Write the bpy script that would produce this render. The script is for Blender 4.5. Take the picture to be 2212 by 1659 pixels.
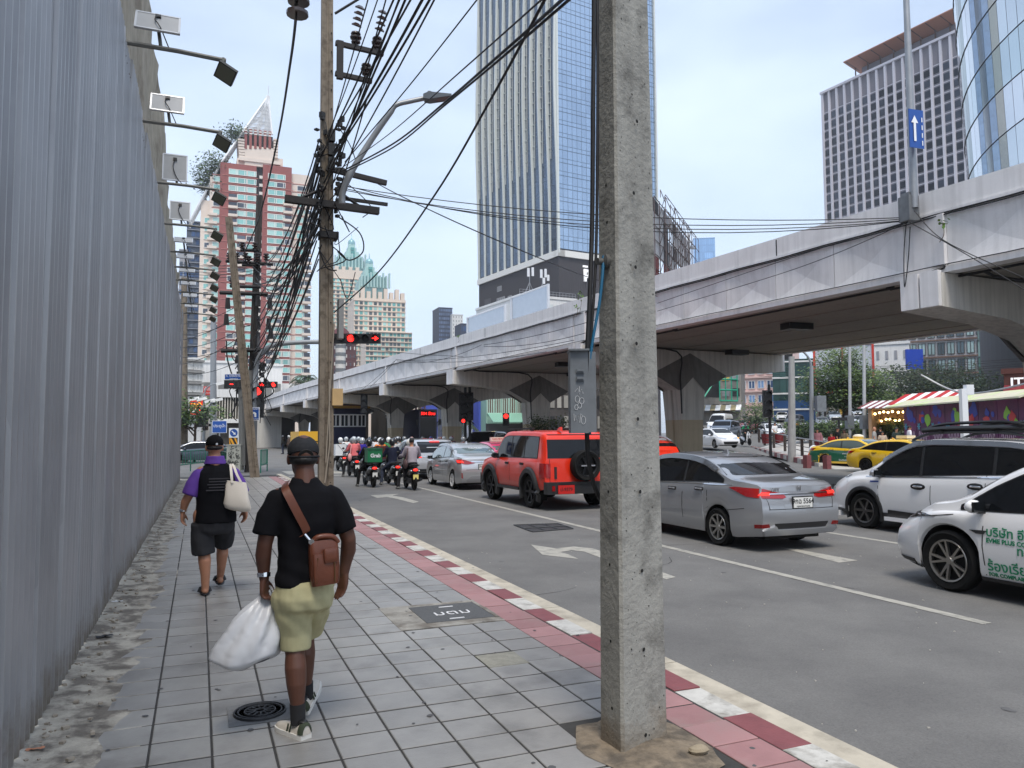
import bpy, bmesh, math, random
from mathutils import Vector, Matrix, noise as mnoise
from mathutils.bvhtree import BVHTree
from math import sin, cos, pi, radians, sqrt, atan2
SC=bpy.context.scene
for _o in list(bpy.data.objects):bpy.data.objects.remove(_o)
COL=SC.collection
random.seed(7)
R=random.Random(11)
# ---------------------------------------------------------------- camera
F, CX, CY, CAMZ, ROLL=1662., 1106., 829.5, 1.70, .005
_n=sqrt(1+ROLL*ROLL)
_xv, _yv=((430-CX)-ROLL*(939-CY))/_n, ((939-CY)+ROLL*(430-CX))/_n
YAW=atan2(-_xv, math.hypot(F, _yv));PITCH=math.atan(_yv/F)
FW=Vector((sin(YAW)*cos(PITCH), cos(YAW)*cos(PITCH), sin(PITCH)))
_r0=Vector((cos(YAW), -sin(YAW), 0));_u0=_r0.cross(FW)
RT=(_r0-ROLL*_u0)/_n;UP=(_u0+ROLL*_r0)/_n
C0=Vector((0, 0, CAMZ))
cam=bpy.data.cameras.new('camera');camo=bpy.data.objects.new('camera', cam);COL.objects.link(camo)
cam.sensor_width=36;cam.lens=36*F/2212;cam.clip_start=.05;cam.clip_end=4000
camo.matrix_world=Matrix(((RT.x, UP.x, -FW.x, 0), (RT.y, UP.y, -FW.y, 0), (RT.z, UP.z, -FW.z, CAMZ), (0, 0, 0, 1)))
SC.camera=camo
# ---------------------------------------------------------------- sky and sun
SUN_EL, SUN_AZ=62., 196.
w=bpy.data.worlds.new('World');SC.world=w;w.use_nodes=True
nt=w.node_tree;nt.nodes.clear()
def NN(t, **k):
 n=nt.nodes.new(t)
 for a, b in k.items():setattr(n, a, b)
 return n
_out=NN('ShaderNodeOutputWorld');_bg=NN('ShaderNodeBackground');_bg.inputs[1].default_value=.118
_sky=NN('ShaderNodeTexSky', sky_type='NISHITA', sun_disc=False)
_sky.sun_elevation=radians(SUN_EL);_sky.sun_rotation=radians(SUN_AZ);_sky.air_density=1.2;_sky.dust_density=2.2;_sky.ozone_density=1.4
_tc=NN('ShaderNodeTexCoord');_mp=NN('ShaderNodeMapping');_mp.inputs['Scale'].default_value=(1., 1., 2.6)
_nz=NN('ShaderNodeTexNoise');_nz.inputs['Scale'].default_value=1.7;_nz.inputs['Detail'].default_value=5;_nz.inputs['Roughness'].default_value=.5
_mr=NN('ShaderNodeMapRange');_mr.inputs[1].default_value=.36;_mr.inputs[2].default_value=.72;_mr.inputs[3].default_value=.40;_mr.inputs[4].default_value=.94
_mx=NN('ShaderNodeMix', data_type='RGBA');_mx.inputs[7].default_value=(5.5, 6.45, 7.9, 1)
lk=nt.links.new
lk(_tc.outputs['Generated'], _mp.inputs[0]);lk(_mp.outputs[0], _nz.inputs['Vector']);lk(_nz.outputs[0], _mr.inputs[0])
lk(_mr.outputs[0], _mx.inputs[0]);lk(_sky.outputs[0], _mx.inputs[6]);lk(_mx.outputs[2], _bg.inputs[0]);lk(_bg.outputs[0], _out.inputs[0])
sl=bpy.data.lights.new('sun', 'SUN');sl.energy=2.0;sl.angle=radians(20);sl.color=(1, .93, .83)
so=bpy.data.objects.new('sun', sl);COL.objects.link(so)
_a, _e=radians(SUN_AZ), radians(SUN_EL)
so.rotation_euler=(-Vector((sin(_a)*cos(_e), cos(_a)*cos(_e), sin(_e)))).to_track_quat('-Z', 'Y').to_euler()
SC.view_settings.view_transform='Standard';SC.view_settings.look='None'
SC.view_settings.exposure=0.55;SC.view_settings.gamma=1;SC.view_settings.use_curve_mapping=False
SC.render.engine='CYCLES';SC.cycles.use_denoising=True;SC.cycles.max_bounces=5;SC.cycles.diffuse_bounces=3
SC.cycles.glossy_bounces=3;SC.cycles.transparent_max_bounces=4;SC.cycles.caustics_reflective=False;SC.cycles.caustics_refractive=False
# ---------------------------------------------------------------- picking points of the place from a view of it
def ray(x, y):return(FW*F+RT*(x-CX)-UP*(y-CY)).normalized()
def gp(x, y, z=0.):d=ray(x, y);return C0+d*((z-CAMZ)/d.z)
def dp(x, y, D):d=ray(x, y);return C0+d*(D/d.dot(FW))
def atX(x, y, X):d=ray(x, y);return C0+d*(X/d.x)
def atY(x, y, Y):d=ray(x, y);return C0+d*(Y/d.y)
def onp(x, y, p, n):d=ray(x, y);return C0+d*((p-C0).dot(n)/d.dot(n))
# ---------------------------------------------------------------- materials
def srgb(*c):
 if len(c)==1:c=(c[0], )*3
 return tuple((v/255/12.92 if v/255<=.04045 else((v/255+.055)/1.055)**2.4)for v in c)
MATS={}
def M(name, col, rough=.6, metal=0., var=.0, scale=3., bump=0., bscale=40., coat=0., spec=.5, emis=0., rand=0., col2=None, c2=(.5, .6), s2=2., streak=0., stretch=None, alpha=1., trans=0., sub=0.):
 if name in MATS:return MATS[name]
 m=bpy.data.materials.new(name);m.use_nodes=True;t=m.node_tree;b=t.nodes['Principled BSDF']
 def N(k, **a):
  n=t.nodes.new(k)
  for x, y in a.items():setattr(n, x, y)
  return n
 L=t.links.new
 b.inputs['Base Color'].default_value=(*col, 1);b.inputs['Roughness'].default_value=rough;b.inputs['Metallic'].default_value=metal
 b.inputs['Coat Weight'].default_value=coat;b.inputs['Coat Roughness'].default_value=.04;b.inputs['Specular IOR Level'].default_value=spec
 if trans:b.inputs['Transmission Weight'].default_value=trans
 if sub:b.inputs['Subsurface Weight'].default_value=sub;b.inputs['Subsurface Scale'].default_value=.01
 if alpha<1:b.inputs['Alpha'].default_value=alpha
 if emis:b.inputs['Emission Color'].default_value=(*col, 1);b.inputs['Emission Strength'].default_value=emis
 src=None
 if var or col2 or bump or streak:
  g=N('ShaderNodeNewGeometry');pos=g.outputs['Position']
  if stretch:
   mp=N('ShaderNodeMapping');mp.inputs['Scale'].default_value=stretch;L(pos, mp.inputs[0]);pos=mp.outputs[0]
 if col2:
  n=N('ShaderNodeTexNoise');n.inputs['Scale'].default_value=s2;n.inputs['Detail'].default_value=6;n.inputs['Roughness'].default_value=.62;L(pos, n.inputs['Vector'])
  r=N('ShaderNodeMapRange');r.inputs[1].default_value, r.inputs[2].default_value=c2;L(n.outputs[0], r.inputs[0])
  x=N('ShaderNodeMix', data_type='RGBA');x.inputs[6].default_value=(*col, 1);x.inputs[7].default_value=(*col2, 1);L(r.outputs[0], x.inputs[0]);src=x.outputs[2]
 def mul(src, fac):
  x=N('ShaderNodeVectorMath', operation='SCALE')
  if src is None:x.inputs[0].default_value=col
  else:L(src, x.inputs[0])
  L(fac, x.inputs[3]);return x.outputs[0]
 if var:
  n=N('ShaderNodeTexNoise');n.inputs['Scale'].default_value=scale;n.inputs['Detail'].default_value=7;n.inputs['Roughness'].default_value=.65;L(pos, n.inputs['Vector'])
  r=N('ShaderNodeMapRange');r.inputs[1].default_value, r.inputs[2].default_value, r.inputs[3].default_value, r.inputs[4].default_value=.25, .75, 1-var, 1+var;L(n.outputs[0], r.inputs[0])
  src=mul(src, r.outputs[0])
 if streak:
  mp=N('ShaderNodeMapping');mp.inputs['Scale'].default_value=(5, 5, .25);L(g.outputs['Position'], mp.inputs[0])
  n=N('ShaderNodeTexNoise');n.inputs['Scale'].default_value=1.6;n.inputs['Detail'].default_value=5;L(mp.outputs[0], n.inputs['Vector'])
  r=N('ShaderNodeMapRange');r.inputs[1].default_value, r.inputs[2].default_value, r.inputs[3].default_value, r.inputs[4].default_value=.45, .7, 1, 1-streak;L(n.outputs[0], r.inputs[0])
  src=mul(src, r.outputs[0])
 if rand:
  o=N('ShaderNodeObjectInfo');r=N('ShaderNodeMapRange');r.inputs[3].default_value, r.inputs[4].default_value=1-rand, 1+rand;L(o.outputs['Random'], r.inputs[0]);src=mul(src, r.outputs[0])
 if src is not None:
  L(src, b.inputs['Base Color'])
 if bump:
  n=N('ShaderNodeTexNoise');n.inputs['Scale'].default_value=bscale;n.inputs['Detail'].default_value=5;n.inputs['Roughness'].default_value=.6;L(pos, n.inputs['Vector'])
  bu=N('ShaderNodeBump');bu.inputs['Strength'].default_value=min(1, bump);bu.inputs['Distance'].default_value=.3/bscale;L(n.outputs[0], bu.inputs['Height']);L(bu.outputs[0], b.inputs['Normal'])
 MATS[name]=m
 return m
# ---------------------------------------------------------------- mesh building
class MB:
 def __init__(s):s.v=[];s.f=[]
 def add(s, vs, fs):
  n=len(s.v);s.v+=[tuple(v)for v in vs];s.f+=[tuple(i+n for i in f)for f in fs];return s
 def box(s, c, d, rot=None):
  x, y, z=d[0]/2, d[1]/2, d[2]/2
  vs=[Vector(p)for p in((-x, -y, -z), (x, -y, -z), (x, y, -z), (-x, y, -z), (-x, -y, z), (x, -y, z), (x, y, z), (-x, y, z))]
  if rot is not None:
   m=rot if isinstance(rot, Matrix)else Matrix.Rotation(rot, 3, 'Z');vs=[m@v for v in vs]
  c=Vector(c)
  return s.add([v+c for v in vs], [(3, 2, 1, 0), (4, 5, 6, 7), (0, 1, 5, 4), (1, 2, 6, 5), (2, 3, 7, 6), (3, 0, 4, 7)])
 def cyl(s, a, b, r0, r1=None, n=10, cap=True):
  return s.tube([a, b], [r0, r0 if r1 is None else r1], n, cap)
 def tube(s, pts, rad, n=8, cap=True):
  pts=[Vector(p)for p in pts]
  if not isinstance(rad, (list, tuple)):rad=[rad]*len(pts)
  rings=[];u=None
  for i, p in enumerate(pts):
   t=(pts[min(i+1, len(pts)-1)]-pts[max(i-1, 0)])
   if t.length<1e-9:t=Vector((0, 0, 1))
   t.normalize()
   if u is None:u=t.cross(Vector((0, 0, 1))if abs(t.z)<.9 else Vector((0, 1, 0)))
   else:
    u=u-t*u.dot(t)
    if u.length<1e-4:u=t.orthogonal()
   u.normalize();vv=t.cross(u)
   rings.append([p+(u*cos(2*pi*k/n)+vv*sin(2*pi*k/n))*rad[i]for k in range(n)])
  return s.loft(rings, cap)
 def loft(s, rings, cap=True, closed=True):
  n=len(rings[0]);vs=[v for r in rings for v in r];fs=[]
  for i in range(len(rings)-1):
   for k in range(n if closed else n-1):
    k2=(k+1)%n;fs.append((i*n+k, i*n+k2, (i+1)*n+k2, (i+1)*n+k))
  if cap:fs.append(tuple(range(n-1, -1, -1)));fs.append(tuple((len(rings)-1)*n+k for k in range(n)))
  return s.add(vs, fs)
 def lathe(s, prof, c=(0, 0, 0), n=16, axis='Z'):
  rings=[]
  for r, h in prof:
   ring=[]
   for k in range(n):
    a=2*pi*k/n;x, y=r*cos(a), r*sin(a)
    p=(x, y, h)if axis=='Z' else((h, x, y)if axis=='X' else(y, h, x))
    ring.append(Vector(p)+Vector(c))
   rings.append(ring)
  return s.loft(rings)
 def prism(s, poly, ext, org=(0, 0, 0), U=(1, 0, 0), V=(0, 0, 1)):
  U, V, e, o=Vector(U), Vector(V), Vector(ext), Vector(org);n=len(poly)
  a=[o+U*x+V*y for x, y in poly];b=[p+e for p in a]
  return s.add(a+b, [tuple(range(n-1, -1, -1)), tuple(range(n, 2*n))]+[(k, (k+1)%n, n+(k+1)%n, n+k)for k in range(n)])
 def quad(s, *p):return s.add(p, [tuple(range(len(p)))])
 def sphere(s, c, r, n=10, m=7):
  r=r if isinstance(r, (tuple, list, Vector))else(r, r, r);c=Vector(c);rings=[]
  for i in range(m+1):
   a=pi*i/m;q=max(sin(a), .02)
   rings.append([c+Vector((r[0]*q*cos(2*pi*k/n), r[1]*q*sin(2*pi*k/n), -r[2]*cos(a)))for k in range(n)])
  return s.loft(rings)
 def xf(s, m, start=0):
  s.v[start:]=[tuple(m@Vector(v))for v in s.v[start:]];return s
 def mesh(s, name, smooth=None):
  me=bpy.data.meshes.new(name);me.from_pydata(s.v, [], s.f)
  if smooth is not None:
   me.polygons.foreach_set('use_smooth', [True]*len(me.polygons))
   if smooth<180:me.set_sharp_from_angle(angle=radians(smooth))
  return me
 def build(s, name, mat, parent=None, smooth=None, **p):
  return link(name, s.mesh(name, smooth), mat, parent, **p)
def link(name, me, mat=None, parent=None, loc=None, rot=None, label=None, category=None, group=None, kind=None, scale=None):
 o=bpy.data.objects.new(name, me);COL.objects.link(o)
 if mat is not None:
  if not me.materials:me.materials.append(mat)
  elif me.materials[0]is not mat:
   o.material_slots[0].link='OBJECT';o.material_slots[0].material=mat
 if parent is not None:o.parent=parent
 if loc is not None:o.location=loc
 if rot is not None:o.rotation_euler=rot if not isinstance(rot, (int, float))else(0, 0, rot)
 if scale is not None:o.scale=scale
 tag(o, label, category, group, kind);return o
def tag(o, label=None, category=None, group=None, kind=None):
 if label:o['label']=label
 if category:o['category']=category
 if group:o['group']=group
 if kind:o['kind']=kind
 return o
def thing(name, label, cat, loc=(0, 0, 0), rz=0, group=None):
 o=bpy.data.objects.new(name, None);COL.objects.link(o);o.location=loc;o.rotation_euler=(0, 0, rz);o.empty_display_size=.2
 return tag(o, label, cat, group)
_TXT={}
def text(name, s, size, mat, parent=None, M4=None, align='CENTER', ext=.004, bold=0.):
 key=(s, size, align, ext, bold)
 if key not in _TXT:
  cu=bpy.data.curves.new('lettering', 'FONT');cu.body=s;cu.size=size;cu.align_x=align;cu.align_y='CENTER';cu.extrude=ext;cu.offset=bold;cu.resolution_u=3
  o=bpy.data.objects.new('lettering', cu);COL.objects.link(o);dg=bpy.context.evaluated_depsgraph_get()
  me=bpy.data.meshes.new_from_object(o.evaluated_get(dg));bpy.data.objects.remove(o);_TXT[key]=me
  me.materials.clear()
 me=_TXT[key];o=link(name, me, mat, parent)
 if M4 is not None:o.matrix_local=M4
 return o
def basis(o, X, Y):
 X=Vector(X).normalized();Y=Vector(Y);Z=X.cross(Y).normalized();Y=Z.cross(X);o=Vector(o)
 return Matrix(((X.x, Y.x, Z.x, o.x), (X.y, Y.y, Z.y, o.y), (X.z, Y.z, Z.z, o.z), (0, 0, 0, 1)))
def copy_tree(o, parent=None):
 c=o.copy();COL.objects.link(c);c.parent=parent
 for ch in list(o.children):copy_tree(ch, c)
 return c
def lerp(a, b, t):return a+(b-a)*t
def interp(tab, x):
 if x<=tab[0][0]:return tab[0][1]
 for(a, p), (b, q)in zip(tab, tab[1:]):
  if x<=b:return p+(q-p)*(x-a)/(b-a)if b>a else q
 return tab[-1][1]
def sinterp(tab, x):
 if x<=tab[0][0]:return tab[0][1]
 if x>=tab[-1][0]:return tab[-1][1]
 for i in range(len(tab)-1):
  a, p=tab[i];b, q=tab[i+1]
  if x<=b:
   h=b-a;t=(x-a)/h
   def sl(j):
    if j<=0 or j>=len(tab)-1:k=min(max(j, 0), len(tab)-2);return(tab[k+1][1]-tab[k][1])/(tab[k+1][0]-tab[k][0])
    d0=(tab[j][1]-tab[j-1][1])/(tab[j][0]-tab[j-1][0]);d1=(tab[j+1][1]-tab[j][1])/(tab[j+1][0]-tab[j][0])
    return 0 if d0*d1<=0 else 2*d0*d1/(d0+d1)
   m0, m1=sl(i)*h, sl(i+1)*h
   return(2*t**3-3*t*t+1)*p+(t**3-2*t*t+t)*m0+(3*t*t-2*t**3)*q+(t**3-t*t)*m1
def cable(a, b, sag, n=14):
 a, b=Vector(a), Vector(b)
 return[a.lerp(b, i/n)-Vector((0, 0, sag*4*(i/n)*(1-i/n)))for i in range(n+1)]
def curve_pts(pts, n=8):
 pts=[Vector(p)for p in pts];out=[]
 for i in range(len(pts)-1):
  p0, p1, p2, p3=pts[max(i-1, 0)], pts[i], pts[i+1], pts[min(i+2, len(pts)-1)]
  for k in range(n):
   t=k/n
   out.append(.5*((2*p1)+(p2-p0)*t+(2*p0-5*p1+4*p2-p3)*t*t+(3*p1-p0-3*p2+p3)*t**3))
 return out+[pts[-1]]
def dirty(m, colr, h, strength=.8):
 t=m.node_tree;b=t.nodes['Principled BSDF'];L=t.links.new;old=b.inputs['Base Color'].links[0].from_socket
 g=t.nodes.new('ShaderNodeNewGeometry');sp=t.nodes.new('ShaderNodeSeparateXYZ');L(g.outputs['Position'], sp.inputs[0]);mr=t.nodes.new('ShaderNodeMapRange');mr.inputs[1].default_value, mr.inputs[2].default_value, mr.inputs[3].default_value, mr.inputs[4].default_value=0, h, .34, -.25;L(sp.outputs[2], mr.inputs[0])
 n=t.nodes.new('ShaderNodeTexNoise');n.inputs['Scale'].default_value=3.2;n.inputs['Detail'].default_value=8;n.inputs['Roughness'].default_value=.7;L(g.outputs['Position'], n.inputs['Vector']);ad=t.nodes.new('ShaderNodeMath');L(n.outputs[0], ad.inputs[0]);L(mr.outputs[0], ad.inputs[1])
 m2=t.nodes.new('ShaderNodeMapRange');m2.inputs[1].default_value, m2.inputs[2].default_value, m2.inputs[4].default_value=.52, .8, strength;L(ad.outputs[0], m2.inputs[0]);x=t.nodes.new('ShaderNodeMix');x.data_type='RGBA';L(m2.outputs[0], x.inputs[0]);L(old, x.inputs[6]);x.inputs[7].default_value=(*colr, 1);L(x.outputs[2], b.inputs['Base Color'])
black=M('black_plastic', (.012, .012, .013), .45);rubber=M('rubber', (.010, .010, .010), .8, spec=.2, var=.3, scale=20)
steel=M('galvanised_steel', srgb(150, 152, 155), .45, .6, var=.15, scale=4);chrome=M('chrome', (.75, .75, .76), .12, 1.)
white=M('white_paint', srgb(225, 225, 226), .5, var=.06, scale=3);glassd=M('dark_glass', (.010, .012, .014), .06, spec=.8)
wire_m=M('black_cable', (.011, .011, .013), .6)
redglow=M('red_lamp_glow', (1., .02, .015), .4, emis=2.6);
# ================================================================ GROUND, ROAD, SIDEWALK
ROADZ=-.12
asph=M('asphalt', srgb(113, 112, 110), .85, var=.26, scale=70, bump=1., bscale=90, col2=srgb(98, 97, 96), c2=(.40, .66), s2=.8)
asph_far=asph
conc=M('sidewalk_concrete', srgb(150, 147, 140), .85, var=.3, scale=5, bump=.8, bscale=30, col2=srgb(110, 104, 96), c2=(.45, .6), s2=3)
paintw=M('worn_road_paint', srgb(166, 163, 154), .75, var=.16, scale=6, col2=srgb(126, 125, 121), c2=(.5, .72), s2=7)
b=MB();b.quad((-900, -300, -.13), (1500, -300, -.13), (1500, 1800, -.13), (-900, 1800, -.13));b.build('ground', asph, kind='structure')
b=MB()
b.quad((2.9, -12, ROADZ), (60, -12, ROADZ), (60, 33, ROADZ), (2.9, 33, ROADZ));b.quad((-60, 33, ROADZ), (60, 33, ROADZ), (60, 140, ROADZ), (-60, 140, ROADZ))
road=b.build('road', asph, kind='structure')
def sheet(poly, name, m=paintw, z=ROADZ+.004, parent=None):
 b=MB();b.add([(x, y, z)for x, y in poly], [tuple(range(len(poly)))]);return b.build(name, m, parent, kind='structure' if parent is None else None)
def strip(x0, y0, x1, y1, w_, name='lane_marking', n=1):
 d=Vector((x1-x0, y1-y0));p=Vector((-d.y, d.x)).normalized()*w_/2
 return sheet([(x0-p.x, y0-p.y), (x1-p.x, y1-p.y), (x1+p.x, y1+p.y), (x0+p.x, y0+p.y)][::-1], name)
def pl(L):return[tuple(gp(x, y, ROADZ)[:2])for x, y in L]
for a, bb in((5.17, 38), ):strip(6.93, a, 6.9, bb, .13)
strip(10.55, 8.95, 10.5, 36, .13);strip(10.6, -6, 10.6, 3.2, .13);strip(14.1, -5, 14.1, 36, .13)
def ccw(P):
 a=sum(P[i][0]*P[(i+1)%len(P)][1]-P[(i+1)%len(P)][0]*P[i][1]for i in range(len(P)));return P if a>0 else P[::-1]
sheet(ccw(pl([(1147, 1177), (1172, 1199), (1250, 1208), (1228, 1198), (1210, 1193), (1235, 1189), (1262, 1192), (1300, 1206), (1440, 1252), (1460, 1247), (1320, 1198), (1280, 1185), (1240, 1181), (1200, 1185)])), 'turn_arrow')
sheet(ccw(pl([(1685, 1183), (1722, 1187), (1853, 1211), (1812, 1216)])), 'turn_arrow')
sheet(ccw(pl([(800, 1070), (862, 1067), (848, 1071), (868, 1074), (905, 1084), (893, 1087), (858, 1078), (835, 1074), (815, 1076)])), 'turn_arrow')
for k in range(6):sheet([(3.8+k*1.9, 36.2), (4.5+k*1.9, 36.2), (4.5+k*1.9, 39.5), (3.8+k*1.9, 39.5)], 'crossing_bar')
sheet([(3.6, 34.3), (16, 34.3), (16, 34.7), (3.6, 34.7)], 'stop_line')
iron=M('cast_iron', srgb(70, 70, 72), .55, .5, var=.2, scale=15, bump=.5, bscale=60)
dr=thing('drain_cover', 'dark rectangular drain cover set in the asphalt of the nearest lane', 'drain cover', (0, 0, 0))
P=pl([(1110, 1135), (1205, 1132), (1238, 1143), (1150, 1150)])
b=MB();b.add([(x, y, ROADZ+.004)for x, y in ccw(P)], [(0, 1, 2, 3)]);b.build('cover_plate', M('drain_iron', srgb(58, 57, 58), .7, .2, var=.3, scale=12), dr)
b=MB();Q=[Vector((*p, ROADZ+.012))for p in P]
for t in(.0, .33, .66, 1.):b.tube([Q[0].lerp(Q[1], t), Q[3].lerp(Q[2], t)], .012, 4)
for t in(.0, .5, 1.):b.tube([Q[0].lerp(Q[3], t), Q[1].lerp(Q[2], t)], .012, 4)
b.build('cover_frame', iron, dr)
side=MB().box((1.0, 11, -.065), (4.06, 46.0, .12)).build('sidewalk', M('dark_grout', srgb(58, 57, 56), .95, var=.3, scale=9), kind='structure')
CP, RP=.3145, .305;X0, Y0=.097, 4.488
tile_g=[M('grey_tile_%s'%n, srgb(*c), .36, var=.16, scale=4, bump=.35, bscale=70, rand=.08, col2=srgb(*d), c2=(.52, .68), s2=1.5)for n, c, d in(('a', (139, 137, 134), (114, 112, 109)), ('b', (146, 144, 140), (122, 119, 115)), ('c', (131, 129, 126), (110, 108, 105)))]
tile_r=[M('pink_tile_%s'%n, srgb(*c), .6, var=.14, scale=5, bump=.35, bscale=70, rand=.07, col2=srgb(*d), c2=(.5, .7), s2=2.5)for n, c, d in(('a', (160, 120, 120), (142, 114, 112)), ('b', (152, 112, 112), (142, 118, 114)))]
def tilemesh(w_, d_, h=.03):
 b=MB();c=.004;x, y=w_/2, d_/2
 lo=[(-x, -y, -h), (x, -y, -h), (x, y, -h), (-x, y, -h)];mi=[(a, bb, -c*.7)for a, bb, _ in lo];up=[(-x+c, -y+c, 0), (x-c, -y+c, 0), (x-c, y-c, 0), (-x+c, y-c, 0)]
 b.add(lo+mi+up, [(8, 9, 10, 11)]+[(i, (i+1)%4, 4+(i+1)%4, 4+i)for i in range(4)]+[(4+i, 4+(i+1)%4, 8+(i+1)%4, 8+i)for i in range(4)]);return b
J=.013
tm=tilemesh(CP-J, RP-J-.006).mesh('paving_tile')
tm2=tilemesh(CP-J, RP-J).mesh('pink_tile')
HOLES=[(.24, .53, 4.93, 5.2), (1.70, 2.60, 6.6, 7.52), (1.99, 2.3, 5.36, 5.67), (1.75, 2.62, 3.2, 4.55)]
def skip(x, y):
 return any(a-.05<x<c and bb<y<d for a, c, bb, d in((1.70, 2.6, 6.6, 7.52), (1.99, 2.3, 5.36, 5.67), (1.95, 2.62, 3.35, 4.05)))
far=[MB(), MB(), MB()];farr=MB();ng=0;npk=0
cells=[]
for r in range(-16, 92):
 for c in range(-3, 8):
  x, y=X0+(c+.5)*CP, Y0+(r+.5)*RP
  if y>33 or skip(x, y):continue
  xl=-.86+.0083*(y-4.8)
  if x<xl+.30+.18*abs(mnoise.noise((y*.9, 3.1, 0))):continue
  cells.append((y if y>2.4 else 50+abs(y), x, c, r))
cells.sort()
for i, (k, x, c, r)in enumerate(cells):
 y=Y0+(r+.5)*RP;z=R.uniform(-.0015, .001)+(.0 if c<5 else R.uniform(-.002, .002))
 tl=(R.uniform(-.004, .004), R.uniform(-.005, .005), R.uniform(-.004, .004));m=R.choices(tile_g, (5, 3, 3))[0]
 sh=mnoise.noise((x*.6, y*.35, 9.))
 m=tile_g[0]if sh<.1 else(tile_g[1]if sh<.4 else tile_g[2])
 if R.random()<.15:m=R.choice(tile_g)
 if i<298:link('paving_tile', tm, m, side, (x, y, z), tl)
 else:
  t=far[tile_g.index(m)];n0=len(t.v);t.add([Vector(v)+Vector((x, y, z))for v in[vv.co for vv in tm.vertices]], [tuple(p.vertices)for p in tm.polygons])
for t, m in zip(far, tile_g):t.build('paving_tiles', m, side, kind='stuff')
for r in range(-14, 92):
 y, x=Y0+(r+.45)*RP, 2.766
 if y>33:break
 m=R.choices(tile_r, (3, 2))[0]
 if 1.5<y<24:link('pink_tile', tm2, m, side, (x, y, R.uniform(-.003, .003)), (R.uniform(-.005, .005), R.uniform(-.008, .008), 0))
 else:farr.add([Vector(v.co)+Vector((x, y, 0))for v in tm2.vertices], [tuple(p.vertices)for p in tm2.polygons])
farr.build('pink_tiles', tile_r[0], side, kind='stuff')
kr=M('kerb_red', srgb(128, 72, 75), .6, var=.18, scale=7, bump=.4, bscale=50, col2=srgb(122, 78, 80), c2=(.55, .75), s2=4)
kw=M('kerb_white', srgb(196, 194, 188), .65, var=.18, scale=6, bump=.4, bscale=50, col2=srgb(140, 136, 128), c2=(.48, .66), s2=5)
gut=M('gutter_cream', srgb(186, 178, 162), .75, var=.2, scale=4, bump=.4, bscale=40, col2=srgb(150, 142, 128), c2=(.5, .7), s2=3)
kerb=thing('kerb', 'kerb of alternating red and white painted stones along the sidewalk', 'kerb', (3.035, 0, 0))
kp=1.0165/2;y=8.474-kp*24;k=0
ks=tilemesh(.205, kp-.006, .16).mesh('kerb_stone')
while y<32:
 link('kerb_stone', ks, kr if k%2==0 else kw, kerb, (0, y+kp/2, R.uniform(-.004, .004)), (0, R.uniform(-.01, .01), 0));y+=kp;k+=1
for k in range(22):
 y=-9+k*2.0
 MB().box((3.245, y+1, -.068), (.205, 1.985, .1)).build('gutter_stone', gut, kerb).location=(-3.035, 0, 0)
cover_g=M('granite_cover', srgb(84, 85, 86), .75, var=.35, scale=60, bump=.6, bscale=90)
mh=thing('access_cover', 'dark granite access cover with white lettering in the sidewalk tiles', 'access cover', (2.25, 7.1, 0))
MB().box((-.11, 0, -.013), (.98, .92, .03)).build('concrete_surround', conc, mh)
MB().box((0, 0.02, -.0), (.65, .66, .012)).build('cover_slab', cover_g, mh)
MB().box((.345, .02, .0), (.035, .7, .016)).build('rim', conc, mh)
text('lettering', 'มตม', .2, white, mh, basis((0, -.02, .009), (1, 0, 0), (0, 1, 0)), ext=.002)
for s_ in(-1, 1):MB().box((.02*s_, s_*.24, .008), (.14, .02, .004)).build('lift_slot', white, mh)
MB().box((2.145, 5.515, -.006), (.315, .315, .016)).build('patch', M('patch_concrete', srgb(140, 138, 128), .9, var=.25, scale=14, bump=1, bscale=45), side)
rm=thing('manhole_cover', 'round ribbed iron manhole cover set in the grey tiles behind the walking man', 'manhole cover', (.378, 5.055, 0))
MB().box((0, 0, -.008), (.37, .37, .024)).build('surround', M('mortar', srgb(118, 118, 118), .9, var=.2, scale=10, bump=.5), rm)
MB().lathe([(.0001, .004), (.155, .004), (.155, .012), (.0001, .012)], n=36).build('lid', iron, rm, 35)
b=MB()
for r0 in(.15, .128, .09, .03):
 b.lathe([(r0-.006, .012), (r0-.003, .019), (r0+.003, .019), (r0+.006, .012)], n=36)
for k in range(12):
 a=k*pi/6;b.tube([(.035*cos(a), .035*sin(a), .014), (.082*cos(a), .082*sin(a), .014)], .006, 5)
b.build('ribs', iron, rm, 40)
dirt=M('dirt', srgb(128, 116, 100), .95, var=.3, scale=14, bump=1, bscale=30, col2=srgb(92, 84, 74), c2=(.45, .6), s2=6)
b=MB();pts=[(2.28+(.36+.1*mnoise.noise((cos(a)*2, sin(a)*2, 4)))*cos(a), 3.72+(.44+.14*mnoise.noise((cos(a)*2, sin(a)*2, 1)))*sin(a))for a in[k*pi/14 for k in range(28)]]
b.add([(min(max(x, 1.84), 2.6), y, .003)for x, y in pts]+[(2.28, 3.7, .03)], [(k, (k+1)%28, 28)for k in range(28)]);b.build('dirt_patch', dirt, kind='structure', smooth=180)
def stone(c, s_, name, lab, cat, m, seed):
 b=MB().sphere((0, 0, 0), s_, 9, 6);b.v=[tuple(Vector(v)*(1+.35*mnoise.noise(Vector(v)*14+Vector((seed, 0, 0)))))for v in b.v]
 return b.build(name, m, None, 35, loc=c, label=lab, category=cat)
stone((2.47, 3.50, .03), (.055, .035, .025), 'stone', 'small broken tan stone lying at the foot of the concrete pole', 'stone', M('tan_stone', srgb(150, 138, 118), .9, var=.2, scale=20, bump=.6), 3)
b=MB();NY=150
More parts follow.
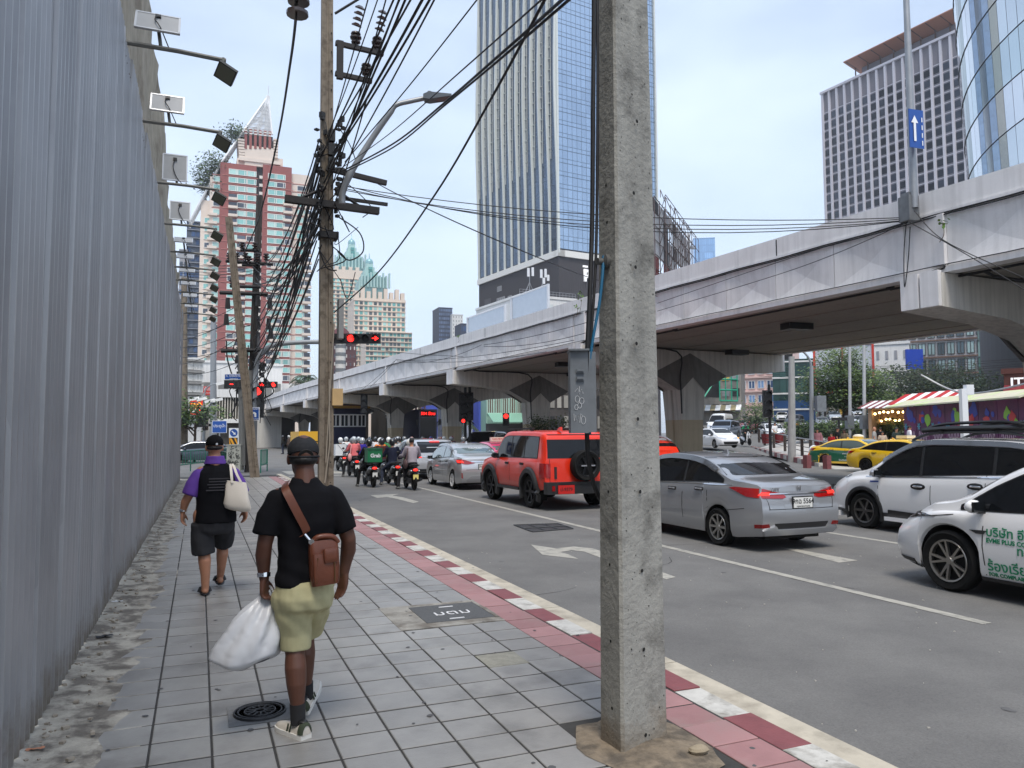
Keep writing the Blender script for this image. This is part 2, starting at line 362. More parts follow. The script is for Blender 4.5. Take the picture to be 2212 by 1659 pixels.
for j in range(NY+1):
 y=-1+33*(j/NY)**1.0;xl=-.86+.0083*(y-4.8)
 for i in range(6):
  t=i/5;wd=.62+.14*mnoise.noise((y*1.3, 0, 5));zz=.035*(1-t)**1.3+.022*mnoise.noise((y*5, t*3, 2))*(1-.6*t)-.012*t
  b.v.append((xl-.06+wd*t+.05*mnoise.noise((y*4, t*2, 8))*t, y, max(zz, -.006)+.002))
for j in range(NY):
 for i in range(5):b.f.append((j*6+i, j*6+i+1, (j+1)*6+i+1, (j+1)*6+i))
rs=b.build('cement_strip', M('rough_cement', srgb(172, 166, 154), .92, var=.3, scale=7, bump=1., bscale=22, col2=srgb(112, 106, 98), c2=(.44, .58), s2=4.5), kind='structure', smooth=40)
b=MB()
for k in range(420):
 y=R.uniform(2.5, 26);xl=-.86+.0083*(y-4.8);x=xl+abs(R.gauss(0, .14))+.03;s_=R.uniform(.004, .016);st=len(b.v)
 b.box((x, y, .02+s_/2), (s_*2, s_*R.uniform(1, 2.4), s_), R.uniform(0, 3))
b.build('rubble', M('rubble', srgb(160, 150, 136), .9, var=.3, scale=9), kind='stuff')
b=MB()
for k in range(160):
 x, y=R.uniform(-.5, 3.4), R.uniform(2.8, 20);s_=R.uniform(.008, .022)
 n=7;b.add([(x+s_*R.uniform(.6, 1.2)*cos(2*pi*q/n), y+s_*R.uniform(.6, 1.2)*sin(2*pi*q/n), .0035)for q in range(n)], [tuple(range(n))])
b.build('gum_spots', M('gum_stain', srgb(84, 84, 86), .8), kind='stuff')
b=MB()
for k in range(46):
 x, y=R.uniform(3.7, 13.5), R.uniform(2.2, 30);s_=R.uniform(.012, .05);n=11;st=R.uniform(1, 2.6)
 b.add([(x+s_*R.uniform(.6, 1.2)*cos(2*pi*q/n), y+st*s_*R.uniform(.6, 1.2)*sin(2*pi*q/n), ROADZ+.003)for q in range(n)], [tuple(range(n))])
b.build('oil_spots', M('oil_stain', srgb(92, 91, 91), .7, var=.3, scale=30), kind='stuff')
b=MB()
for k in range(6):
 p=Vector((R.uniform(3.8, 10), R.uniform(2.5, 22), ROADZ+.002));a=R.uniform(0, 6.28);w_=.006
 for q in range(R.randint(8, 20)):
  p2_=p+Vector((cos(a), sin(a), 0))*R.uniform(.08, .22);nn=Vector((-sin(a), cos(a), 0))*w_*R.uniform(.5, 1.5);b.quad(p-nn, p2_-nn, p2_+nn, p+nn);p=p2_;a+=R.gauss(0, .16)
b.build('cracks', M('crack_dark', srgb(52, 51, 50), .95), kind='stuff')
b=MB()
for k in range(160):
 x, y=R.uniform(3.6, 11), R.uniform(2.0, 12);s_=R.uniform(.004, .012);b.box((x, y, ROADZ+.003), (s_, s_*R.uniform(1, 2), .006), R.uniform(0, 3))
b.build('grit', M('pale_grit', srgb(176, 172, 164), .9), kind='stuff')
def litter(x, y, sz, col, lab, rz, name='litter'):
 b=MB();n=6
 for j in range(n+1):
  for i in range(4):b.v.append(((i/3-.5)*sz[0], (j/n-.5)*sz[1], .012+.012*mnoise.noise((i*.9+x, j*.7+y, 1))))
 for j in range(n):
  for i in range(3):b.f.append((j*4+i, j*4+i+1, (j+1)*4+i+1, (j+1)*4+i))
 b.build(name, M('litter_%d_%d_%d'%col, srgb(*col), .7), None, 60, loc=(x, y, .022), rot=rz, label=lab, category='litter')
p=gp(252, 1306);litter(p.x, p.y, (.05, .11), (215, 215, 215), 'small crumpled white paper scrap on the tiles near the wall', 1.2)
p=gp(226, 1382);litter(p.x, p.y, (.06, .13), (45, 45, 48), 'dark plastic scrap lying where the tiles meet the rough cement', 1.9)
p=gp(75, 1631);litter(p.x, p.y, (.03, .09), (190, 130, 100), 'tan dry leaf on the cement at the very foot of the wall', 1.5)
# ================================================================ CORRUGATED WALL
WA, WB=Vector((-.86-.0083*8.8, -4, 0)), Vector((-.645, 30.75, 0));WD=(WB-WA).normalized();WN=Vector((WD.y, -WD.x, 0));WL=(WB-WA).length;WH=6.0
wallm=[M('corrugated_sheet_%s'%n, srgb(*c), .30, .35, var=.07, scale=1.3, streak=.10, col2=srgb(*d), c2=(.5, .75), s2=.8)for n, c, d in(('a', (166, 165, 166), (152, 151, 153)), ('b', (161, 160, 161), (146, 145, 147)), ('c', (171, 170, 171), (158, 157, 159)))]
wall=thing('corrugated_fence', 'tall grey corrugated metal site hoarding along the left of the sidewalk', 'hoarding', WA)
PW=.76
def sheetmesh(h):
 b=MB();prof=[(0, .0)];x=0
 for k in range(6):
  x0=k*.1267;prof+=[(x0+.008, .025), (x0+.026, .025), (x0+.036, 0), (x0+.074, 0), (x0+.077, .004), (x0+.083, .004), (x0+.086, 0)]
 prof+=[(.76, 0.), (.768, .025), (.786, .025), (.796, .003)]
 n=len(prof)
 for z in(0, h):b.v+=[tuple(WD*u+WN*d+Vector((0, 0, z)))for u, d in prof]
 b.f=[(i, i+1, n+i+1, n+i)for i in range(n-1)];return b.mesh('sheet_panel')
hs=[WH, WH+.03, WH-.03];sm=[sheetmesh(h)for h in hs]
k=0
while k*PW<WL:
 bot=.03+.035*abs(mnoise.noise((k*1.7, 0, 0)))
 o=link('sheet_panel', sm[k%3], wallm[(k*7+k//3)%3], wall, WD*(k*PW)+WN*(.004*(k%2))+Vector((0, 0, bot)), (R.uniform(-.002, .002), R.uniform(-.004, .004), R.uniform(-.003, .003)));k+=1
for z in(.9, 2.6, 4.3, 5.8):MB().box(WD*WL/2-WN*.04+Vector((0, 0, z)), (.05, WL, .06), atan2(WD.y, WD.x)-pi/2).build('rail', steel, wall)
b=MB()
for k in range(13):b.box(WD*(k*2.7+.5)-WN*.12+Vector((0, 0, 2.95)), (.08, .08, 5.9))
b.build('posts', steel, wall)
b=MB()
for k in range(int(WL/.1267)):
 u=k*.1267+.055
 for z in(.9, 2.6, 4.3, 5.8):
  if R.random()<.7:p=WD*u+WN*.006+Vector((0, 0, z+R.uniform(-.02, .02)));b.box(p, (.012, .012, .012))
b.build('screws', M('screw_rust', srgb(92, 82, 74), .7), wall, kind='stuff')
for m_ in wallm:dirty(m_, srgb(122, 112, 98), .55, .75)
tarp=M('beige_tarpaulin', srgb(176, 166, 146), .85, var=.22, scale=1.6, streak=.25, col2=srgb(128, 116, 98), c2=(.5, .72), s2=1.2)
b=MB();nu, nv=90, 14
for i in range(nu+1):
 u=3+40*i/nu
 top=interp(((3, 11.7), (26, 11.5), (33, 10.3), (43, 9.0)), u)+.12*sin(u*.9)+.25*mnoise.noise((u*.5, 0, 0))
 for j in range(nv+1):
  t=j/nv;z=5.2+(top-5.2)*t
  o_=-.50+.16*mnoise.noise((u*.8, z*.35, 3))+.10*mnoise.noise((u*2.6, z*.5, 7))
  b.v.append(tuple(WA+WD*u+WN*o_+Vector((0, 0, z))))
for i in range(nu):
 for j in range(nv):b.f.append((i*(nv+1)+j, (i+1)*(nv+1)+j, (i+1)*(nv+1)+j+1, i*(nv+1)+j+1))
b.build('tarpaulin', tarp, None, 180, label='weathered beige tarpaulin hanging in folds above and behind the metal hoarding', category='tarpaulin')
armm=M('lamp_arm_grey', srgb(118, 118, 114), .6, .3, var=.2, scale=9);pvb=M('solar_back', srgb(168, 170, 172), .5, var=.08, scale=6);alu=M('solar_frame', srgb(196, 198, 200), .35, .6)
floodm=M('flood_body', srgb(72, 72, 68), .5, .4);floodg=M('flood_glass', srgb(112, 112, 96), .3)
def solar(u, z, tilt, pw, ph, lab, label2=None, first=False):
 t=thing('solar_floodlight', lab, 'floodlight', WA+WD*u+Vector((0, 0, z)), 0, 'solar floodlights along the hoarding')
 L_=1.03;b=MB();b.tube([(-.1, 0, 0), (L_*.5, 0, .0), (L_, 0, -.02)], .026, 6);b.build('arm', armm, t, 40)
 b=MB();m=Matrix.Rotation(tilt, 3, 'X');b.box((.30, .02, .30), (pw, .014, ph), m);b.build('solar_panel', pvb, t)
 b=MB();c=Vector((.30, .02, .30))
 for dx, dz, sx, sz in((0, ph/2, pw+.02, .022), (0, -ph/2, pw+.02, .022), (pw/2, 0, .022, ph), (-pw/2, 0, .022, ph)):b.box(c+m@Vector((dx, 0, dz)), (sx, .026, sz), m)
 b.build('panel_frame', alu, t)
 b=MB();b.box(c+m@Vector((0, -.02, ph*.32)), (.06, .025, .05), m);b.tube(curve_pts([c+m@Vector((0, -.025, ph*.3)), c+m@Vector((-.03, -.035, 0)), c+m@Vector((.03, -.03, -ph*.4)), (.42, 0, .02)], 4), .007, 5);b.build('junction_box', black, t)
 b=MB();b.tube([(.34, .03, .0), c+m@Vector((0, .02, 0))], .02, 6);b.build('panel_stay', armm, t)
 b=MB();b.box((L_-.03, 0, -.07), (.025, .07, .14));b.build('bracket', armm, t)
 b=MB();fm=Matrix.Rotation(.5, 3, 'Y')@Matrix.Rotation(-.65, 3, 'X');b.box((L_+.0, 0, -.17), (.22, .21, .045), fm);b.build('flood_head', floodm, t)
 b=MB();b.box(Vector((L_, 0, -.17))+fm@Vector((0, 0, -.02)), (.19, .18, .01), fm);b.build('lamp_lens', floodg, t)
 return t
tl=['nearest solar floodlight, its panel tilted flattest, high over the hoarding', 'second solar floodlight from the near end, cable coil at its panel foot', 'third solar floodlight, with the square upright panel turned to show its white back', 'fourth solar floodlight, small square panel facing the sidewalk']+['%s solar floodlight from the near end of the hoarding, seen almost edge on'%n for n in('fifth', 'sixth', 'seventh', 'eighth', 'ninth', 'tenth')]
us=[13.3, 15.6, 18.4, 21.2, 23.8, 25.6, 27.4, 29.4, 31.6, 33.8]
for i, u in enumerate(us):
 solar(u, WH+.06, [-.62, -.5, -.12, -.2][i]if i<4 else-1.1, [.45, .42, .38, .38][i]if i<4 else .4, [.34, .32, .47, .40][i]if i<4 else .4, tl[i])
# ================================================================ FLYOVER
FA=Vector((14.66, 11.16, 0));FD=Vector((-.07, 1, 0)).normalized();FN=Vector((FD.y, -FD.x, 0));FWID=10.
def fp(s, n, z):return FA+FD*s+FN*n+Vector((0, 0, z))
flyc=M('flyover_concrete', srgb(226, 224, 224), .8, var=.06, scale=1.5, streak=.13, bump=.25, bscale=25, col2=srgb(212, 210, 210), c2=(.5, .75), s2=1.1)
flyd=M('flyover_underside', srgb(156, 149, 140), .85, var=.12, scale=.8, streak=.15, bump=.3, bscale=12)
pierm=M('pier_concrete', srgb(206, 202, 195), .85, var=.10, scale=1.2, streak=.25, bump=.3, bscale=20)
pierb=M('pier_painted_base', srgb(186, 170, 144), .8, var=.1, scale=2, streak=.1)
pierf=M('crosshead_dark_paint', srgb(122, 120, 117), .85, var=.14, scale=1.2, streak=.25)  # darker grey than the pier concrete, for the crosshead relief faces
fly=thing('flyover', 'long grey concrete flyover with triangle patterned fascia crossing behind the traffic', 'flyover')
S0, S1=-16., 200.
def dz(s):return 0. if s<75 else-.009*(s-75)
def flybar(name, m, n0, n1, z0, z1, sa=S0, sb=S1):
 b=MB();ss=[sa]+[s for s in(0, 40, 75, 120, 160)if sa<s<sb]+[sb]
 rings=[[fp(s, n0, z0+dz(s)), fp(s, n1, z0+dz(s)), fp(s, n1, z1+dz(s)), fp(s, n0, z1+dz(s))]for s in ss]
 b.loft(rings);return b.build(name, m, fly)
for n0, n1 in((0, .22), (FWID-.22, FWID)):flybar('parapet', flyc, n0, n1, 6.42, 6.90)
flybar('parapet_ledge', flyc, -.03, .22, 6.33, 6.415);flybar('bottom_lip', flyc, -.06, .3, 5.06, 5.20);flybar('bottom_lip', flyc, FWID-.3, FWID+.06, 5.06, 5.20)
flybar('far_fascia', flyc, FWID-.15, FWID, 5.205, 6.415);flybar('deck', flyc, .22, FWID-.22, 6.0, 6.2)
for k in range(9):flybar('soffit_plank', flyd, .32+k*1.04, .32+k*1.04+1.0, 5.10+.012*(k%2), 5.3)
b=MB()
for s in[k*8-14 for k in range(22)]:b.tube([fp(s, .4, 5.03+dz(s)), fp(s+8, .4, 5.03+dz(s+8)-.02)], .03, 5);b.box(fp(s, .4, 5.06+dz(s)), (.1, .16, .06))
b.build('soffit_cable', wire_m, fly)
b=MB()
for q in range(2):
 pts=[fp(s, -.045-.02*q, 6.335-.05*q+dz(s)+.012*sin(s*2.1+q))for s in[S0+k*1.5 for k in range(100)]];b.tube(pts, .016, 5)
b.tube([fp(s, -.09, 5.215+dz(s)+.008*sin(s*1.7))for s in[S0+k*1.5 for k in range(100)]], .013, 5)
b.build('edge_cable', wire_m, fly)
pan={}
def panel_mesh(w_, h, d=.085):
 b=MB();x, z=w_/2-.012, h/2-.004
 cs=[FD*sx*x+Vector((0, 0, sz*z))for sx, sz in((-1, -1), (1, -1), (1, 1), (-1, 1))];mid=FD*0+FN*d+Vector((0, 0, -.08*h));bk=FN*.2
 lo=FD*0+FN*.012-Vector((0, 0, z))
 b.add(cs+[mid]+[c+bk for c in cs]+[lo], [(0, 9, 4), (9, 1, 4), (1, 2, 4), (2, 3, 4), (3, 0, 4), (1, 2, 7, 6), (3, 0, 5, 8)])
 return b.mesh('fascia_panel')
PM=panel_mesh(1.96, 1.12);PP=MB().box((0, 0, 0), (.2, 1.02, 1.12), -.07).mesh('fascia_pilaster')
heads=[-13.8, .79, 15.3, 28.4, 41.2, 54.5, 68, 81.5, 95, 109, 123, 137]
s=-14.;hs_=set()
for a, bb in zip(heads[:-1], heads[1:]):
 k=int((bb-a-1.0)/1.9);wdt=(bb-a-1.0)/k
 if abs(wdt-1.96)>.001:pm_=panel_mesh(wdt, 1.12)
 for j in range(k):
  s=a+.5+(j+.5)*wdt
  if s<110:link('fascia_panel', pm_, flyc, fly, fp(s, -.012, 5.765+dz(s)))
 if a<110:link('fascia_pilaster', PP, flyc, fly, fp(a, .07, 5.765+dz(a)))
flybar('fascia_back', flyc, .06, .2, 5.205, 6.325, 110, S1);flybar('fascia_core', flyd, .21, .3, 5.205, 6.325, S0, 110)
for s in[S0+1.9+k*9.6 for k in range(20)]:MB().box(fp(s, -.005, 6.63+dz(s)), (.014, .03, .46), -.07).build('parapet_joint', black, fly)
def pier(s):
 z0=dz(s)
 t=Matrix.Translation(fp(s, 4.95, 0))@Matrix(((FN.x, FD.x, 0, 0), (FN.y, FD.y, 0, 0), (0, 0, 1, 0), (0, 0, 0, 1)))
 b=MB();zt=5.05+z0;th=.46
 prof=[(-5.12, zt-.72), (-2.9, zt-.86), (-1.35, zt-1.18), (-.62, zt-1.62), (.62, zt-1.62), (1.35, zt-1.18), (2.9, zt-.86), (5.12, zt-.72), (5.12, zt), (-5.12, zt)]
 b.prism(prof, (0, th*2, 0), (0, -th, 0));b.xf(t);ch=b.build('crosshead', pierm, fly)
 for sx in(-1, 1):
  for sy in(-.235, .235):MB().box((sx*5.16, sy, zt-.33), (.12, .42, .76)).xf(t).build('end_block', flyc, ch)
 b=MB()
 for sy in(-1, 1):
  y0=sy*(th+.004);y1=sy*(th+.16)
  P=[(-1.9, y0, zt-1.0), (0, y0, zt-.12), (1.9, y0, zt-1.0), (.60, y1, zt-1.66), (0, y1, zt-1.12), (-.60, y1, zt-1.66), (-.6, y0, zt-1.66), (.6, y0, zt-1.66)]
  f=[(0, 5, 4, 1), (1, 4, 3, 2), (0, 6, 5), (2, 3, 7)]
  b.add(P, f if sy<0 else[q[::-1]for q in f])
 b.xf(t);b.build('relief', pierf, ch)
 def sect(z, wx, wy):return[(-wx+.0, -wy, z), (wx, -wy, z), (wx, -.07, z), (wx-.07, -.04, z), (wx-.07, .04, z), (wx, .07, z), (wx, wy, z), (-wx, wy, z), (-wx, .07, z), (-wx+.07, .04, z), (-wx+.07, -.04, z), (-wx, -.07, z)]
 zt2=zt-1.62
 b=MB();b.loft([sect(2.2, .54, .55), sect(zt2, .62, .60)]);b.prism([(-.62, zt2), (.62, zt2), (0, zt2+.52)], (0, 1.2, 0), (0, -.60, 0));b.xf(t);b.build('column', pierm, fly)
 b=MB();b.loft([sect(-.12, .47, .50), sect(2.2, .54, .55)]);b.xf(t);b.build('column_base', pierb, fly)
 MB().box((2.1, -.9, zt-.03), (.9, .45, .22)).xf(t).build('soffit_lamp', black, fly);MB().box((-1.9, 1.4, zt-.03), (.9, .45, .22)).xf(t).build('soffit_lamp', black, fly)
 b=MB();b.tube(curve_pts([(-5.2, -.3, zt+.02), (-4.6, -.7, zt+.25), (-3.8, -.75, zt-.02), (-.8, -.62, zt-.1), (-.66, -.63, zt-1.2), (-.60, -.62, zt-2.6)], 4), .035, 5);b.xf(t);b.build('pier_cable', wire_m, fly)
for s in heads:pier(s)
for s in(7.5, 22):MB().box(fp(s, 3.2, 4.99), (.9, .45, .2), -.07).build('soffit_lamp', black, fly)
medm=M('median_concrete', srgb(120, 118, 114), .85, var=.15, scale=2, bump=.3)
mk=thing('median', 'low concrete median under the flyover piers', 'median')
for k in range(18):MB().box(fp(-4+k*3.0 if k<12 else 44+(k-12)*3, 4.95, .0), (3.0, 2.96, .24), pi*0-.07).build('median_stone', medm, mk)
nbm=M('clear_noise_panel', srgb(176, 184, 194), .18, .35, var=.06, scale=2);nbf=M('noise_frame', srgb(196, 200, 206), .5, .2)
for(xa, ya, xb, yb, lab)in((1010, 692, 1091, 653, 'left translucent noise barrier panel standing on the flyover deck'), (1105, 647, 1184, 611, 'right translucent noise barrier panel standing on the flyover deck, nearer the white building')):
 fr=FA+FN*(FWID-.1);p0=onp(xa, ya, fr, FN);p1=onp(xb, yb, fr, FN);t=thing('noise_barrier', lab, 'noise barrier')
 q0, q1=Vector((p0.x, p0.y, 6.9)), Vector((p1.x, p1.y, 6.9));u=(q1-q0);zt=(p0.z+p1.z)/2
 b=MB();b.prism([(0, 6.95), (u.length, 6.95), (u.length, zt), (0, zt)], FN*.06, (q0.x, q0.y, 0), u.normalized());b.build('panel', nbm, t)
 b=MB();b.box(q0+Vector((0, 0, (zt-6.9)/2)), (.16, .16, zt-6.9+.1));b.box(q1+Vector((0, 0, (zt-6.9)/2)), (.16, .16, zt-6.9+.1));b.tube([(q0.x, q0.y, zt), (q1.x, q1.y, zt)], .06, 4);b.tube([(q0.x, q0.y, 7.3), (q1.x, q1.y, 7.3)], .05, 4);b.build('frame', nbf, t)
bluem=M('sign_blue', srgb(24, 74, 150), .45, var=.06, scale=4);signw=M('sign_white', srgb(226, 228, 230), .5)
pf=FA-FN*.25
def onf(x, y, off=.3):return onp(x, y, FA-FN*off, FN)
pb=onf(1974, 420);lp=thing('flyover_lamp_post', 'tall grey lamp post on the flyover parapet with a steel sleeve box', 'lamp post')
b=MB();b.tube([pb-Vector((0, 0, .3)), pb+Vector((0, 0, 2.2)), pb+Vector((0, 0, 7))], [.085, .075, .05], 12);b.build('pole', steel, lp, 40)
sb=M('weathered_steel_box', srgb(122, 124, 126), .55, .45, var=.25, scale=3, streak=.2)
b=MB();c=onf(1963, 452);b.box(c, (.28, .3, .55), -.07);b.box(c+Vector((0, 0, .31)), (.2, .22, .08), -.07);b.build('sleeve_box', sb, lp)
sg=thing('arrow_sign', 'blue one way lane sign with white up arrow on the flyover lamp post', 'road sign')
c=onf(1980, 278, .5);X=(RT*.92+FW*.28).normalized();X.z=0;X.normalize();b=MB()
b.prism([(-.19, -.42), (.19, -.42), (.19, .42), (-.19, .42)], X.cross(Vector((0, 0, 1)))*-.02, c, X, (0, 0, 1));b.build('plate', bluem, sg)
nrm=X.cross(Vector((0, 0, 1)));c2=c+nrm*.014
b=MB();b.prism([(-.09, -.28), (-.03, -.28), (-.03, .12), (.03, .12), (-.06, .28), (-.15, .12), (-.09, .12)], nrm*.004, c2, X);b.build('arrow', signw, sg)
b=MB()
for k in range(4):b.prism([(.12, -.36+k*.17), (.145, -.36+k*.17), (.145, -.26+k*.17), (.12, -.26+k*.17)], nrm*.004, c2, X)
b.build('lane_dashes', signw, sg)
leafy=M('fig_leaf', srgb(92, 128, 46), .5, rand=.2, sub=.0)
for x, y, lab, sz in((1254, 640, 'small light green sapling sprouting from the flyover parapet beside the foreground pole', .35), (1246, 662, 'small lower leafy sprig on the flyover fascia beside the foreground pole', .22), (2037, 480, 'leafy sprig growing from the flyover fascia joint near the steel box', .22), (990, 726, 'tiny leafy sprig at the flyover joint between two crossheads', .18)):
 c=onf(x, y, .25);t=thing('fig_sprig', lab, 'plant', c);b=MB();b.tube(curve_pts([(0, .1, -.55*sz/.3), (.05, .03, -.25), (0, 0, 0)], 5), .008, 5);b.build('stem', M('twig', srgb(90, 74, 56), .8), t)
 b=MB()
 for k in range(16):
  d=Vector((R.gauss(0, 1), R.gauss(0, .5), R.gauss(0, .8))).normalized()*sz*R.uniform(.2, .55);u=Vector((R.gauss(0, 1), R.gauss(0, 1), R.gauss(-.4, .6))).normalized();v=u.cross(Vector((R.gauss(0, 1), R.gauss(0, 1), 1))).normalized();l=.09
  b.add([d, d+u*l*.5+v*l*.35, d+u*l, d+u*l*.5-v*l*.35], [(0, 1, 2, 3)])
 b.build('leaves', leafy, t)
# ================================================================ FOREGROUND POLE
polem=M('pole_concrete', srgb(150, 149, 143), .85, var=.16, scale=3, streak=.22, bump=.9, bscale=28, col2=srgb(108, 107, 102), c2=(.5, .68), s2=4.2)
dark=M('hole_black', (.006, .006, .006), .9)
fpole=thing('concrete_pole', 'big grey concrete utility pole in the foreground with pitted faces and bolt holes', 'utility pole')
A_, B_, C_=Vector((2.097, 3.642, 0)), Vector((2.465, 3.765, 0)), Vector((2.085, 3.875, 0));D_=B_+C_-A_;PC=(A_+D_)/2
def pq(p, z):return PC+(p-PC)*(1-.048*z)+Vector((-.001*z, 0, z))
def pring(z):
 cs=[A_, B_, D_, C_];out=[]
 for i in range(4):
  p, q, r=cs[i-1], cs[i], cs[(i+1)%4];out+=[pq(q+(p-q).normalized()*.018, z), pq(q+(r-q).normalized()*.018, z)]
 return out
b=MB();b.loft([pring(z)for z in(-.1, .5, 1, 1.5, 2, 2.5, 3, 3.5, 4, 5, 6, 8)]);b.build('shaft', polem, fpole)
uF=(B_-A_).normalized();nF=Vector((uF.y, -uF.x, 0));uL=(C_-A_).normalized();nL=Vector((-uL.y, uL.x, 0))
b=MB()
def disc(p, n_, r, sq=1.):
 a=n_.orthogonal().normalized();c=n_.cross(a);b.add([p+(a*cos(k*pi/5)*sq+c*sin(k*pi/5))*r for k in range(10)], [tuple(range(10))])
for x, y in((1376, 262), (1369, 417), (1373, 577), (1375, 742), (1378, 905), (1383, 1062), (1387, 1233), (1391, 1403), (1395, 1588)):
 disc(onp(x, y, A_+nF*.002, nF), nF, .011)
for x, y in((1309, 400), (1311, 480), (1314, 1062), (1317, 1220), (1319, 1385), (1322, 1530)):disc(onp(x, y, pq(A_, (1640-y)*.0026)+nL*.003, nL), nL, .009)
b.build('bolt_hole', dark, fpole)
b=MB()
for k in range(330):
 z=R.uniform(.02, 4.3);t=R.uniform(.08, .92)
 if R.random()<.75:p=pq(A_+uF*.388*t, z)+nF*.0018;disc(p, nF, R.choice((.0015, .002, .003, .0045))*R.uniform(.7, 1.3), R.uniform(.5, 1))
 else:p=pq(A_+uL*.235*t, z)+nL*.0018;disc(p, nL, R.uniform(.0012, .003))
b.build('pits', M('pit_dark', srgb(52, 50, 47), .9), fpole)
bluec=M('blue_conduit', srgb(20, 96, 132), .5)
def pxtube(pts, r, name, m, parent, n=6):
 b=MB();b.tube(curve_pts([dp(*p)for p in pts], 5), r, n);return b.build(name, m, parent, 40)
dP=(PC-C0).dot(FW)
cd=thing('pole_cables', 'thick black cables and blue conduit strapped down the side of the foreground pole', 'cable')
pxtube([(1281, -120, dP), (1283, 0, dP+.03), (1281, 250, dP+.05), (1279, 480, dP+.05), (1274, 640, dP), (1268, 770, dP-.03), (1267, 860, dP-.03), (1268, 940, dP), (1272, 1000, dP+.05), (1284, 1050, dP+.1), (1300, 1085, dP+.15)], .0135, 'black_cable', wire_m, cd, 8)
pxtube([(1290, -120, dP+.1), (1291, 200, dP+.1), (1289, 480, dP+.1), (1284, 620, dP+.05), (1274, 760, dP)], .009, 'black_cable', wire_m, cd, 8)
pxtube([(1304, 553, dP+.05), (1301, 600, dP+.02), (1294, 660, dP), (1283, 720, dP-.02), (1276, 770, dP-.03), (1274, 850, dP-.03), (1274, 938, dP)], .0085, 'blue_conduit', bluec, cd, 8)
b=MB();b.lathe([(.001, -.02), (.045, -.02), (.045, .02), (.02, .03), (.02, .06), (.001, .06)], n=12, axis='X');b.v=[tuple(Vector((-v[0], v[1], v[2]))+pq(A_+uL*.12, 2.66))for v in b.v];b.build('through_bolt', M('bolt_grey', srgb(96, 96, 94), .6, .4), fpole, 40)
cabm=M('cabinet_grey', srgb(112, 117, 122), .5, .1, var=.06, scale=4, col2=srgb(98, 103, 108), c2=(.5, .7), s2=5)
cab=thing('junction_cabinet', 'grey metal junction cabinet with two louvres and white scribbled graffiti on the foreground pole', 'cabinet')
c0=dp(1249, 848, dP+.02);X=(FW.cross(Vector((0, 0, 1)))).normalized();Yv=Vector((0, 0, 1)).cross(X);hh=176/F*dP;ww=38/F*dP
m3=Matrix(((X.x, Yv.x, 0), (X.y, Yv.y, 0), (0, 0, 1)))
MB().box(c0, (ww, .16, hh), m3).build('body', cabm, cab);MB().box(c0+X*(ww/2+.022)+Yv*.03, (.044, .2, hh-.01), m3).build('side_plate', cabm, cab)
MB().box(c0+Vector((0, 0, hh/2+.004))-Yv*.01, (ww+.012, .19, .01), m3).build('lid', cabm, cab)
for dz_ in(.118, .075):
 b=MB();b.box(c0+Vector((0, 0, dz_))-Yv*.088+X*.004, (.036, .02, .012), m3);b.box(c0+Vector((0, 0, dz_-.009))-Yv*.084+X*.004, (.044, .016, .01), m3);b.build('louvre', cabm, cab)
def scribble(cen, X, Z, n_, loops, r, name, m, parent):
 b=MB()
 for lp_ in loops:b.tube([Vector(cen)+X*x+Z*z+n_*.002 for x, z in lp_], r, 4)
 b.build(name, m, parent)
def loop(cx, cz, rx, rz, n=14, a0=0, a1=6.5):return[(cx+rx*cos(a0+(a1-a0)*k/n), cz+rz*sin(a0+(a1-a0)*k/n))for k in range(n+1)]
scribble(c0-Yv*.081, X, Vector((0, 0, 1)), -Yv, [loop(-.012, -.04, .012, .018), loop(.012, -.05, .012, .017), loop(0, -.075, .011, .015), loop(-.018, -.085, .009, .014), loop(.02, -.155, .012, .022), [(-.025, .0), (-.01, .02), (.0, -.015), (.012, .015), (.02, -.01)], [(0, .03), (.0, .0)], [(-.032, -.12), (-.03, -.16), (-.022, -.13), (-.016, -.168), (-.008, -.13), (0, -.17), (.006, -.12), (.018, -.135)]], .0012, 'graffiti', signw, cab)
dirty(polem, srgb(120, 106, 88), .35, .7)
# ================================================================ UTILITY POLES AND WIRES
polet=M('old_pole_concrete', srgb(128, 117, 103), .9, var=.2, scale=6, streak=.25, bump=.8, bscale=40, col2=srgb(96, 86, 74), c2=(.5, .66), s2=5)
armx=M('crossarm_iron', srgb(46, 44, 44), .7, .3, var=.2, scale=8);insm=M('insulator_brown', srgb(52, 38, 34), .25, coat=.5)
X2=2.95;t_=gp(704, 1000);P2=Vector((X2, X2*t_.y/t_.x, 0));
def utility_pole(name, lab, base, top, w0, w1, m=polet, groove=True, rz=0, cat='utility pole', group=None):
 t=thing(name, lab, cat, base, rz, group);top=Vector(top)
 def sec(c, wd):h=wd/2;g=wd*.14;return[c+Vector(p)for p in((-h, -h*.8, 0), (-g, -h*.8, 0), (-g*.7, -h*.8+g*.7, 0), (g*.7, -h*.8+g*.7, 0), (g, -h*.8, 0), (h, -h*.8, 0), (h, h*.8, 0), (-h, h*.8, 0))]
 b=MB();b.loft([sec(Vector((0, 0, -.1)), w0), sec(top*.5, (w0+w1)/2), sec(top, w1)]);b.build('shaft', m, t)
 n=int(top.z/.5);b=MB()
 for k in range(1, n):
  c=top*(k/n);b.lathe([(.001, -.4*w0-.006), (.016, -.4*w0-.006), (.016, -.4*w0+.02), (.001, -.4*w0+.02)], c+Vector((.27*w0, 0, 0)), 6, 'Y')
 b.build('bolt_hole', dark, t);return t
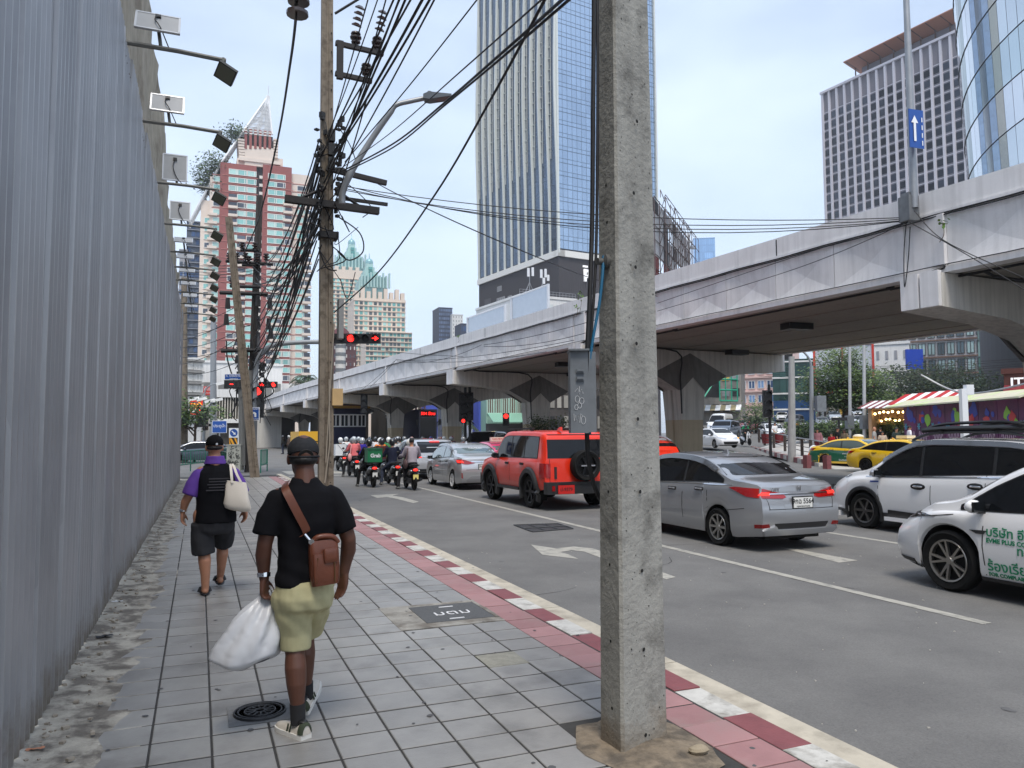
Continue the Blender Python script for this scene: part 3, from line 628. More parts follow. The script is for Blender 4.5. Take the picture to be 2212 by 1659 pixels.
def insulator(parent, c, s_=1., name='insulator', axis=None):
 b=MB();b.lathe([(.001, 0), (.03, 0), (.03, .03), (.075, .05), (.08, .07), (.045, .085), (.04, .10), (.095, .125), (.10, .15), (.05, .165), (.045, .18), (.085, .2), (.08, .225), (.03, .24), (.001, .24)], n=10)
 b.v=[(x*s_, y*s_, z*s_)for x, y, z in b.v];o=b.build(name, insm, parent, 50, loc=c)
 if axis:o.rotation_euler=axis
 return o
p2=utility_pole('utility_pole', 'weathered brown concrete utility pole hung with wires beside the kerb, street lamp on its arm', P2, (-.10, 0, 14), .36, .27)
def p2z(y):return atY(704, y, P2.y).z
def arm(parent, x0, x1, y, z, sz=.1, name='crossarm', m=armx, dy=0):return MB().box(((x0+x1)/2, y, z), (abs(x1-x0), sz, sz), Matrix.Rotation(dy, 3, 'Y')).build(name, m, parent)
k_=P2.y/F*1.08
z1, z2, z3, z4=p2z(100), p2z(165), p2z(378), p2z(447)
arm(p2, .10, 1.35, -.2, z1, .11, dy=.05);arm(p2, .10, 1.05, -.2, z2, .11, dy=.05);MB().box((.22, -.2, (z1+z2)/2), (.16, .12, z1-z2+.2)).build('bracket_plate', armx, p2)
arm(p2, -.1, 1.45, -.22, z3, .12, dy=.13);arm(p2, -1.1, 1.25, -.22, z4, .17, dy=.03);arm(p2, .4, 1.5, -.1, z4+.22, .08, dy=.03)
b=MB();b.tube([(.1, -.22, z3-.4), (.75, -.2, z4+.05)], .04, 4);b.tube([(-.1, -.22, z3-.4), (-.9, -.2, z4+.0)], .04, 4);b.build('brace', armx, p2)
for x, z in((.62, z1+.05), (1.18, z1+.02), (.9, z2+.05)):insulator(p2, (x, -.2, z), 1.55)
for x, ya in((.62, 60), (1.22, 60)):
 for j in range(4):MB().lathe([(.001, 0), (.13, .0), (.13, .04), (.05, .09), (.001, .09)], n=10).build('disc_insulator', insm, p2, 50, loc=(x+.03*j, -.25, z1+.55+j*.16), rot=(.5, .2, 0))
MB().tube([(.1, -.1, p2z(30)), (.7, -.2, p2z(0)+.1)], .035, 5).build('brace', armx, p2)
MB().box((0, -.02, p2z(510)), (.46, .42, .16)).build('pole_band', armx, p2)
tr=M('terminal_black', (.012, .012, .012), .6)
b=MB()
for k in range(46):
 y=R.uniform(255, 470);c=Vector((R.choice((-.28, -.2, .22, .26))+R.uniform(-.07, .07), -.2, p2z(y)));b.box(c, (R.uniform(.04, .16), .1, R.uniform(.04, .16)), R.uniform(0, 1));
for y in(300, 330, 360):b.box((.02, -.27, p2z(y)), (.16, .16, .3))
b.build('terminals', tr, p2, kind='stuff')
b=MB()
for k in range(16):
 p=Vector((R.uniform(-.35, .35), -.25, p2z(R.uniform(260, 640))));q=p+Vector((R.uniform(-.3, .6), R.uniform(-.1, .1), R.uniform(-1.4, .6)));mid=(p+q)/2+Vector((R.uniform(-.3, .5), 0, R.uniform(-.6, .1)))
 b.tube(curve_pts([p, mid, q], 6), R.uniform(.008, .018), 4)
b.tube(curve_pts([(.2, -.2, p2z(470)), (.75, -.2, p2z(500)), (.85, -.2, p2z(540)), (.5, -.2, p2z(562)), (.2, -.2, p2z(545))], 6), .018, 5)
b.build('loose_wires', wire_m, p2)
MB().tube([(.03, -.2, p2z(820)), (.06, -.2, p2z(960)), (-.05, -.2, .5)], .02, 5).build('earth_wire', M('grey_wire', srgb(150, 140, 126), .7), p2)
MB().tube([(.14, -.2, p2z(700)), (.0, -.2, p2z(940)), (-.03, -.2, 1.)], .018, 5).build('earth_wire', MATS['grey_wire'], p2)
MB().box((.24, -.1, p2z(858)), (.26, .25, .42)).build('timber_box', M('tan_box', srgb(196, 164, 116), .8, var=.1), p2)
MB().box((.3, -.15, p2z(690)), (.12, .3, 1.0)).build('grey_box', M('box_grey', srgb(140, 140, 138), .6), p2)
sl_=thing('street_lamp', 'grey steel street lamp arm reaching over the road from the second pole', 'street lamp')
d2=(P2-C0).dot(FW)
b=MB();b.tube(curve_pts([dp(739, 440, d2-.3), dp(740, 415, d2-.3), dp(757, 375, d2-.3), dp(800, 305, d2-.2), dp(845, 240, d2-.2), dp(858, 226, d2-.2), dp(885, 219, d2-.1), dp(918, 212, d2)], 5), [.085]*11+[.075]*10+[.06]*15, 10);b.build('arm', M('lamp_grey', srgb(134, 136, 138), .45, .5, var=.08), sl_, 50)
c=dp(945, 210, d2);X=(dp(975, 211, d2)-dp(918, 212, d2)).normalized();Yv=Vector((0, 0, 1)).cross(X).normalized();b=MB()
b.prism([(-.34, -.07), (-.2, -.10), (.34, -.03), (.36, .02), (.1, .05), (-.2, .09), (-.34, .03)], Yv*.3, c-Yv*.15, X, (0, 0, 1));b.build('lamp_head', M('lamp_dark', srgb(86, 90, 94), .4, .5), sl_)
b=MB();b.prism([(-.02, -.078), (.32, -.036), (.32, -.028), (-.02, -.068)], Yv*.24, c-Yv*.12, X, (0, 0, 1));b.build('lens', M('lamp_lens', srgb(120, 104, 104), .2), sl_)
MB().cyl(c+X*-.2+Vector((0, 0, .07)), c+X*-.2+Vector((0, 0, .15)), .05).build('photocell', M('lamp_grey', (0, 0, 0)), sl_)
B3=gp(551, 1031);T3=dp(494, 470, (B3-C0).dot(FW)-.3)
p3=utility_pole('utility_pole', 'leaning weathered concrete pole at the corner with blue turn left sign fixed to it', B3, T3-B3, .36, .26)
D4=(gp(536, 1015)-C0).dot(FW);B4=gp(536, 1015)
p4=utility_pole('utility_pole', 'dark upright utility pole behind the leaning one carrying brown insulators on crossarms', B4, dp(561, 425, D4)-B4, .34, .3, M('dark_pole', srgb(58, 54, 52), .9, var=.25, scale=5, bump=.5))
def at4(x, y, o=-.3):return dp(x, y, D4+o)-B4
for x0, y0, x1, y1, w_ in((488, 564, 590, 571, .1), (490, 594, 600, 632, .0), (475, 632, 578, 636, .12), (478, 758, 577, 756, .12), (497, 618, 562, 620, .1), (509, 562, 560, 566, .0), (520, 540, 560, 541, .1), (523, 572, 553, 573, .1)):
 if w_:b=MB();b.tube([at4(x0, y0), at4(x1, y1)], w_*.8, 4);b.build('crossarm', armx, p4)
for x, y in((495, 563), (511, 563), (530, 563), (556, 563), (575, 565), (501, 617), (523, 540), (551, 541), (537, 570), (556, 570)):insulator(p4, at4(x, y-0, -.35), 1.6)
for x, y in((492, 655), (557, 650), (583, 655), (489, 690), (580, 700), (585, 720), (557, 700)):MB().cyl(at4(x, y-12), at4(x, y+12), .09, .13, 8).build('cutout_fuse', armx, p4, 40)
b=MB()
for k in range(30):
 x, y=R.uniform(505, 575), R.uniform(700, 870);b.tube(curve_pts([at4(x, y), at4(x+R.uniform(-20, 20), y+R.uniform(10, 50)), at4(x+R.uniform(-15, 15), y+R.uniform(40, 110))], 5), R.uniform(.015, .035), 4)
b.tube(curve_pts([at4(489, 735), at4(492, 780), at4(515, 850), at4(530, 900)], 6), .035, 5)
for k in range(26):b.box(at4(R.choice((520, 528, 560, 566))+R.uniform(-8, 8), R.uniform(760, 880)), (R.uniform(.08, .25), .15, R.uniform(.08, .4)))
b.build('loose_wires', wire_m, p4)
MB().tube([at4(524, 1005), at4(522, 820), at4(519, 700)], .16, 8).build('service_pipe', M('pipe_grey', srgb(112, 112, 110), .6, .2, var=.15, streak=.2), p4, 40)
MB().tube([at4(544, 1010), at4(541, 800)], .13, 8).build('service_pipe', MATS['pipe_grey'], p4, 40)
wires=[]
def wire(pts, r, lab, name='overhead_wire', sag=0, group=None, m=wire_m, n=5):
 b=MB();P=[Vector(p)for p in pts]
 if len(P)==2:P=cable(P[0], P[1], sag)
 else:P=curve_pts(P, 8)
 b.tube(P, r, n);return b.build(name, m, None, 60, label=lab, category='wire', group=group)
g1='wires running from the second pole up past the camera'
L1='black overhead wire climbing from the tangle on the second pole out of the picture'
for(x0, y0, x1, y1, r)in((690, 345, 845, 0, .018), (685, 380, 792, 0, .014), (700, 395, 870, 0, .02), (692, 430, 835, 60, .016), (712, 350, 920, 0, .02), (720, 330, 905, 0, .024), (708, 480, 765, 300, .014), (715, 410, 825, 20, .013), (698, 320, 880, 0, .018), (720, 395, 900, 60, .014), (705, 300, 812, 0, .012), (688, 410, 858, 0, .016)):
 a=atX(x0, y0, X2+R.uniform(-.3, .2));q=atX(x1, y1, X2+R.uniform(-.2, .1));q=a+(q-a)*1.35;wire([a, q], r, L1, sag=.12, group=g1)
g2='wires running from the second pole to the leaning corner pole'
L2='black wire sagging between the second pole and the corner poles'
for k, (x0, y0, x1, y1, r)in enumerate([(690+R.uniform(-6, 6), R.uniform(310, 540), R.uniform(535, 580), R.uniform(560, 830), R.uniform(.012, .024))for q_ in range(16)]+[(690, 340, 560, 640, .02), (688, 352, 556, 690, .022), (692, 365, 562, 730, .018), (690, 300, 557, 570, .016), (686, 380, 548, 760, .024), (690, 450, 560, 770, .02), (695, 400, 545, 800, .018), (690, 470, 556, 820, .016), (688, 500, 550, 610, .014), (690, 330, 575, 566, .016), (684, 520, 545, 780, .016), (688, 560, 540, 830, .015), (692, 480, 590, 640, .012), (700, 420, 520, 860, .014), (686, 455, 565, 600, .016)]):
 a=dp(x0, y0, d2-.2);q=dp(x1, y1, D4-.4);wire([a, q], r*1.1, L2, sag=R.uniform(.4, 1.1), group=g2)
W3=dp(640, 30, d2-5)
wire([W3, dp(628, 130, d2-2), dp(600, 300, d2+4), dp(560, 470, D4-6), dp(528, 545, D4-.4)], .028, 'single thick wire dropping from the hanging insulators left of the second pole', n=6)
ins=thing('hanging_insulator', 'string of dark disc insulators hanging at the top edge left of the second pole', 'insulator', W3)
for j in range(3):MB().lathe([(.001, 0), (.2, .0), (.2, .06), (.09, .13), (.001, .13)], n=12).build('disc', insm, ins, 50, loc=(.02+.02*j, 0, -.02+j*.24))
MB().tube([(0, 0, -.1), (.06, 0, 1.4)], .02, 5).build('rod', armx, ins)
E0=dp(1962, 475, 16.6)
g4='thin wires from the second pole to the steel box on the flyover'
for k, (x0, y0, x1, y1)in enumerate(((728, 400, 1955, 470), (728, 408, 1955, 473), (730, 404, 1958, 476), (735, 398, 1950, 478))):
 a=dp(x0, y0, d2-.2);q=onf(x1, y1, .3);wire([a, q], .011, 'thin black wire stretched from the second pole to the flyover box', sag=.35+.1*k, group=g4)
wire([dp(812, 395, d2), dp(900, 440, d2-2), dp(1100, 530, d2-4), onf(1275, 600, 1.5), onf(1420, 640, .3)], .012, 'thin wire crossing in front of the glass tower down to the flyover fascia')
wire([dp(735, 372, d2-.2), dp(850, 310, d2-4), dp(960, 222, d2-8), dp(1080, 118, d2-11), dp(1225, -10, d2-13)], .016, 'upper of the paired thick cables sweeping across the glass tower', n=6)
wire([dp(735, 376, d2-.2), dp(850, 318, d2-4), dp(960, 228, d2-8), dp(1080, 128, d2-11), dp(1240, -10, d2-13)], .014, 'lower of the paired thick cables sweeping across the glass tower', n=6)
wire([dp(735, 365, d2-.2), dp(840, 290, d2-4), dp(1000, 150, d2-10), dp(1180, -10, d2-13)], .009, 'thin cable just above the pair sweeping across the glass tower', n=6)
wire([dp(722, 675, d2-.2), dp(820, 585, d2-3), dp(940, 420, d2-8), dp(1060, 215, d2-11), dp(1182, -10, d2-13)], .015, 'long black cable rising steeply from low on the second pole past the glass tower', n=6)
wire([dp(745, 350, d2), dp(880, 190, d2-3), dp(1030, 0, d2-6), dp(1040, -15, d2-6)], .014, 'straight black wire passing above the street lamp head to the top of the picture', n=6)
g5='thin wires along the flyover fascia'
for lab, pts in(('upper', ((1962, 478), (1700, 560), (1420, 655))), ('lower', ((1962, 480), (1720, 580), (1420, 672)))):
 P=[onf(x, y, .35)for x, y in pts];wire(P, .009, lab+' of two thin wires drooping along the flyover fascia from the steel box', group=g5)
for pts, lab in((((1975, 455), (2040, 520), (2212, 600)), 'thick cable slanting from the flyover lamp post down over the fascia'), (((1965, 480), (2080, 545), (2212, 625), (2260, 660)), 'thin lower cable slanting from the steel box under the fascia')):
 wire([onf(x, y, .4)for x, y in pts], .01, lab)
wire([onf(1958, 480, .33), onf(1953, 540, .33), onf(1954, 620, .33), onf(1962, 560, .33), onf(1966, 490, .33)], .011, 'black cable loop hanging from the steel box down the flyover fascia')
g6='wires draped across the far fascia'
for(x0, y0, x1, y1, sg_)in((855, 776, 1180, 760, .3), (855, 778, 1240, 735, .25), (858, 780, 1040, 745, .4), (855, 778, 800, 835, .1), (852, 780, 770, 850, .1), (1045, 745, 1290, 690, .1), (1045, 748, 1280, 715, .2), (725, 740, 1000, 770, .2)):
 wire([onf(x0, y0, .4), onf(x1, y1, .4)], .013, 'thin black wire draped across the far flyover fascia', sag=sg_, group=g6)
g7='wires across the street end beyond the hoarding'
for k in range(7):
 y=690+k*17+R.uniform(-4, 4);wire([dp(388, y+14, D4+6), dp(522, y-R.uniform(8, 50), D4-.4)], .016, ('topmost', 'second', 'third', 'fourth', 'fifth', 'sixth', 'lowest')[k]+' of the lower wires crossing from the corner poles to the hoarding end', sag=.25, group=g7)
for k in range(5):
 y=566+k*6.5;wire([dp(388, y+4, D4+6), dp(560, y-4, D4-.4)], .014, ('topmost', 'second', 'third', 'fourth', 'lowest')[k]+' of the upper wires crossing from the corner poles to the hoarding end', sag=.2, group=g7)
# ================================================================ TRAFFIC SIGNALS AND SIGNS AT THE CORNER
mastm=M('mast_grey', srgb(150, 154, 158), .45, .3, var=.08);sbody=M('signal_black', (.008, .008, .009), .5)
def signal(name, lab, c, X, n, lit, r=.15, horiz=False, arrow=None, group=None):
 c=Vector(c);X=Vector(X).normalized();N_=X.cross(Vector((0, 0, 1))).normalized();t=thing(name, lab, 'traffic light', (0, 0, 0), 0, group)
 st=r*2.35;Ax=X if horiz else Vector((0, 0, -1));L_=st*n;b=MB();Up=Vector((0, 0, 1))if horiz else X
 b.prism([(-L_/2, -r*1.2), (L_/2, -r*1.2), (L_/2, r*1.2), (-L_/2, r*1.2)], N_*-.2, c, Ax, Up);b.build('housing', sbody, t)
 for k in range(n):
  p=c+Ax*((k+.5)*st-L_/2);a, d=X, Vector((0, 0, 1));b=MB()
  b.add([p+N_*.012+(a*cos(q*pi/8)+d*sin(q*pi/8))*r*.86 for q in range(16)], [tuple(range(16))]);on=k in lit
  if on and arrow:b.build('lens', M('lens_off', (.02, .02, .022), .2), t);b=MB();b.prism([(-.8*r, .1*r), (-.1*r, .1*r), (-.1*r, .62*r), (.8*r, 0), (-.1*r, -.62*r), (-.1*r, -.1*r), (-.8*r, -.1*r)], N_*.03, p+N_*.014, X, (0, 0, 1))
  b.build('lens', redglow if on else M('lens_off', (.02, .02, .022), .2), t)
  b=MB();rr=[[p+N_*h+(a*cos(.0+q*pi/10)+d*sin(.0+q*pi/10))*r*(1.0-.12*(h>.1))for q in range(11)]for h in(0, .22)];b.loft(rr, cap=False, closed=False);b.build('visor', sbody, t)
 return t
Xs=RT.copy();Xs.z=0
DM=D4-1.
b=MB();mp=thing('signal_mast', 'grey signal mast with long curved arm over the road behind the leaning pole', 'signal mast')
b.tube(curve_pts([gp(548, 1012), dp(551, 900, DM), dp(553, 800, DM), dp(562, 768, DM), dp(585, 748, DM), dp(640, 740, DM), dp(735, 738, DM), dp(816, 736, DM)], 5), .11, 8);b.build('mast', mastm, mp, 50)
signal('traffic_light', 'left horizontal traffic light with a round red lamp, right beside the second pole', dp(737, 731, DM-.3), Xs, 3, [2], .19, True)
signal('traffic_light', 'right horizontal traffic light with a red arrow lamp at the tip of the mast arm', dp(790, 731, DM-.3), Xs, 3, [2], .19, True, arrow=1)
signal('traffic_light', 'upright traffic light with a glowing red lamp just right of the leaning pole', dp(556, 868, DM-.2), Xs, 3, [0], .21)
signal('traffic_light', 'far horizontal traffic light glowing red, right of the leaning pole', dp(578, 831, D4+8), Xs, 3, [2], .15, True)
signal('traffic_light', 'far small red signal seen edge on directly right of the leaning pole', dp(566, 831, D4+8), Xs, 1, [0], .13, True)
cdn=thing('countdown_sign', 'black countdown display showing one red dash above the corner', 'countdown display');c=dp(503, 830, D4-.5);Xn=Vector((Xs.x, Xs.y, 0)).normalized();Nn=Xn.cross(Vector((0, 0, 1)))
b=MB();b.prism([(-.42, -.2), (.42, -.2), (.42, .2), (-.42, .2)], Nn*-.12, c, Xn);b.build('case', sbody, cdn)
b=MB();b.prism([(-.14, -.02), (.02, -.02), (.02, .02), (-.14, .02)], Nn*.01, c+Nn*.004, Xn);b.build('lit_dash', redglow, cdn)
b=MB()
for k in range(3):
 for dzz in(.13, -.13):b.prism([(-.15+k*.22, dzz-.012), (.02+k*.22, dzz-.012), (.02+k*.22, dzz+.012), (-.15+k*.22, dzz+.012)], Nn*.006, c+Nn*.002, Xn)
 for dx in(-.15, .02):b.prism([(dx+k*.22-.012, -.12), (dx+k*.22+.012, -.12), (dx+k*.22+.012, .12), (dx+k*.22-.012, .12)], Nn*.006, c+Nn*.002, Xn)
b.build('segments', M('seg_grey', srgb(60, 60, 62), .5), cdn)
def sign(name, lab, c, w_, h, m=bluem, cat='road sign', X=Xn, border=True, txt=None, post=None):
 c=Vector(c);N_=X.cross(Vector((0, 0, 1)));t=thing(name, lab, cat)
 b=MB();b.prism([(-w_/2, -h/2), (w_/2, -h/2), (w_/2, h/2), (-w_/2, h/2)], N_*-.03, c, X);b.build('plate', signw if border else m, t)
 if border:b=MB();e=.025;b.prism([(-w_/2+e, -h/2+e), (w_/2-e, -h/2+e), (w_/2-e, h/2-e), (-w_/2+e, h/2-e)], N_*.006, c+N_*.001, X);b.build('face', m, t)
 for s_, size, dx, dz_ in(txt or()):text('lettering', s_, size, signw, t, basis(c+N_*.012+X*dx+Vector((0, 0, dz_)), X, (0, 0, 1)))
 if post:b=MB();b.tube([c-N_*.05+Vector((0, 0, -h/2+.1)), c-N_*.05+Vector((0, 0, post))], .04, 8);b.build('post', mastm, t)
 return t, N_
t, N_=sign('turn_sign', 'blue sign with white bent left arrow and Thai writing on the leaning pole', dp(546, 894, D4-5.8), .54, .54, txt=(('หยุดรอสัญญาณ', .085, 0, .2), ('เลี้ยวซ้ายผ่านตลอด', .07, 0, -.205)))
cc=dp(546, 894, D4-5.8);b=MB();b.prism([(-.19, .03), (-.06, .13), (-.06, .075), (.08, .075), (.15, .02), (.15, -.13), (.07, -.13), (.07, -.02), (.04, .0), (-.06, .0), (-.06, -.06)], N_*.006, cc+N_*.008, Xn);b.build('arrow', signw, t)
c=dp(503, 814, D4-.5);t, N_=sign('street_sign', 'blue street name sign with arrow end and white Thai writing above the countdown display', c, .80, .28, txt=(('ถ. ราชปรารภ', .15, .05, .05), ('Ratchaprarop', .07, .05, -.08)))
sign('street_sign', 'small blue Thai street name sign on a thin post beyond the man in purple', dp(474, 922, D4+10), .9, .75, txt=(('ประตูน้ำ', .24, 0, .05), ), post=-4.2)
t, N_=sign('keep_sign', 'round blue and white keep left arrow sign above a striped board', dp(505, 935, D4+3), .5, .5, signw, border=False)
c=dp(505, 935, D4+3);b=MB();b.add([c+N_*.01+(Xn*cos(k*pi/12)+Vector((0, 0, 1))*sin(k*pi/12))*.2 for k in range(24)], [tuple(range(24))]);b.build('disc', bluem, t)
b=MB();a=Vector((0, 0, 0));U=(Xn-Vector((0, 0, 1))).normalized();V=(Xn+Vector((0, 0, 1))).normalized();b.prism([(-.14, -.025), (.03, -.025), (.03, -.08), (.15, 0), (.03, .08), (.03, .025), (-.14, .025)], N_*.006, c+N_*.014, U, V);b.build('arrow', signw, t)
hz=thing('hazard_board', 'black and yellow diagonal hazard board below the keep left sign', 'hazard board');c=dp(506, 957, D4+3);b=MB();b.prism([(-.28, -.28), (.28, -.28), (.28, .28), (-.28, .28)], N_*-.03, c, Xn);b.build('board', sbody, hz)
b=MB();yel=M('sign_yellow', srgb(226, 158, 30), .5)
for k in range(-1, 3):x=-.28+k*.24;q=[(max(-.28, min(.28, xx)), zz)for xx, zz in((x, .28), (x+.12, .28), (x+.42, -.28), (x+.3, -.28))];b.prism(q, N_*.006, c+N_*.002, Xn)
b.build('stripes', yel, hz);MB().tube([c-N_*.06, Vector((c.x, c.y, -.12))], .04, 6).build('post', mastm, hz)
cb=thing('control_cabinet', 'pale roadside control cabinet covered in black graffiti at the corner', 'cabinet');c=gp(508, 1016);hh_=1.15*40/22*.72
cbm=M('cabinet_pale', srgb(158, 158, 148), .6, var=.14, scale=4, streak=.2)
zz0=dp(508, 962, (c-C0).dot(FW)).z;MB().box((c.x, c.y, zz0/2), (.66, .5, zz0), -YAW).build('body', cbm, cb);MB().box((c.x, c.y, zz0+.02), (.72, .56, .05), -YAW).build('lid', cbm, cb)
cN=Vector((-sin(YAW), -cos(YAW), 0));cX=Vector((cos(YAW), -sin(YAW), 0));RG=random.Random(4)
loops=[loop(RG.uniform(-.22, .22), RG.uniform(-.35, .55), RG.uniform(.03, .09), RG.uniform(.03, .07), 10, RG.uniform(0, 3), RG.uniform(5, 9))for k in range(26)]
scribble(Vector((c.x, c.y, zz0/2))+cN*.252, cX, Vector((0, 0, 1)), cN, loops, .012, 'graffiti', sbody, cb)
wb=thing('meter_box', 'small white equipment box on a post behind the graffiti cabinet', 'cabinet');q=dp(525, 955, D4+2);MB().box(q, (.42, .35, .95), -YAW).build('box', signw, wb);MB().tube([q-Vector((0, 0, .45)), Vector((q.x, q.y, -.12))], .06, 6).build('post', mastm, wb)
grm=M('railing_green', srgb(18, 108, 84), .45, var=.1)
def railing(a, bb, h, lab, nb):
 t=thing('green_railing', lab, 'railing');a, bb=Vector(a), Vector(bb);a.z=bb.z=0
 for z in(h, .35):MB().tube([a+Vector((0, 0, z)), bb+Vector((0, 0, z))], .03, 6).build('rail', grm, t)
 for k in range(nb+1):
  p=a.lerp(bb, k/nb);MB().tube([p+Vector((0, 0, .0 if k%6==0 else .35)), p+Vector((0, 0, h))], .028 if k%6==0 else .016, 5).build('post' if k%6==0 else 'baluster', grm, t)
railing(gp(388, 1040)+Vector((-1, 4, 0)), gp(496, 1010)+Vector((.1, 3, 0)), .95, 'long green pedestrian railing across the street end, behind the man in purple', 30)
railing(gp(563, 1022), gp(577, 1018), 1.0, 'short rounded green railing end just right of the leaning pole', 6)
def lamp_mast(x, y0, y1, D, lab, r=.11, m=mastm, arm_=None, heads_=(), name='lamp_post', cat='lamp post'):
 b=MB();t=thing(name, lab, cat);p0=dp(x, y0, D);p0.z=-.12;p1=dp(x, y1, D);b.tube([p0, p1], [r, r*.7], 10);b.build('pole', m, t, 50)
 for q in heads_:MB().tube(curve_pts([dp(xx, yy, D)for xx, yy in q], 5), r*.45, 6).build('arm', m, t, 50)
 return t
lamp_mast(461, 970, 690, 60, 'tall pale grey mast with cameras beyond the corner, left of the brick tower base', .28)
lamp_mast(398, 965, 600, 52, 'brown concrete post just past the end of the hoarding', .26, polet, name='utility_pole', cat='utility pole')
cm_=lamp_mast(441, 960, 850, 58, 'thin grey traffic camera pole with curved arms left of the pale mast', .12, mastm, heads_=([(441, 870), (443, 845), (455, 832), (478, 828)], [(445, 890), (430, 872), (415, 870)], [(447, 890), (455, 873), (470, 871)]), name='camera_pole', cat='camera pole')
camb=M('camera_white', srgb(228, 228, 226), .5)
for x, y in((436, 862), (419, 862), (453, 866), (470, 864), (478, 828), (424, 886)):
 cpos=dp(x, y, 57.8);MB().box(cpos, (.75, .25, .2), Matrix.Rotation(-.25, 3, 'Y')).build('camera', camb, cm_)
signal('traffic_light', 'dark traffic light with a tiny red figure on the thin camera pole at left', dp(430, 902, 57), Xs, 3, [0], .2)
signal('traffic_light', 'dark traffic light seen from the side right of the thin camera pole', dp(447, 905, 57), FW, 3, [], .24)
for x, y0, y1, D, n, lit, lab in((1002, 880, 960, 46, 3, [], 'tall black traffic light pole standing by the second flyover pier'), (1012, 878, 960, 46, 3, [], 'second black signal head beside the flyover pier, turned right'), (1659, 872, 960, 48, 3, [], 'black traffic light on a thin pole right of the big pier near the crossing')):
 t=signal('traffic_light', lab, dp(x, y0, D), Xs, n, lit, .24);p=dp(x+3, y0, D+.2);MB().tube([Vector((p.x, p.y, -.12)), p+Vector((0, 0, 1.2))], .09, 8).build('post', sbody, t, 50)
signal('traffic_light', 'small signal with red figure on the black post by the second pier', dp(1001, 909, 45.5), Xs, 1, [0], .12)
signal('traffic_light', 'red traffic light before the green striped shop canopy under the flyover', dp(1093, 906, 62), Xs, 2, [0], .22)
signal('traffic_light', 'dark signal head hung under the crosshead left of the third pier', dp(786, 872, 62), Xs, 3, [], .22)
# ================================================================ BUILDINGS
def az(a):a=radians(a);return Vector((sin(a), cos(a), 0))
def grid_parts(parent, name, mesh, mats, items, rz, limit=300):
 items=list(items)
 for loc, k in items[:limit]:link(name, mesh, mats[k], parent, loc, rz)
 rest={}
 Mz=Matrix.Rotation(rz, 3, 'Z');vs=[Mz@v.co for v in mesh.vertices];fs=[tuple(p.vertices)for p in mesh.polygons]
 for loc, k in items[limit:]:rest.setdefault(k, MB()).add([v+Vector(loc)for v in vs], fs)
 for k, b in rest.items():b.build(name, mats[k], parent, kind='stuff')
def wmesh(name, w_, h, d=.12):return MB().box((0, -d/2, 0), (w_, d, h)).mesh(name)
def framed(w_, h, f=.08, d=.1, split=(.5, )):
 b=MB();b.box((0, -d/2, h/2-f/2), (w_, d, f));b.box((0, -d/2, -h/2+f/2), (w_, d, f))
 for sx in(-1, 1):b.box((sx*(w_/2-f/2), -d/2, 0), (f, d, h-2*f-.004))
 for t in split:b.box(((t-.5)*w_, -d/2, 0), (f, d*.9, h-2*f-.004))
 return b
class Face:
 def __init__(s, P, a):s.P=Vector((P.x, P.y, 0));s.U=az(a);s.N=Vector((s.U.y, -s.U.x, 0));s.rz=atan2(s.U.y, s.U.x)
 def at(s, x, y):p=onp(x, y, s.P, s.N);return((p-s.P).dot(s.U), p.z)
 def pt(s, u, z, out=0.):return s.P+s.U*u+s.N*out+Vector((0, 0, z))
 def box(s, b, u0, u1, z0, z1, o0, o1):return b.box(s.pt((u0+u1)/2, (z0+z1)/2, (o0+o1)/2), (u1-u0, abs(o1-o0), z1-z0), s.rz)
brick=M('tower_brick_red', srgb(148, 88, 84), .85, var=.08, scale=.3);cream=M('tower_cream', srgb(222, 208, 196), .85, var=.05, scale=.3)
teal=M('window_teal', srgb(140, 190, 184), .12, .25, rand=.25);teal2=M('window_pale_teal', srgb(172, 208, 202), .2, .1, rand=.15);wdark=M('window_dark', srgb(84, 92, 104), .1, .2, rand=.3)
wfr=M('window_frame_white', srgb(226, 224, 218), .5);concd=M('slot_dark', srgb(60, 58, 58), .9)
# ---- brick tower
Y0_=290.;bt=thing('brick_tower', 'tall red brick and cream apartment tower with slanted white lattice spire', 'tower')
f=Face(atY(434, 500, Y0_), 90)
def B(b, x0, x1, yt, yb, o0=-14, o1=0.):
 u0, zt=f.at(x0, yt);u1, zt2=f.at(x1, yt);zb=0 if yb is None else f.at(x0, yb)[1];return f.box(b, u0, u1, zb, (zt+zt2)/2, o0, o1)
b=MB();B(b, 434, 456, 430, None, -16, -1.6);B(b, 454, 490, 383, None, -16, 0);B(b, 629, 669, 376, None, -16, -.5);b.build('cream_wing', cream, bt)
b=MB();B(b, 476, 554, 356, None, -15, .8);B(b, 568, 630, 360, None, -15, .8);b.build('brick_wall', brick, bt)
b=MB();B(b, 554.5, 567.5, 350, None, -15, -1.2);b.build('service_slot', concd, bt)
b=MB();B(b, 529, 591, 317, 356, -11, 0);B(b, 512, 530, 340, 360, -11, -1);B(b, 590, 612, 340, 362, -11, -1);B(b, 515, 606, 344, 346, -11, .4);b.build('crown_block', cream, bt)
for k in range(7):
 for x0, x1 in((514+k*.4, 529), (591, 602-k*.3)):b=MB();B(b, x0, x1, 300+k*6, 303+k*6.2, -11, .2);b.build('crown_ledge', cream, bt)
b=MB();B(b, 529, 590, 290, 319, -10, -1);b.build('crown_core', concd, bt)
for k in range(6):b=MB();B(b, 528.5+k*10.4, 534+k*10.4, 278+k*1.2, 321, -1.2, .2);o=b.build('brick_column', brick, bt);b=MB();B(b, 528.3+k*10.4, 534.2+k*10.4, 281+k*1.2, 283+k*1.2, -1.2, .3);B(b, 528.3+k*10.4, 534.2+k*10.4, 287+k*1.2, 289+k*1.2, -1.2, .3);b.build('white_band', wfr, o)
def q(x, y, o=0.):u, z=f.at(x, y);return f.pt(u, z, o)
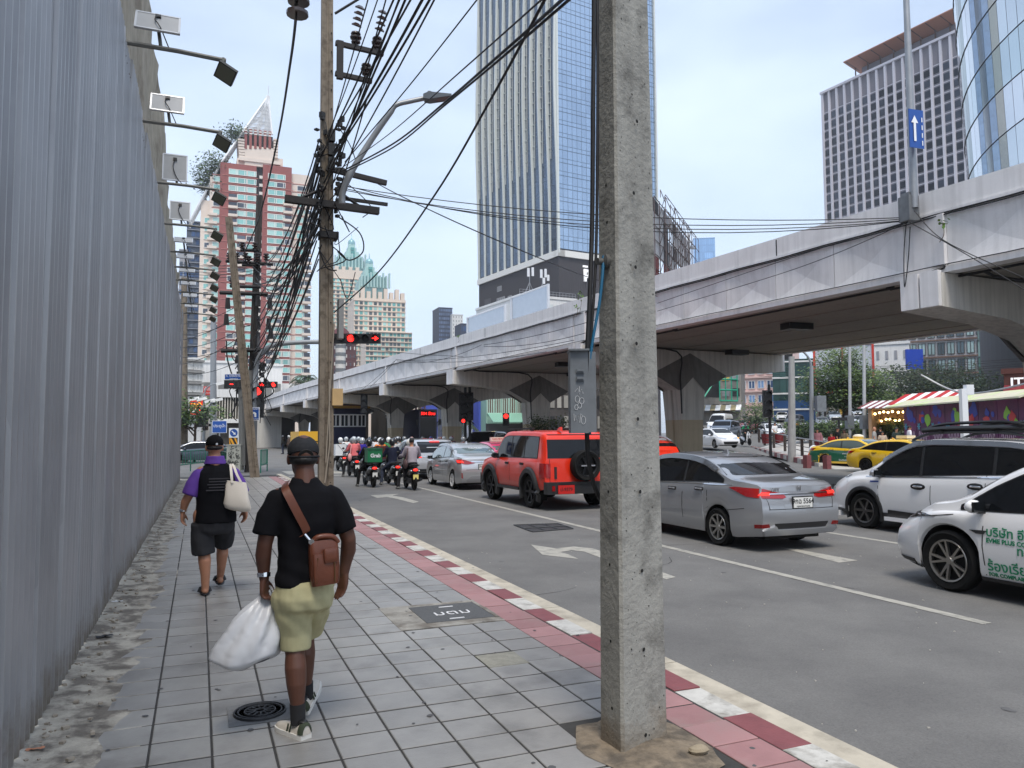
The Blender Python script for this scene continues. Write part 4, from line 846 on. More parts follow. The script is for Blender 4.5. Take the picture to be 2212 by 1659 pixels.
lat=M('lattice_white', srgb(222, 224, 226), .5);b=MB()
ap=q(582, 196, -5)
for o in(-.5, -10):b.tube([q(477, 352, o), ap], .45, 5);b.tube([q(588.5, 290, o), ap], .35, 5)
for k in range(46):
 t=k/46
 for o in(-.5, -10):
  pl_=q(477, 352, o).lerp(ap, t);pr_=q(588.5, 290, o).lerp(ap, t)
  if t>.38:tt=(t-.38)/.62;b.tube([q(477, 352, o).lerp(ap, t), q(588.5, 290, o).lerp(ap, tt)], .16, 4)
 b.tube([q(477, 352, -.5).lerp(ap, t), q(477, 352, -10).lerp(ap, t)], .16, 4)
b.tube([q(556, 285, -4), ap], .8, 5);b.tube([q(577, 290, -4), ap], .8, 5);b.tube([ap, ap+Vector((0, 0, 4))], .12, 4)
for o in(-1, -9):b.tube([q(409, 478, o), q(434, 432, o), q(477, 352, o)], .4, 5)
for k in range(24):t=k/24;b.tube([q(409, 478, -1).lerp(q(477, 352, -1), t), q(409, 478, -9).lerp(q(477, 352, -9), t)], .2, 4)
b.build('lattice_spire', lat, bt)
zr=[f.at(500, 390+k*17.7)[1]for k in range(25)];
def urow(x):return f.at(x, 600)[0]
win, fr_, bal, acs=[], [], [], []
WW, WH_=2.9, 1.75
cols=[(449, -1.6, 1, 5), (467, 0, 1, 0), (500, .8, 0, 0), (519, .8, 0, 0), (540, .8, 0, 0), (585, .8, 0, 0), (603.5, .8, 0, 0), (619, .8, 0, 2), (649, -.5, 1, 0), (663, -.5, 2, 2)]
RB=random.Random(5)
for ci, (x, o, kind, k0)in enumerate(cols):
 for k in range(k0-1 if ci in(2, 3, 4, 5, 6)else k0, 25):
  z=f.at(500, 390+k*17.7)[1];u=urow(x)
  if kind==2:bal.append((f.pt(u, z-1.2, o+.7), 0));win.append((f.pt(u, z, o+.02), 2));continue
  if ci in(2, 7)and 2<=k<=5 or ci==3 and k>6 or ci==7 and k>7 and k%1==0 and False:bal.append((f.pt(u, z-1.1, o+.7), 0));win.append((f.pt(u, z, o+.02), 2));continue
  win.append((f.pt(u, z, o+.03), RB.choice((0, 0, 1, 0, 1, 2)if ci>1 else(0, 1, 0, 2))));fr_.append((f.pt(u, z, o+.05), 0))
for k in range(4, 25):
 z=f.at(500, 390+k*17.7)[1];bal.append((f.pt(urow(456), z-1.1, .3), 0))
 if k>7:bal.append((f.pt(urow(594), z-1.1, 1.5), 0))
grid_parts(bt, 'window', wmesh('window', WW, WH_), [teal, teal2, wdark], win, f.rz);grid_parts(bt, 'window_frame', framed(WW+.3, WH_+.3, .2, .16, (.78, )).mesh('window_frame'), [wfr], fr_, f.rz)
bm_=MB().box((0, 0, 0), (3.2, 1.4, .9)).mesh('balcony');grid_parts(bt, 'balcony', bm_, [cream], bal, f.rz)
for k in range(20):z=f.at(500, 375+k*17.7)[1];b=MB();b.box(f.pt(urow(561), z, -.6), (1.3, .9, 1.1), f.rz);b.build('air_conditioner', wfr, bt)
b=MB()
for k in range(25):
 z=f.at(500, 381+k*17.7)[1]
 for x0, x1, o in((476, 554, .8), (568, 630, .8), (454, 490, 0), (629, 669, -.5)):u0, u1=urow(x0), urow(x1);f.box(b, u0, u1, z-.12, z+.12, o, o+.14)
b.build('floor_band', M('tower_band', srgb(176, 116, 108), .85), bt, kind='stuff')
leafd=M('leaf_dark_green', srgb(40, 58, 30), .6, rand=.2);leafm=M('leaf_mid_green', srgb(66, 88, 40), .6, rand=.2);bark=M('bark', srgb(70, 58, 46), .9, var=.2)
def foliage(cs, n, size, seed=1):
 r=random.Random(seed);out=[MB(), MB(), MB()];wts=[rr[0]*rr[1]*rr[2]for c, rr in cs]
 while n>0:
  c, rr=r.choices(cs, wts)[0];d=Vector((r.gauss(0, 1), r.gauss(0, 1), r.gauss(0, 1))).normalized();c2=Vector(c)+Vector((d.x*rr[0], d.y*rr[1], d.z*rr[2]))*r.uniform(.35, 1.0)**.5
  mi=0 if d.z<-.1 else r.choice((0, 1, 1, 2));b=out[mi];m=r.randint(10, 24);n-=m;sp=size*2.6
  for q_ in range(m):
   p=c2+Vector((r.gauss(0, sp), r.gauss(0, sp), r.gauss(0, sp*.6)));u=Vector((r.gauss(0, 1), r.gauss(0, 1), r.gauss(-.2, .5))).normalized();v=u.orthogonal().normalized()*.5;s=size*r.uniform(.6, 1.5)
   b.add([p, p+(u*.5+v*.6)*s, p+u*s*1.2, p+(u*.5-v*.6)*s], [(0, 1, 2, 3)])
 return out
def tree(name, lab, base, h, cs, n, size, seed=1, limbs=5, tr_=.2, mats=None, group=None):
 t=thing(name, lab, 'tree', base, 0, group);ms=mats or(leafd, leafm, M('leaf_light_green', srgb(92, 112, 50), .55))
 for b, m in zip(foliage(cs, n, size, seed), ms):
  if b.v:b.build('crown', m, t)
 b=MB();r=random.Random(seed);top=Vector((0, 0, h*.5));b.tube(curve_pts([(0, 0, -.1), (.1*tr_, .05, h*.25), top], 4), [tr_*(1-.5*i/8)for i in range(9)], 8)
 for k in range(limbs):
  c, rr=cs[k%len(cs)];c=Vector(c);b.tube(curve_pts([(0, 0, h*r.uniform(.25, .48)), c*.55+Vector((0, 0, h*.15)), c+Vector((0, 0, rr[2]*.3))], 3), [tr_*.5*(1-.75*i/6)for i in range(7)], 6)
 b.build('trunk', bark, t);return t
for x, y, s_, lab in((511, 278, 2.6, 'small tree on the highest terrace of the brick tower'), (467, 345, 4., 'dark tree on the upper stepped terrace of the brick tower'), (457, 362, 4.2, 'light green bushy tree on the stepped terrace of the brick tower'), (449, 385, 3.4, 'lower tree on the stepped terrace left of the brick tower')):
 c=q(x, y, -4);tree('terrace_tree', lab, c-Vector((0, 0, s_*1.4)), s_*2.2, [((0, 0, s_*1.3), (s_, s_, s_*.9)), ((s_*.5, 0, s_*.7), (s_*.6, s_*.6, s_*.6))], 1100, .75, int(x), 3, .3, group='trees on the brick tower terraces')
# ---- generic block with floors of windows
def block(name, lab, cat, x0, x1, yt, D, a, depth, wall, floors, bays, wins, wfrac=.7, hfrac=.6, yb=None, roof=None, frame=None, ytop_win=None, z0=0., side=None, bands=None, split=(.5, ), parapet=.4, out=.0, limit=300, seed=3):
 P=dp(x0, yt, D);fc=Face(P, a);u1=fc.at(x1, yt)[0];zt=P.z;t=thing(name, lab, cat)
 b=MB();fc.box(b, 0, u1, -.1, zt, -depth, 0);b.build('wall', wall, t)
 b=MB();fc.box(b, -.15, u1+.15, zt, zt+parapet, -depth-.15, .15);b.build('roof', roof or wall, t)
 zb=fc.at(x0, yb)[1]if yb else .5;fh=(zt-zb)/floors;bw=u1/bays;r=random.Random(seed)
 it=[(fc.pt((i+.5)*bw, zb+(j+.5)*fh, .02), r.randrange(len(wins)))for j in range(floors-1, -1, -1)for i in range(bays)]
 grid_parts(t, 'window', wmesh('window', bw*wfrac, fh*hfrac, .08), wins, it, fc.rz, limit)
 if frame:grid_parts(t, 'window_frame', framed(bw*wfrac+.16, fh*hfrac+.16, .1, .14, split).mesh('window_frame'), [frame], [(l+fc.N*.03, 0)for l, k in it], fc.rz, limit)
 if side is not None:
  n2=side;f2=Face(fc.pt(u1, 0), a-90);bw2=depth/n2
  it=[(f2.pt((i+.5)*bw2, zb+(j+.5)*fh, .02), r.randrange(len(wins)))for j in range(floors)for i in range(n2)]
  grid_parts(t, 'window', wmesh('window', bw2*wfrac, fh*hfrac, .08), wins, it, f2.rz, limit)
 if bands:
  for j in range(floors+1):b=MB();fc.box(b, -.05, u1+.05, zb+j*fh-.12, zb+j*fh+.12, 0, bands[1]);b.build('floor_ledge', bands[0], t)
 return t, fc, u1, zt
greyw=M('grey_building', srgb(150, 152, 158), .8, var=.06, scale=.2);blued=M('window_blue', srgb(60, 84, 120), .1, .4, rand=.25);whiteb=M('white_building', srgb(222, 222, 220), .7, var=.05, scale=.4, streak=.12)
block('apartment_block', 'dark grey blue balconied block stepping up left of the brick tower', 'apartment block', 404, 433, 478, 330, 90, 20, M('dark_blue_block', srgb(66, 76, 92), .6), 26, 3, [blued, wdark], .8, .55, bands=(M('pale_ledge', srgb(150, 156, 166), .6), .8))
block('apartment_block', 'pale grey block low at far left just beyond the hoarding end', 'apartment block', 388, 406, 540, 280, 90, 20, greyw, 20, 2, [blued, wdark], .7, .5)
# ---- twin turquoise spired towers
aqua=M('turquoise_glass', srgb(136, 178, 182), .25, .2, var=.06, scale=.15);aqf=M('turquoise_fin', srgb(166, 198, 194), .6);pcream=M('pale_cream', srgb(222, 206, 190), .85, var=.04, scale=.2)
tg=[M('far_teal_window', srgb(104, 168, 164), .15, .2, rand=.3), M('far_dark_window', srgb(84, 96, 100), .2, rand=.3), M('far_pale_window', srgb(160, 206, 200), .2, rand=.15)]
def spired(lab, xc, body, bt_, crown, ct, cb, spire_top, D, floors, bays, seed):
 t, fc, u1, zt=block('spired_tower', lab, 'tower', body[0], body[1], bt_, D, 92, 26, pcream, floors, bays, tg, .62, .62, yb=790, seed=seed, parapet=1.5, bands=(pcream, .5))
 def Q(x, y):return fc.at(x, y)
 b=MB();u0, z1=Q(crown[0], ct);u2, z0_=Q(crown[1], cb);fc.box(b, u0+1, u2-1, zt, z1, -24, -2);b.build('crown_glass', aqua, t)
 n=9
 for k in range(n+1):
  u=u0+(u2-u0)*k/n;b=MB();fc.box(b, u-.45, u+.45, z0_+(z1-z0_)*.3, z1+(2.2 if k%2 else .6), -2.4, -.6);b.build('crown_fin', aqf, t)
 for k in range(9):
  u=fc.at(body[0], bt_)[0]+u1*(k+.5)/9;b=MB();fc.box(b, u-1.1, u+1.1, zt, zt+5.5+2*(k%2), -3, .2);b.build('crown_pier', pcream, t)
 us, zs=Q(xc, spire_top);zc=z1-10;H_=zs-zc;b=MB();o=fc.pt(us, 0, -10)
 for k, (w_, h)in enumerate(((14, .35), (10.5, .50), (8, .62), (5.5, .74), (4, .84))):b.box(o+Vector((0, 0, zc+H_*h/2)), (w_, w_, H_*h), fc.rz)
 b.build('spire', aqf, t)
 b=MB();b.lathe([(2.2, H_*.84), (2.3, H_*.90), (1.9, H_*.95), (1.0, H_*.985), (.3, H_), (.12, H_*1.13), (.02, H_*1.13)], o+Vector((0, 0, zc)), 12);b.build('spire_dome', aqua, t, 60)
 for k in range(5):b=MB();b.box(o+Vector((0, 0, zc+H_*(.3+.1*k)))-Vector((0, 7.0-k*.9, 0)), (2.2, 1., H_*.07));b.build('spire_glass', tg[0], t)
 return t, fc
spired('cream tower with the taller turquoise crown and spire just right of the second pole', 764.6, (716, 783), 600, (725, 790), 552, 590, 508, 470, 22, 7, 3)
spired('cream tower with the lower turquoise crown and spire, right of the taller one', 804, (765, 876), 648, (782, 842), 594, 632, 550, 440, 13, 11, 4)
block('apartment_block', 'cream and teal balcony block in front of the lower spired tower', 'apartment block', 790, 890, 716, 420, 92, 18, pcream, 8, 12, tg, .74, .62, yb=800, bands=(pcream, .7), seed=8)
t, fc, u1, zt=block('apartment_block', 'dark maroon block with a white ribbed bay behind the mast arm lights', 'apartment block', 719, 770, 742, 330, 92, 16, M('maroon_wall', srgb(92, 56, 58), .8), 5, 6, [wfr, wdark], .25, .4, yb=830, seed=6)
b=MB();c=fc.pt(u1*.33, 0, 0);b.lathe([(2.2, -.1), (2.2, zt+1), (1.2, zt+1.2)], c, 14);o=b.build('round_bay', wfr, t, 40)
for k in range(8):MB().lathe([(2.25, zt-2-k*3.4), (2.25, zt-.5-k*3.4)], c, 14).build('bay_window', M('bay_glass', srgb(120, 124, 126), .3), t, 40)
P0_=fc.pt(u1*.32, zt);b=MB();b.prism([(4.2*cos(k*pi/12), max(0, 5.5*sin(k*pi/12)))for k in range(13)], fc.N*8, P0_-fc.N*6+Vector((0, 0, 1.5)), fc.U);b.build('barrel_roof', M('maroon_roof', srgb(120, 62, 66), .5), t)
block('office_tower', 'small distant dark blue tower with a white side wall above the flyover', 'office tower', 948, 977, 665, 420, 92, 14, M('navy_wall', srgb(58, 66, 86), .6), 15, 8, [M('far_blue_window', srgb(96, 112, 140), .2, rand=.3)], .7, .6, yb=800)
block('office_tower', 'white side block with slit windows joined to the small dark blue tower', 'office tower', 977, 1000, 680, 418, 92, 12, whiteb, 14, 4, [wdark], .16, .5, yb=800)
block('office_tower', 'low dark slate block behind the left noise barrier', 'office tower', 996, 1012, 700, 400, 92, 12, M('navy_wall', (0, 0, 0)), 5, 3, [blued], .7, .5, yb=800)
# ---- finned glass tower
gt=thing('glass_tower', 'very tall blue glass tower with slender white vertical fins on dark podium', 'tower')
D_=240.;PCn=dp(1207, 546, D_);AZL, AZR=-8., 82.
fR=Face(PCn, AZR);uL_=az(AZL);PL=onp(1035, 605, PCn, Vector((uL_.y, -uL_.x, 0)));fL=Face(Vector((PL.x, PL.y, 0)), AZL+180);LL=(PCn-PL).length;LL=math.hypot(PCn.x-PL.x, PCn.y-PL.y)
ZB=PCn.z;ZT=ZB+150;LR=fR.at(1422, 560)[0]
gl=M('facade_glass', srgb(166, 184, 204), .05, .85, rand=.08);gl2=M('facade_glass_slate', srgb(84, 98, 116), .08, .75, rand=.22);mul_=M('mullion_grey', srgb(92, 108, 126), .5, .3);finm=M('fin_white', srgb(206, 210, 206), .5, .1);cream_f=finm
b=MB();b.v=[tuple(v)for z in(ZB, ZT)for v in(PL.xy.to_3d()+Vector((0, 0, z))-fL.N*.4, PCn.xy.to_3d()+Vector((0, 0, z))-fL.N*.4-fR.N*.4, fR.pt(LR, z, -.4), fR.pt(LR, z, -30))]
b.f=[(0, 1, 5, 4), (1, 2, 6, 5), (2, 3, 7, 6), (4, 5, 6, 7)];b.build('core', M('tower_core', srgb(40, 46, 54), .4), gt)
FH=4.1
def panes(fc, L_, n, z0, z1, gap=.05, mats=(gl, ), name='glass_pane'):
 w_=L_/n;k=int((z1-z0)/FH);h=(z1-z0)/k
 m1=MB().quad((-w_/2+gap, 0, -h*.5+.05), (w_/2-gap, 0, -h*.5+.05), (w_/2-gap, 0, h*.14), (-w_/2+gap, 0, h*.14));m1.quad((-w_/2+gap, 0, h*.17), (w_/2-gap, 0, h*.17), (w_/2-gap, 0, h*.5-.03), (-w_/2+gap, 0, h*.5-.03))
 it=[(fc.pt((i+.5)*w_, z0+(j+.5)*h, .0), RB.randrange(len(mats)))for j in range(k)for i in range(n)]
 grid_parts(gt, name, m1.mesh(name), mats, it, fc.rz)
panes(fR, LR, 22, ZB+1.5, ZT)
panes(fL, LL, 36, ZB+1.5, ZT, mats=(gl2, ))
b=MB()
for fc, L_, n in((fR, LR, 22), (fL, LL, 36)):
 for i in range(n+1):u=L_*i/n;fc.box(b, u-.05, u+.05, ZB, ZT, -.2, .03)
 for j in range(int(150/FH)*1):z=ZB+1.5+j*(148.5/int(148.5/FH));fc.box(b, 0, L_, z-.06, z+.06, -.2, .04);fc.box(b, 0, L_, z+FH*.64, z+FH*.69, -.2, .03)
b.build('mullions', mul_, gt, kind='stuff')
for i in range(12):
 u=LL*(i+.02)/11;b=MB();rings=[]
 for j in range(31):
  z=ZB+(ZT-ZB)*j/30;t=j/30;dpt=.5+.7*math.exp(-((t-.40)/.22)**2);sh=.8*math.exp(-((t-.36)/.2)**2)-.3
  rings.append([fL.pt(u-sh-.32, z, -.1), fL.pt(u-sh-.32, z, dpt), fL.pt(u-sh+.22, z, dpt), fL.pt(u-sh+.30, z, -.1)])
 b.loft(rings);b.build('vertical_fin', finm, gt)
 b=MB()
 for j in range(9, 34):
  z=ZB+1.5+j*FH*.9;t=(z-ZB)/(ZT-ZB)
  if t>.75:break
  w_=.9*math.exp(-((t-.38)/.24)**2);sh=.8*math.exp(-((t-.36)/.2)**2)-.3
  if i<11 and w_>.25:fL.box(b, u-sh+.3, u-sh+.3+w_*1.4, z-.06, z+.06, 0, .3);fL.box(b, u-sh+.3+w_*1.35, u-sh+.3+w_*1.42, z-3.6, z, 0, .3)
 if b.v:b.build('fin_ledges', finm, gt, kind='stuff')
b=MB();fL.box(b, -.5, LL+.6, ZB-1.1, ZB+.9, -2, .6);fR.box(b, -.6, LR, ZB-1.1, ZB+.9, -2, .6);b.build('base_band', wfr, gt)
b=MB();fR.box(b, -.5, .1, ZB, ZT, -.3, .5);fR.box(b, LR*.46, LR*.475, ZB, ZT, -.3, .4);fR.box(b, LR*.985, LR, ZB, ZT, -.3, .6);b.build('corner_strip', finm, gt)
b=MB();fR.box(b, LR*.41, LR*.46, ZB, ZT, -.3, .08);b.build('dark_recess', M('recess_dark', srgb(34, 40, 46), .4), gt)
pod=M('podium_charcoal', srgb(62, 59, 62), .7, var=.05, scale=.4);b=MB();b.v=[tuple(v)for z in(-.1, ZB-1.1)for v in(PL.xy.to_3d()+Vector((0, 0, z)), PCn.xy.to_3d()+Vector((0, 0, z)), fR.pt(LR, z, 0), fR.pt(LR, z, -30))]
b.f=[(0, 1, 5, 4), (1, 2, 6, 5), (2, 3, 7, 6), (4, 5, 6, 7)];b.build('podium', pod, gt)
b=MB()
for i in range(90):u=LL*i/90;fL.box(b, u-.04, u+.04, 0, ZB-1.2, -.1, .05)
for i in range(60):u=LR*i/60;fR.box(b, u-.04, u+.04, 0, ZB-1.2, -.1, .05)
b.build('podium_ribs', pod, gt, kind='stuff')
def onL(x, y):p=onp(x, y, fL.P, fL.N);return((p-fL.P).dot(fL.U), p.z)
vent=M('louvre_grey', srgb(150, 150, 152), .6)
for x0, x1, y0, y1, m in((1074, 1091, 645, 672, vent), (1098, 1106, 640, 668, vent), (1048, 1061, 648, 680, M('vent_dark', srgb(84, 82, 86), .6)), (1075, 1084, 620, 628, vent)):
 a0, zz1=onL(x0, y0);a1, zz0=onL(x1, y1);b=MB();fL.box(b, a0, a1, zz0, zz1, 0, .25);o=b.build('vent_panel', m, gt)
 for k in range(4):b=MB();fL.box(b, a0+(a1-a0)*(k+.45)/4, a0+(a1-a0)*(k+.5)/4, zz0+.2, zz1-.2, .25, .32);b.build('vent_slat', pod, o)
u, z=fR.at(1267, 593);text('lettering', 'p', 5.2, M('sign_lit_white', (.9, .9, .9), .5, emis=.25), gt, basis(fR.pt(u, z+.6, .3), fR.U, (0, 0, 1)), ext=.25, bold=.22)
u, z=fR.at(1263, 576);b=MB();fR.box(b, u-.9, u+1.0, z-.3, z+.3, .1, .4);b.build('sign_bar', M('sign_lit_white', (1, 1, 1)), gt)
t, fc, u1, zt=block('white_building', 'white low building with roof railing and phone antennas in front of the podium', 'building', 1124, 1245, 640, 150, 84, 20, whiteb, 2, 5, [M('white_recess', srgb(206, 212, 212), .7)], .7, .6, yb=760, parapet=.5)
b=MB()
for k in range(18):u=u1*k/17;b.tube([fc.pt(u, zt+.4, -.3), fc.pt(u, zt+1.5, -.3)], .04, 4)
for h in(1.0, 1.5):b.tube([fc.pt(0, zt+h, -.3), fc.pt(u1, zt+h, -.3)], .04, 4)
b.build('roof_railing', steel, t)
for x, lab in((1155, 'left phone antenna mast on the white building roof'), (1183, 'right phone antenna mast with a cluster of white panels on the white building roof')):
 u=fc.at(x, 636)[0];an=thing('antenna_mast', lab, 'antenna');b=MB();b.tube([fc.pt(u, zt+.4, -2), fc.pt(u, zt+5.8, -2)], .09, 6)
 for d in(-1.4, 1.4):b.tube([fc.pt(u, zt+3.4, -2), fc.pt(u+d, zt+.4, -2)], .06, 5)
 b.build('mast', steel, an)
 for k in range(2 if x<1160 else 4):MB().box(fc.pt(u+(-.5, .5, 1.1, .1)[k], zt+4.8+(.5, .7, -.2, -.9)[k], -1.6), (.45, .25, 1.7-.5*(k>1)), fc.rz).build('antenna_panel', signw, an)
# ---- right slab tower with white ribs
sl0=dp(1776, 205, 300);fS=Face(sl0, -7+180);LS=fS.at(2075, 60)[0];ZS=sl0.z
st=thing('office_tower', 'grey slab office tower with white vertical ribs and a brown slatted roof canopy', 'office tower')
rib=M('rib_white', srgb(204, 202, 210), .7, var=.03, scale=.1);spd=M('spandrel_grey', srgb(126, 123, 130), .8, var=.06, scale=.3)
b=MB();fS.box(b, 0, LS, -.1, ZS, -14, 0);b.build('wall', spd, st)
NB_=16;bw=LS/NB_;mrib=MB().box((0, -.35, ZS/2+.3), (bw*.23, .7, ZS+.6)).mesh('rib')
for i in range(NB_+1):link('rib', mrib, rib, st, fS.pt(i*bw+(.3 if i==0 else 0), 0, 0), fS.rz)
it=[(fS.pt((i+.5)*bw, ZS-9.5-j*3.55, .02), RB.choice((0, 0, 1)))for j in range(30)for i in range(NB_)]
grid_parts(st, 'window', wmesh('window', bw*.72, 2.25, .08), [M('slab_window', srgb(38, 42, 50), .12, .2, rand=.3), M('slab_window_b', srgb(60, 66, 78), .2, .2, rand=.2)], it, fS.rz)
b=MB()
for j in range(32):fS.box(b, 0, LS, ZS-7.9-j*3.55, ZS-7.6-j*3.55, 0, .12)
b.build('spandrel_ledge', rib, st, kind='stuff')
b=MB();fS.box(b, -.5, LS, ZS+.01, ZS+.9, -14, .9);b.build('cornice', rib, st)
can=M('canopy_brown', srgb(176, 122, 96), .6);u0=fS.at(1832, 160)[0];b=MB()
b.prism([(0, 0), (LS-u0, 0), (LS-u0, .35), (0, .35)], fS.N*-11+Vector((0, 0, -2.4)), fS.pt(u0, ZS+7.2, 2.6), fS.U);b.build('roof_canopy', can, st)
for k in range(9):u=u0+1+(LS-u0-1)*k/8;b=MB();b.tube([fS.pt(u, ZS+.9, -3), fS.pt(u, ZS+6.2, -3)], .25, 5);b.box(fS.pt(u, ZS+6.5, -1.5), (.3, 8, .5), Matrix.Rotation(fS.rz, 3, 'Z')@Matrix.Rotation(-.2, 3, 'X'));b.build('canopy_beam', M('beam_dark', srgb(92, 70, 60), .6), st)
b=MB();fS.box(b, u0+3, LS, ZS+.9, ZS+5.5, -12, -4);b.build('penthouse', spd, st)
# ---- curved glass building at far right
cg=thing('curved_glass_building', 'curved building of pale mirror glass with dark seams at the right edge', 'building')
P=dp(2520, 300, 52);P.z=0;pts=[];a=12.;ds=1.55
for i in range(26):
 pts.append((P.copy(), a));P=P+az(a)*ds;a+=2.05
mir=[M('mirror_glass_%s'%n, srgb(*c), .05, .85, rand=.05)for n, c in(('a', (206, 214, 220)), ('b', (188, 202, 208)), ('c', (214, 218, 224)))];mird=M('mirror_glass_dark', srgb(62, 92, 92), .06, .7, rand=.3);seam=M('seam_dark', srgb(40, 46, 52), .5)
FHc=4.0;zs=[i*FHc for i in range(14)]
for i in range(25):
 (p, a0), (p2_, a1)=pts[i], pts[i+1];out=Vector((-cos(radians(a0)), sin(radians(a0)), 0))
 for j in range(4, 13):
  z0, z1=zs[j], zs[j+1];fl0, fl1=out*(.03*(z0-16)), out*(.03*(z1-16));up_=Vector((0, 0, 1));g=.02;w_=(p2_-p);e=w_.normalized()*g
  b=MB();b.quad(p+e+fl0+up_*(z0+.04), p2_-e+fl0+up_*(z0+.04), p2_-e+fl1+up_*(z1-.04), p+e+fl1+up_*(z1-.04));dk=(i in(16, 17))  # these panel columns have a dark reflection put into their colour
  b.build('glass_panel', mird if dk else mir[(i*3+j*5)%3], cg)
b=MB();L0=[]
for z in(0, 16, 54):L0.append([p+Vector((-cos(radians(a0)), sin(radians(a0)), 0))*(.03*max(0, z-16)-.12)+Vector((0, 0, z))for p, a0 in pts])
b.loft(L0, cap=False, closed=False);b.build('backing', seam, cg)
b=MB()
for j in range(4, 14):
 z=zs[j];b.tube([p+Vector((-cos(radians(a0)), sin(radians(a0)), 0))*(.03*(z-16)+.03)+Vector((0, 0, z))for p, a0 in pts], .045, 4)
b.build('seam_rail', seam, cg)
# ---- far blue glass block and derelict billboard right of the pole
t, fc, u1, zt=block('office_tower', 'small faraway pale blue glass block with slanted top right of the pole', 'office tower', 1498, 1544, 516, 500, 120, 26, M('pale_blue_glass', srgb(140, 170, 204), .2, .5), 7, 10, [M('pale_blue_window', srgb(150, 184, 222), .15, .5, rand=.15)], .8, .85, yb=620, side=10)
bb=thing('billboard_frame', 'derelict billboard frame of rusty lattice with torn grey and red panels', 'billboard');fb=Face(dp(1412, 545, 120), 45);b=MB();u1=fb.at(1487, 545)[0];zb, zt=fb.at(1450, 640)[1], fb.at(1487, 508)[1]
RBB=random.Random(9)
for k in range(9):u=u1*k/8;b.tube([fb.pt(u, zb, .2), fb.pt(u, zt-(8-k)*.15, .2)], .09, 4);b.tube([fb.pt(u, zb, 2.0), fb.pt(u, zt-(8-k)*.15-1.2, 2.0)], .07, 4)
for j in range(7):
 z=lerp(zb, zt-1.3, j/6);b.tube([fb.pt(0, z, .2), fb.pt(u1, z+.2, .2)], .08, 4);b.tube([fb.pt(0, z, 2.), fb.pt(u1, z, 2.)], .06, 4)
 for k in range(8):b.tube([fb.pt(u1*k/8, z, 2.), fb.pt(u1*(k+1)/8, z+(zt-zb)/6*(1 if k%2 else-1)*.9, .2)], .05, 4)
for k in range(8):b.tube([fb.pt(u1*k/8, zt-1.6+k*.12, 1.2), fb.pt(u1*(k+.5)/8, zt+.3+RBB.uniform(-.5, .4), .8), fb.pt(u1*(k+1)/8, zt-1.4+k*.12, 1.2)], .06, 4)
b.build('lattice', M('rusty_steel', srgb(92, 78, 76), .8, var=.2, scale=2), bb)
gp_=[M('torn_panel_%d'%i, srgb(*c), .8, var=.2, scale=1)for i, c in enumerate(((176, 176, 178), (132, 132, 136), (120, 54, 50), (36, 36, 40)))]
for j in range(6):
 for k in range(8):
  z0, z1=lerp(zb, zt-1.3, j/6), lerp(zb, zt-1.3, (j+1)/6)
  if RBB.random()<.9:b=MB();fb.box(b, u1*k/8+.05, u1*(k+1)/8-.05, z0+.05, z1-.05, -.1, 0);b.build('panel', gp_[RBB.choice((2, 2, 1, 3)if j<2 else(0, 0, 1, 3))], bb)
b=MB();fb.box(b, u1, u1+.5, zb, zt+.5, -.3, .3);b.build('edge_board', signw, bb);b=MB();b.tube([fb.pt(u1, zt-.6, 0), fb.pt(u1+5, zt-.9, 0)], .08, 4);b.box(fb.pt(u1+5.2, zt-1.4, 0), (1.2, .5, .5));b.build('lamp', steel, bb)
# ---- low buildings at the street end on the left
dkw=M('shop_window_dark', srgb(56, 56, 58), .3, rand=.4)
t, fc, u1, zt=block('shophouse', 'old white shophouse with dark window bands just past the hoarding', 'shophouse', 402, 437, 778, 92, 60, 12, whiteb, 5, 5, [dkw], .92, .5, yb=900, frame=wfr, split=(.25, .5, .75), bands=(M('ledge_grey', srgb(150, 148, 144), .8, streak=.3), .5))
t, fc, u1, zt=block('white_building', 'plain white blank walled building below the brick tower, left part', 'building', 436, 530, 783, 100, 92, 14, whiteb, 1, 3, [M('shutter_grey', srgb(120, 120, 118), .7)], .7, .3, yb=905, parapet=.3)
block('white_building', 'plain white blank walled building below the brick tower, right of the leaning pole', 'building', 552, 610, 790, 104, 92, 12, whiteb, 1, 3, [MATS['shutter_grey']], .7, .3, yb=900, parapet=.3)
rd=thing('red_banner', 'red banner with white Thai writing on the white blank wall', 'banner');c=dp(448, 844, 97);b=MB();X=Vector((1, 0, 0));b.prism([(-.95, -.55), (.95, -.55), (.95, .55), (-.95, .55)], (0, .06, 0), c, X);b.build('board', M('banner_red', srgb(206, 62, 56), .6), rd);text('lettering', 'ให้เช่า', .55, signw, rd, basis(c+Vector((0, -.02, .2)), X, (0, 0, 1)));text('lettering', '02-653-0044', .25, signw, rd, basis(c+Vector((0, -.02, -.3)), X, (0, 0, 1)))
rs_=thing('restaurant_sign', 'glowing red sign with yellow arches on a pole at the far left corner', 'sign');c=dp(424, 878, 75);b=MB();b.box(c, (1.2, .3, 1.6));b.build('box', M('sign_red_lit', srgb(190, 40, 20), .5, emis=.35), rs_);b=MB()
for sx in(-1, 1):b.tube([c+Vector((sx*.25+.24*cos(k*pi/10), -.18, -.42+.75*sin(k*pi/10)))for k in range(11)], .07, 6)
b.build('arches', M('sign_yellow_lit', srgb(255, 176, 40), .5, emis=.9), rs_);MB().tube([c-Vector((0, 0, .8)), Vector((c.x, c.y, -.12))], .07, 6).build('post', mastm, rs_)
